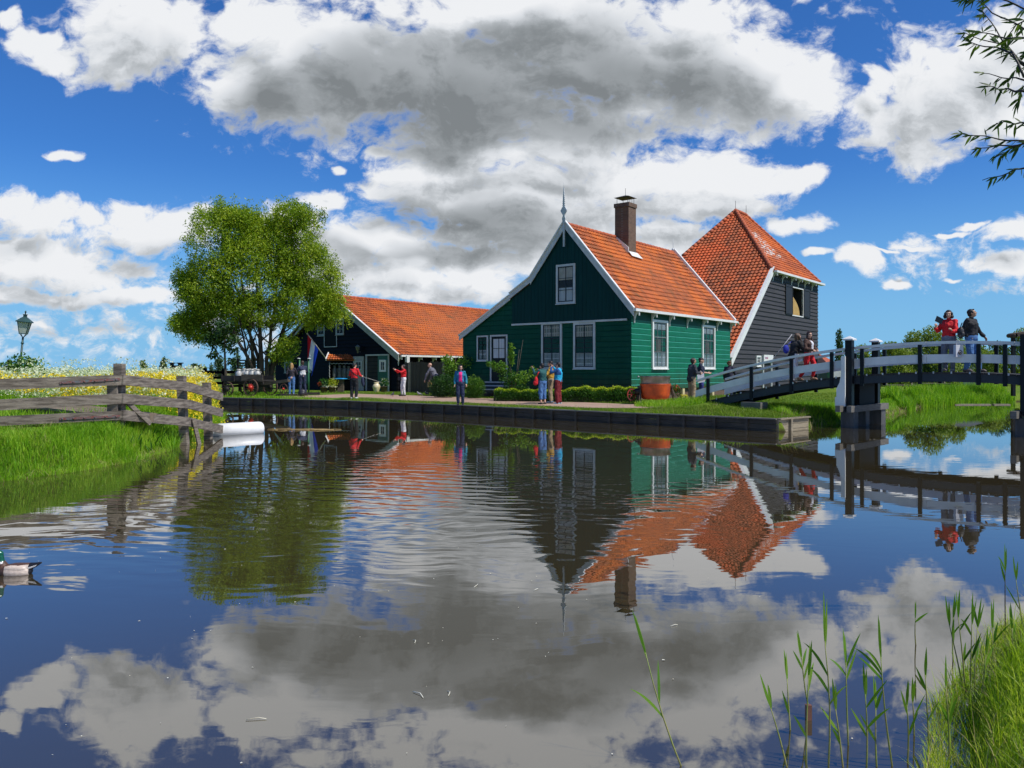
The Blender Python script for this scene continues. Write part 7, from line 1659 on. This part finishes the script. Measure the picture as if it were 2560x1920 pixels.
w_ = wpt(t, (.20, .40, .62)); q = MB(); q.obox(w_+V(0, 0, -.08), (.11, .02, 0), (-.005, .03, 0), (0, 0, .14)); q.tube([w_+V(-.05, 0, .06), w_+V(0, 0, .15), w_+V(.05, 0, .06)], .008, 5); bgo = q.build('carrier_bag', pm('tan_bag', (.50, .36, .12))); tag(bgo, 'tan carrier bag with a round brown print held by the bald man', 'bag')
q = MB(); q.lathe([(.055, 0), (.055, .004)], w_+V(.0, -.042, -.08), 16, axis=(.15, -1, 0)); q.lathe([(.030, 0), (.030, .004)], w_+V(.0, -.047, -.08), 16, mi=1, axis=(.15, -1, 0)); q.build('print', [pm('brown_print', (.20, .07, .03)), pm('tan_bag2', (.50, .36, .12))], bgo)
# on the grass strip
TEALC = cloth('teal_blue_pattern', (.01, .20, .24), (.02, .10, .32), contrast=(.4, .6)); PINK = cloth('hot_pink', (.80, .02, .20), (.66, .015, .16))
t, J, s = person('woman with an open teal jacket over a hot pink shirt and navy trousers', spot(1151, 1012.5, .385), 180, 1.57, dict(elR=(.23, -.03, 1.10), wrR=(.235, .04, .88), elL=(-.24, -.03, 1.12), wrL=(-.26, .05, .89)), headyaw=38, top=[TEALC, PINK], topmat=lambda c: 1 if (abs(c[0]+.012) < .065+.02*(1.3-c[2]) and c[1] > .02 and c[2] < 1.40) else 0,
                 hem=.91, fat=1.1, bottom=NAVYC, shoes=DSH, hair='bob', haircol=(.012, .009, .009), skin=SKIN, trouser=1.12)
# three friends by the hedge
t, J, s = person('woman in a dark teal sweater and jeans raising her phone, red bag at her hip', spot(1357, 1012, .40), 38, 1.62, dict(elL=(-.30, .16, 1.25), wrL=(-.30, .26, 1.46), elR=(.26, .16, 1.22), wrR=(.14, .34, 1.38)), lean=.08, top=[cloth('dark_teal', (.006, .060, .065), (.01, .09, .09)), cloth('dark_red_hem', (.22, .012, .02))], topmat=lambda c: 1 if c[2] < .935 else 0, hem=.92, fat=1.12, bottom=JEANS, shoes=DSH, hair='short', haircol=(.014, .010, .008), short_pants=.55, trouser=1.25)
w_ = wpt(t, (-.22, .0, .98)); q = MB(); q.ell(w_+V(-.10, -.06, .0), (.075, .06, .16)); q.ell(w_+V(-.12, -.06, -.08), (.095, .07, .10)); q.tube([w_+V(-.08, -.05, .12), w_+V(-.02, -.04, .30), wpt(t, (-.16, 0, 1.36))], .016, 6); tag(q.build('shoulder_bag', REDC), 'red cloth bag hanging at the left of the woman raising her phone', 'bag')
t, J, s = person('person in a mustard yellow jacket and khaki trousers between the two photographing women', spot(1377, 1008, .42), 75, 1.70, dict(elR=(.24, .06, 1.12), wrR=(.18, .22, .95), elL=(-.24, .12, 1.14), wrL=(-.16, .26, 1.02)), top=cloth('mustard', (.56, .33, .04), (.44, .24, .03)), hem=.96, bottom=KHAKI, shoes=pm('grey_blue_shoe', (.10, .16, .22)), hair='short', haircol=(.012, .009, .008))
w_ = wpt(t, (.22, .10, .98)); q = MB(); q.ell(w_+V(-.06, -.16, -.05), (.12, .07, .14)); q.tube([w_+V(-.06, -.14, .07), wpt(t, (.17, -.02, 1.38))], .012, 6); tag(q.build('shoulder_bag', pm('black_bag', (.012, .010, .016), rough=.5)), 'black handbag between the teal and the mustard clad friends', 'bag')
CY = cloth('bright_cyan', (.01, .42, .68), (.008, .33, .58)); CYD = cloth('deep_blue', (.006, .075, .24), (.005, .05, .18))
t, J, s = person('woman in a bright cyan jacket and dark red trousers lifting a camera to her eye', spot(1396, 1011, .40), 62, 1.66, dict(elR=(.27, .20, 1.28), wrR=(.10, .26, 1.50), elL=(-.27, .20, 1.28), wrL=(-.10, .26, 1.50)), top=[CY, CYD], topmat=lambda c: 1 if c[2] > 1.18 and c[0] < -.06 else 0, hem=.86, fat=1.16, bottom=cloth('dark_red', (.20, .010, .016), (.14, .008, .012)), shoes=pm('pale_blue_shoe', (.40, .62, .70)), hair='short', haircol=(.012, .009, .012), trouser=1.25, legfat=1.1, curl=1.0)
w_ = wpt(t, (0, .30, 1.58)); q = MB(); q.obox(w_, (.03, .05, 0), (.03, -.02, 0), (0, 0, .04)); tag(q.build('camera', BLACKM), 'dark camera at the eye of the woman in the cyan jacket', 'camera')
# by the tub and the bridge foot
PUF = cloth('dark_puffer', (.020, .024, .032), (.035, .04, .05))
t, J, s = person('man in a dark puffer jacket and khaki trousers looking down at his phone', spot(1729, 1005, d=30.6), -72, 1.82, dict(elR=(.24, .06, 1.13), wrR=(.10, .30, 1.12), elL=(-.24, .08, 1.13), wrL=(-.06, .30, 1.10)), lean=.10, headpitch=-26, top=PUF, hem=.82, fat=1.22, bottom=KHAKI, shoes=BSH, hair='short', haircol=(.03, .014, .010), skin=SKIN2, trouser=1.2)
w_ = wpt(t, (.02, .40, 1.14)); q = MB(); q.obox(w_, (.06, 0, .015), (0, .035, 0), (-.002, 0, .008)); tag(q.build('phone', pm('pale_phone', (.6, .5, .5))), 'pale phone in the hands of the man in the puffer jacket', 'phone')
t, J, s = person('man in a navy short sleeved sweater with a white carrier bag', spot(1752, 1000, d=32.4), -100, 1.86, dict(elL=(-.25, -.02, 1.14), wrL=(-.26, .10, .90), elR=(.22, .06, 1.12), wrR=(.10, .26, 1.10)), headpitch=-8, top=cloth('deep_navy', (.008, .013, .035), (.012, .018, .05)), sleeve=.55, hem=.92, fat=1.06, bottom=cloth('blue_trouser', (.02, .025, .16), (.03, .035, .2)), shoes=pm('cream_shoe', (.72, .66, .42)), hair='cap', haircol=(.01, .01, .012), skin=SKIN)
w_ = wpt(t, (-.02, .30, .80)); q = MB(); a0 = at(1742.5, 934, 31.5); q.prism([at(1742.5, 934, 31.6), at(1760, 933, 31.6), at(1762, 955, 31.6), at(1745, 957.5, 31.6)], V(.02, .10, 0)); q.tube([at(1746, 934, 31.62), at(1752, 927, 31.65), at(1758, 934, 31.62)], .008, 5); tag(q.build('carrier_bag', pm('white_bag', (.72, .72, .76), (.55, .56, .62), scale=5)), 'white carrier bag held between the two men at the bridge foot', 'bag')
t, J, s = person('curly haired person in dark clothes behind the lower end of the handrail', spot(1823, 990, d=36.0), -30, 1.76, dict(elR=(.24, .10, 1.12), wrR=(.2, .26, 1.02)), top=cloth('dark_violet', (.016, .014, .035), (.025, .02, .05)), hem=.85, fat=1.15, bottom=NAVYC, shoes=DSH, hair='curly', haircol=(.13, .06, .025))
# on the bridge
t, J, s = person('long haired woman in a black jacket and white trousers bending over the handrail', onbridge(1984, .75), -72, 1.74, dict(elR=(.22, .24, 1.08), wrR=(.12, .46, 1.10), elL=(-.22, .22, 1.10), wrL=(-.06, .44, 1.08), knL=(-.1, .10, .5), anL=(-.11, .04, .085), knR=(.10, -.04, .48), anR=(.11, -.20, .12)), lean=.26, headpitch=-22, top=DARKT, hem=.80, fat=1.12, bottom=WHITEC, shoes=pm('tan_shoe', (.30, .18, .10)), hair='long', haircol=(.11, .06, .03), short_pants=.2)
w_ = wpt(t, (-.05, -.16, 1.12)); q = MB(); q.ell(w_+V(-.10, -.05, .02), (.10, .07, .15)); q.tube([w_+V(-.08, -.05, .14), wpt(t, (-.1, .02, 1.42))], .012, 6); tag(q.build('backpack', cloth('royal_blue', (.015, .03, .36))), 'royal blue bag on the back of the long haired woman on the bridge', 'bag')
q = MB(); q.tube([at(1932, 898, 25.9), at(1980, 836, 25.7)], .010, 6); tag(q.build('pole', pm('pale_pole2', (.6, .58, .6))), 'thin pale pole slanting up to the shoulder of the long haired woman', 'pole')
w_ = wpt(t, (.14, .34, .80)); q = MB(); q.ell(w_+V(.04, -.02, .02), (.13, .09, .14)); q.tube([w_+V(-.02, 0, .14), w_+V(.03, 0, .30), w_+V(.1, 0, .14)], .012, 6); q.obox(w_+V(.14, .05, -.02), (.03, .01, 0), (0, .05, 0), (0, 0, .13)); tag(q.build('shopping_bag', pm('grey_tan_bag', (.12, .11, .11), (.3, .24, .16), scale=4)), 'grey shopping bag hanging between the two women on the bridge slope', 'bag')
t, J, s = person('woman in a brown jacket, white blouse and red trousers walking on the bridge slope', onbridge(2022, .70), 215, 1.66, dict(elR=(.25, .04, 1.12), wrR=(.10, .22, 1.05), elL=(-.26, .04, 1.12), wrL=(-.12, .24, 1.06), knL=(-.10, .16, .52), anL=(-.11, .06, .14), knR=(.1, -.04, .48), anR=(.11, -.30, .12)), headyaw=-25, top=[cloth('brown_jacket', (.075, .032, .020), (.05, .022, .015)), WHITEC], topmat=lambda c: 1 if (abs(c[0]) < .055 and c[1] > .03 and c[2] < 1.38) else 0, hem=.93, fat=1.1, bottom=REDC, shoes=pm('tan_shoe2', (.36, .20, .12)), hair='long', haircol=(.045, .018, .012), short_pants=.25)
RB = onbridge(2372, .40)
t, J, s = person('woman with dark bobbed hair in a red jacket holding a dark tablet', RB, 128, 1.79, dict(elR=(.26, .06, 1.13), wrR=(.22, .28, 1.20), elL=(-.25, .14, 1.10), wrL=(-.24, .38, 1.10), knR=(.11, .03, .50), anR=(.13, -.12, .10)), headyaw=18, top=REDC, hem=.92, fat=1.14, bottom=cloth('grey_jeans', (.13, .15, .20), (.18, .20, .26)), shoes=pm('grey_sneaker', (.22, .20, .18)), hair='bob', haircol=(.020, .010, .007), handdirs=dict(R=(-.3, .5, .8), L=(0, .7, .6)), curl=.8)
tb0 = at(2346, 800, RB.y-.30); q = MB(); q.obox(tb0+V(.02, 0, 0), (.105, .02, -.045), (.004, .012, 0), (.03, 0, .075)); tag(q.build('tablet', pm('dark_blue_tablet', (.008, .010, .03), rough=.25)), 'dark tablet in the hand of the red jacketed woman on the bridge', 'tablet')
MBR = onbridge(2428, .45)
t, J, s = person('man in a black shirt and blue jeans with his hand on the handrail', MBR, -150, 1.80, dict(elL=(-.34, -.02, 1.16), wrL=(-.50, .06, .965), elR=(.20, -.10, 1.14), wrR=(.14, .02, .92), knL=(-.12, .10, .50), anL=(-.20, .10, .085), knR=(.08, .02, .5), anR=(.07, -.10, .09)), headyaw=30, headpitch=-16, top=DARKT, hem=.94, fat=1.16, bottom=JEANS, shoes=pm('brown_grey_sneaker', (.13, .10, .09)), hair='short', haircol=(.012, .009, .008), skin=SKIN2, trouser=1.15)
q = MB(); w_ = at(2396, 872, MBR.y-.25); q.obox(w_+V(0, 0, -.06), (.115, .02, 0), (-.01, .045, 0), (0, 0, .17)); q.tube([w_+V(-.06, 0, .11), w_+V(-.03, .02, .24), w_+V(.03, .02, .24), w_+V(.06, 0, .11)], .008, 6); bgo = q.build('carrier_bag', pm('white_grey_bag', (.66, .66, .70), (.52, .52, .58))); tag(bgo, 'white carrier bag with a round dark emblem between the couple on the bridge', 'bag')
q = MB(); q.lathe([(.062, 0), (.062, .004)], w_+V(.02, -.062, -.10), 20, axis=(.17, -1, 0)); q.lathe([(.040, 0), (.040, .004)], w_+V(.021, -.067, -.10), 20, mi=1, axis=(.17, -1, 0)); q.lathe([(.020, 0), (.020, .004)], w_+V(.022, -.072, -.10), 16, mi=0, axis=(.17, -1, 0)); q.build('emblem', [pm('dark_emblem', (.05, .015, .015)), pm('white_grey_bag2', (.6, .55, .55))], bgo)
q = MB(); w_ = at(2402, 832, MBR.y-.05); q.ell(w_, (.09, .08, .17)); q.ell(w_+V(.01, -.08, -.05), (.06, .04, .08)); q.tube([w_+V(-.05, -.04, .12), w_+V(-.02, -.1, .28)], .014, 6); tag(q.build('backpack', pm('black_patterned_bag', (.012, .012, .018), (.25, .25, .28), scale=12, contrast=(.6, .7))), 'black and white patterned backpack between the couple on the bridge', 'backpack')
# far left walker
WP = Vector((gx(24, 34.0), 34.0, .66)); WP.z = ground_at(WP.x, WP.y)
t, J, s = person('grey haired man in a dark vest over a pale blue shirt walking left', WP, 90, (CZ+28/F*34-WP.z)/1.012, dict(elR=(.23, -.06, 1.12), wrR=(.22, .02, .90), knL=(-.1, .14, .52), anL=(-.1, .12, .12)), top=[cloth('dark_vest', (.012, .013, .02)), cloth('pale_blue_shirt', (.50, .56, .66), (.4, .46, .56))], topmat=lambda c: 1 if abs(c[0]) > .165 else 0, hem=.92, fat=1.14, bottom=DARKT, shoes=DSH, hair='short', haircol=(.10, .08, .065))
w_ = wpt(t, (.0, -.20, 1.22)); q = MB(); q.ell(w_, (.10, .15, .22)); tag(q.build('backpack', DARKT), 'dark backpack on the back of the man walking at the left edge', 'backpack')

# run all the voxel merges in one go
FOLD = bpy.data.textures.new('cloth_folds', 'CLOUDS'); FOLD.noise_scale = .085; FOLD.noise_depth = 1
tmp = bpy.data.collections.new('merge'); SC.collection.children.link(tmp); TOBJ = []
for (mb, vox, smn, name, mats, par, fn) in JOBS:
    me = bpy.data.meshes.new('m'); me.from_pydata(mb.v, [], mb.f); o = bpy.data.objects.new('m', me); tmp.objects.link(o)
    r_ = o.modifiers.new('r', 'REMESH'); r_.mode = 'VOXEL'; r_.voxel_size = vox; s_ = o.modifiers.new('s', 'SMOOTH'); s_.factor = .5; s_.iterations = smn; TOBJ.append(o)
    if name in ('jacket', 'trousers'):
        d_ = o.modifiers.new('d', 'DISPLACE'); d_.texture = FOLD; d_.strength = .030; d_.mid_level = .5; d_.texture_coords = 'LOCAL'
dg_ = bpy.context.evaluated_depsgraph_get()
for o, (mb, vox, smn, name, mats, par, fn) in zip(TOBJ, JOBS):
    me = bpy.data.meshes.new_from_object(o.evaluated_get(dg_)); me.name = name; me.materials.clear()
    for m in mats: me.materials.append(m)
    n = len(me.polygons); me.polygons.foreach_set('use_smooth', np.ones(n, bool))
    if fn is not None:
        cc = np.zeros(n*3); me.polygons.foreach_get('center', cc); cc = cc.reshape(-1, 3); me.polygons.foreach_set('material_index', np.array([fn(c) for c in cc], dtype=np.int32))
    me.update(); ob = bpy.data.objects.new(name, me); C.objects.link(ob); ob.parent = par
for o in TOBJ: m_ = o.data; bpy.data.objects.remove(o); bpy.data.meshes.remove(m_)
SC.collection.children.unlink(tmp); bpy.data.collections.remove(tmp)

# ================================================================== duck and pigeons
dk0 = at(46, 1435, 6.6); dk0 = Vector((gx(40, 6.6), 6.6, 0))
duck = thing('mallard_duck', 'mallard drake with green head swimming out of the frame at the left edge', 'duck', dk0)
def DP(x, y, z): return dk0+V(x, y, z)      # x positive towards the tail
def dmesh(parts, vox, name, mats, fn=None, sm=4):
    mb = MB()
    for p in parts: p(mb)
    me = bpy.data.meshes.new('m'); me.from_pydata(mb.v, [], mb.f); o = bpy.data.objects.new('m', me); C.objects.link(o)
    r_ = o.modifiers.new('r', 'REMESH'); r_.mode = 'VOXEL'; r_.voxel_size = vox; s_ = o.modifiers.new('s', 'SMOOTH'); s_.factor = .5; s_.iterations = sm
    m2 = bpy.data.meshes.new_from_object(o.evaluated_get(bpy.context.evaluated_depsgraph_get())); bpy.data.objects.remove(o); m2.materials.clear()
    for m in mats: m2.materials.append(m)
    n = len(m2.polygons); m2.polygons.foreach_set('use_smooth', np.ones(n, bool))
    if fn: cc = np.zeros(n*3); m2.polygons.foreach_get('center', cc); m2.polygons.foreach_set('material_index', np.array([fn(c) for c in cc.reshape(-1, 3)-np.array(dk0)], dtype=np.int32))
    m2.update(); return m2
FE1 = pm('pale_flank_feathers', (.66, .55, .46), (.48, .38, .31), rough=.6, scale=30, stretch=(1, 1, 4)); FE2 = pm('brown_feathers', (.11, .05, .03), (.06, .03, .02), rough=.6, scale=30); FE3 = pm('black_feathers', (.006, .006, .010), rough=.5); FE4 = pm('green_head_feathers', (.002, .10, .05), (.001, .04, .03), rough=.25, spec=.8, scale=12); FE5 = pm('white_feathers', (.75, .73, .70), rough=.6)
def duckfn(c):
    x, y, z = c
    if x < -.085 and z > .10: return 4 if z < .118 else 3
    if x > .155: return 4 if abs(z-.075-.30*(x-.20)) < .007 and abs(y) > .015 else 2
    if x < -.05: return 1
    if z > .085+.05*x and abs(y) < .052: return 1 if z < .115 else 0
    return 0
me = dmesh([lambda m: m.ell(DP(.02, 0, .028), (.155, .078, .070), 20, 12), lambda m: m.cap(DP(.08, 0, .05), .055, DP(.20, 0, .085), .022), lambda m: m.cap(DP(.20, 0, .085), .022, DP(.255, 0, .105), .008), lambda m: m.cap(DP(-.09, 0, .055), .05, DP(-.115, 0, .12), .028),
            lambda m: m.cap(DP(-.115, 0, .12), .028, DP(-.125, 0, .165), .030), lambda m: m.ell(DP(-.135, 0, .185), (.040, .031, .034), 14, 9), lambda m: m.ell(DP(.03, .04, .06), (.11, .035, .035)), lambda m: m.ell(DP(.03, -.04, .06), (.11, .035, .035))], .004, 'body', [FE1, FE2, FE3, FE4, FE5], duckfn)
link('body', me, duck)
q = MB(); q.ell(DP(-.188, 0, .172), (.032, .016, .008), 12, 6); q.ell(DP(-.205, 0, .171), (.020, .018, .006), 12, 6); q.build('bill', pm('yellow_bill', (.50, .42, .06)), duck); q = MB(); q.ell(DP(-.152, -.029, .192), (.004, .003, .004)); q.ell(DP(-.152, .029, .192), (.004, .003, .004)); q.build('eye', EYE, duck)
duck.location = dk0+V(-.02, 0, 0); duck.scale = (.93,)*3
def pigeon(label, px, py, d, face, sc_=1.0, dark=True):
    b0 = at(px, py, d); b0.z = ground_at(b0.x, b0.y)+.008; t = thing('pigeon', label, 'pigeon', b0, 'pigeons on the path'); a = Vector((math.cos(face), math.sin(face), 0)); q = MB()
    q.cap(b0+a*.0+V(0, 0, .13), .055, b0-a*.10+V(0, 0, .11), .035); q.cap(b0-a*.10+V(0, 0, .11), .03, b0-a*.20+V(0, 0, .08), .012); q.cap(b0+a*.03+V(0, 0, .15), .042, b0+a*.07+V(0, 0, .21), .022); q.ell(b0+a*.075+V(0, 0, .228), (.024, .022, .022)); q.cap(b0+a*.095+V(0, 0, .225), .006, b0+a*.12+V(0, 0, .218), .003, 6)
    q.build('body', pm('dark_pigeon', (.03, .03, .04)) if dark else pm('grey_pigeon', (.32, .33, .36), (.12, .12, .15), scale=20), t); q = MB()
    for s_ in (-.02, .02): q.tube([b0+V(s_, 0, .09), b0+V(s_, 0, .0)], .006, 5); q.cap(b0+V(s_, 0, .006), .006, b0+V(s_, 0, .006)+a*.035, .004, 6)
    q.build('legs', pm('pink_legs', (.4, .12, .08)), t); return t
pigeon('black pigeon standing alone on the path left of the woman in white trousers', 982, 992, 38.0, 1.2)
pigeon('grey pigeon on the grass edge by the plank fence, left of two', 1047, 986, 39.0, 3.0, dark=False)
pigeon('dark pigeon by the plank fence, right of two', 1066, 985, 39.4, 2.6)
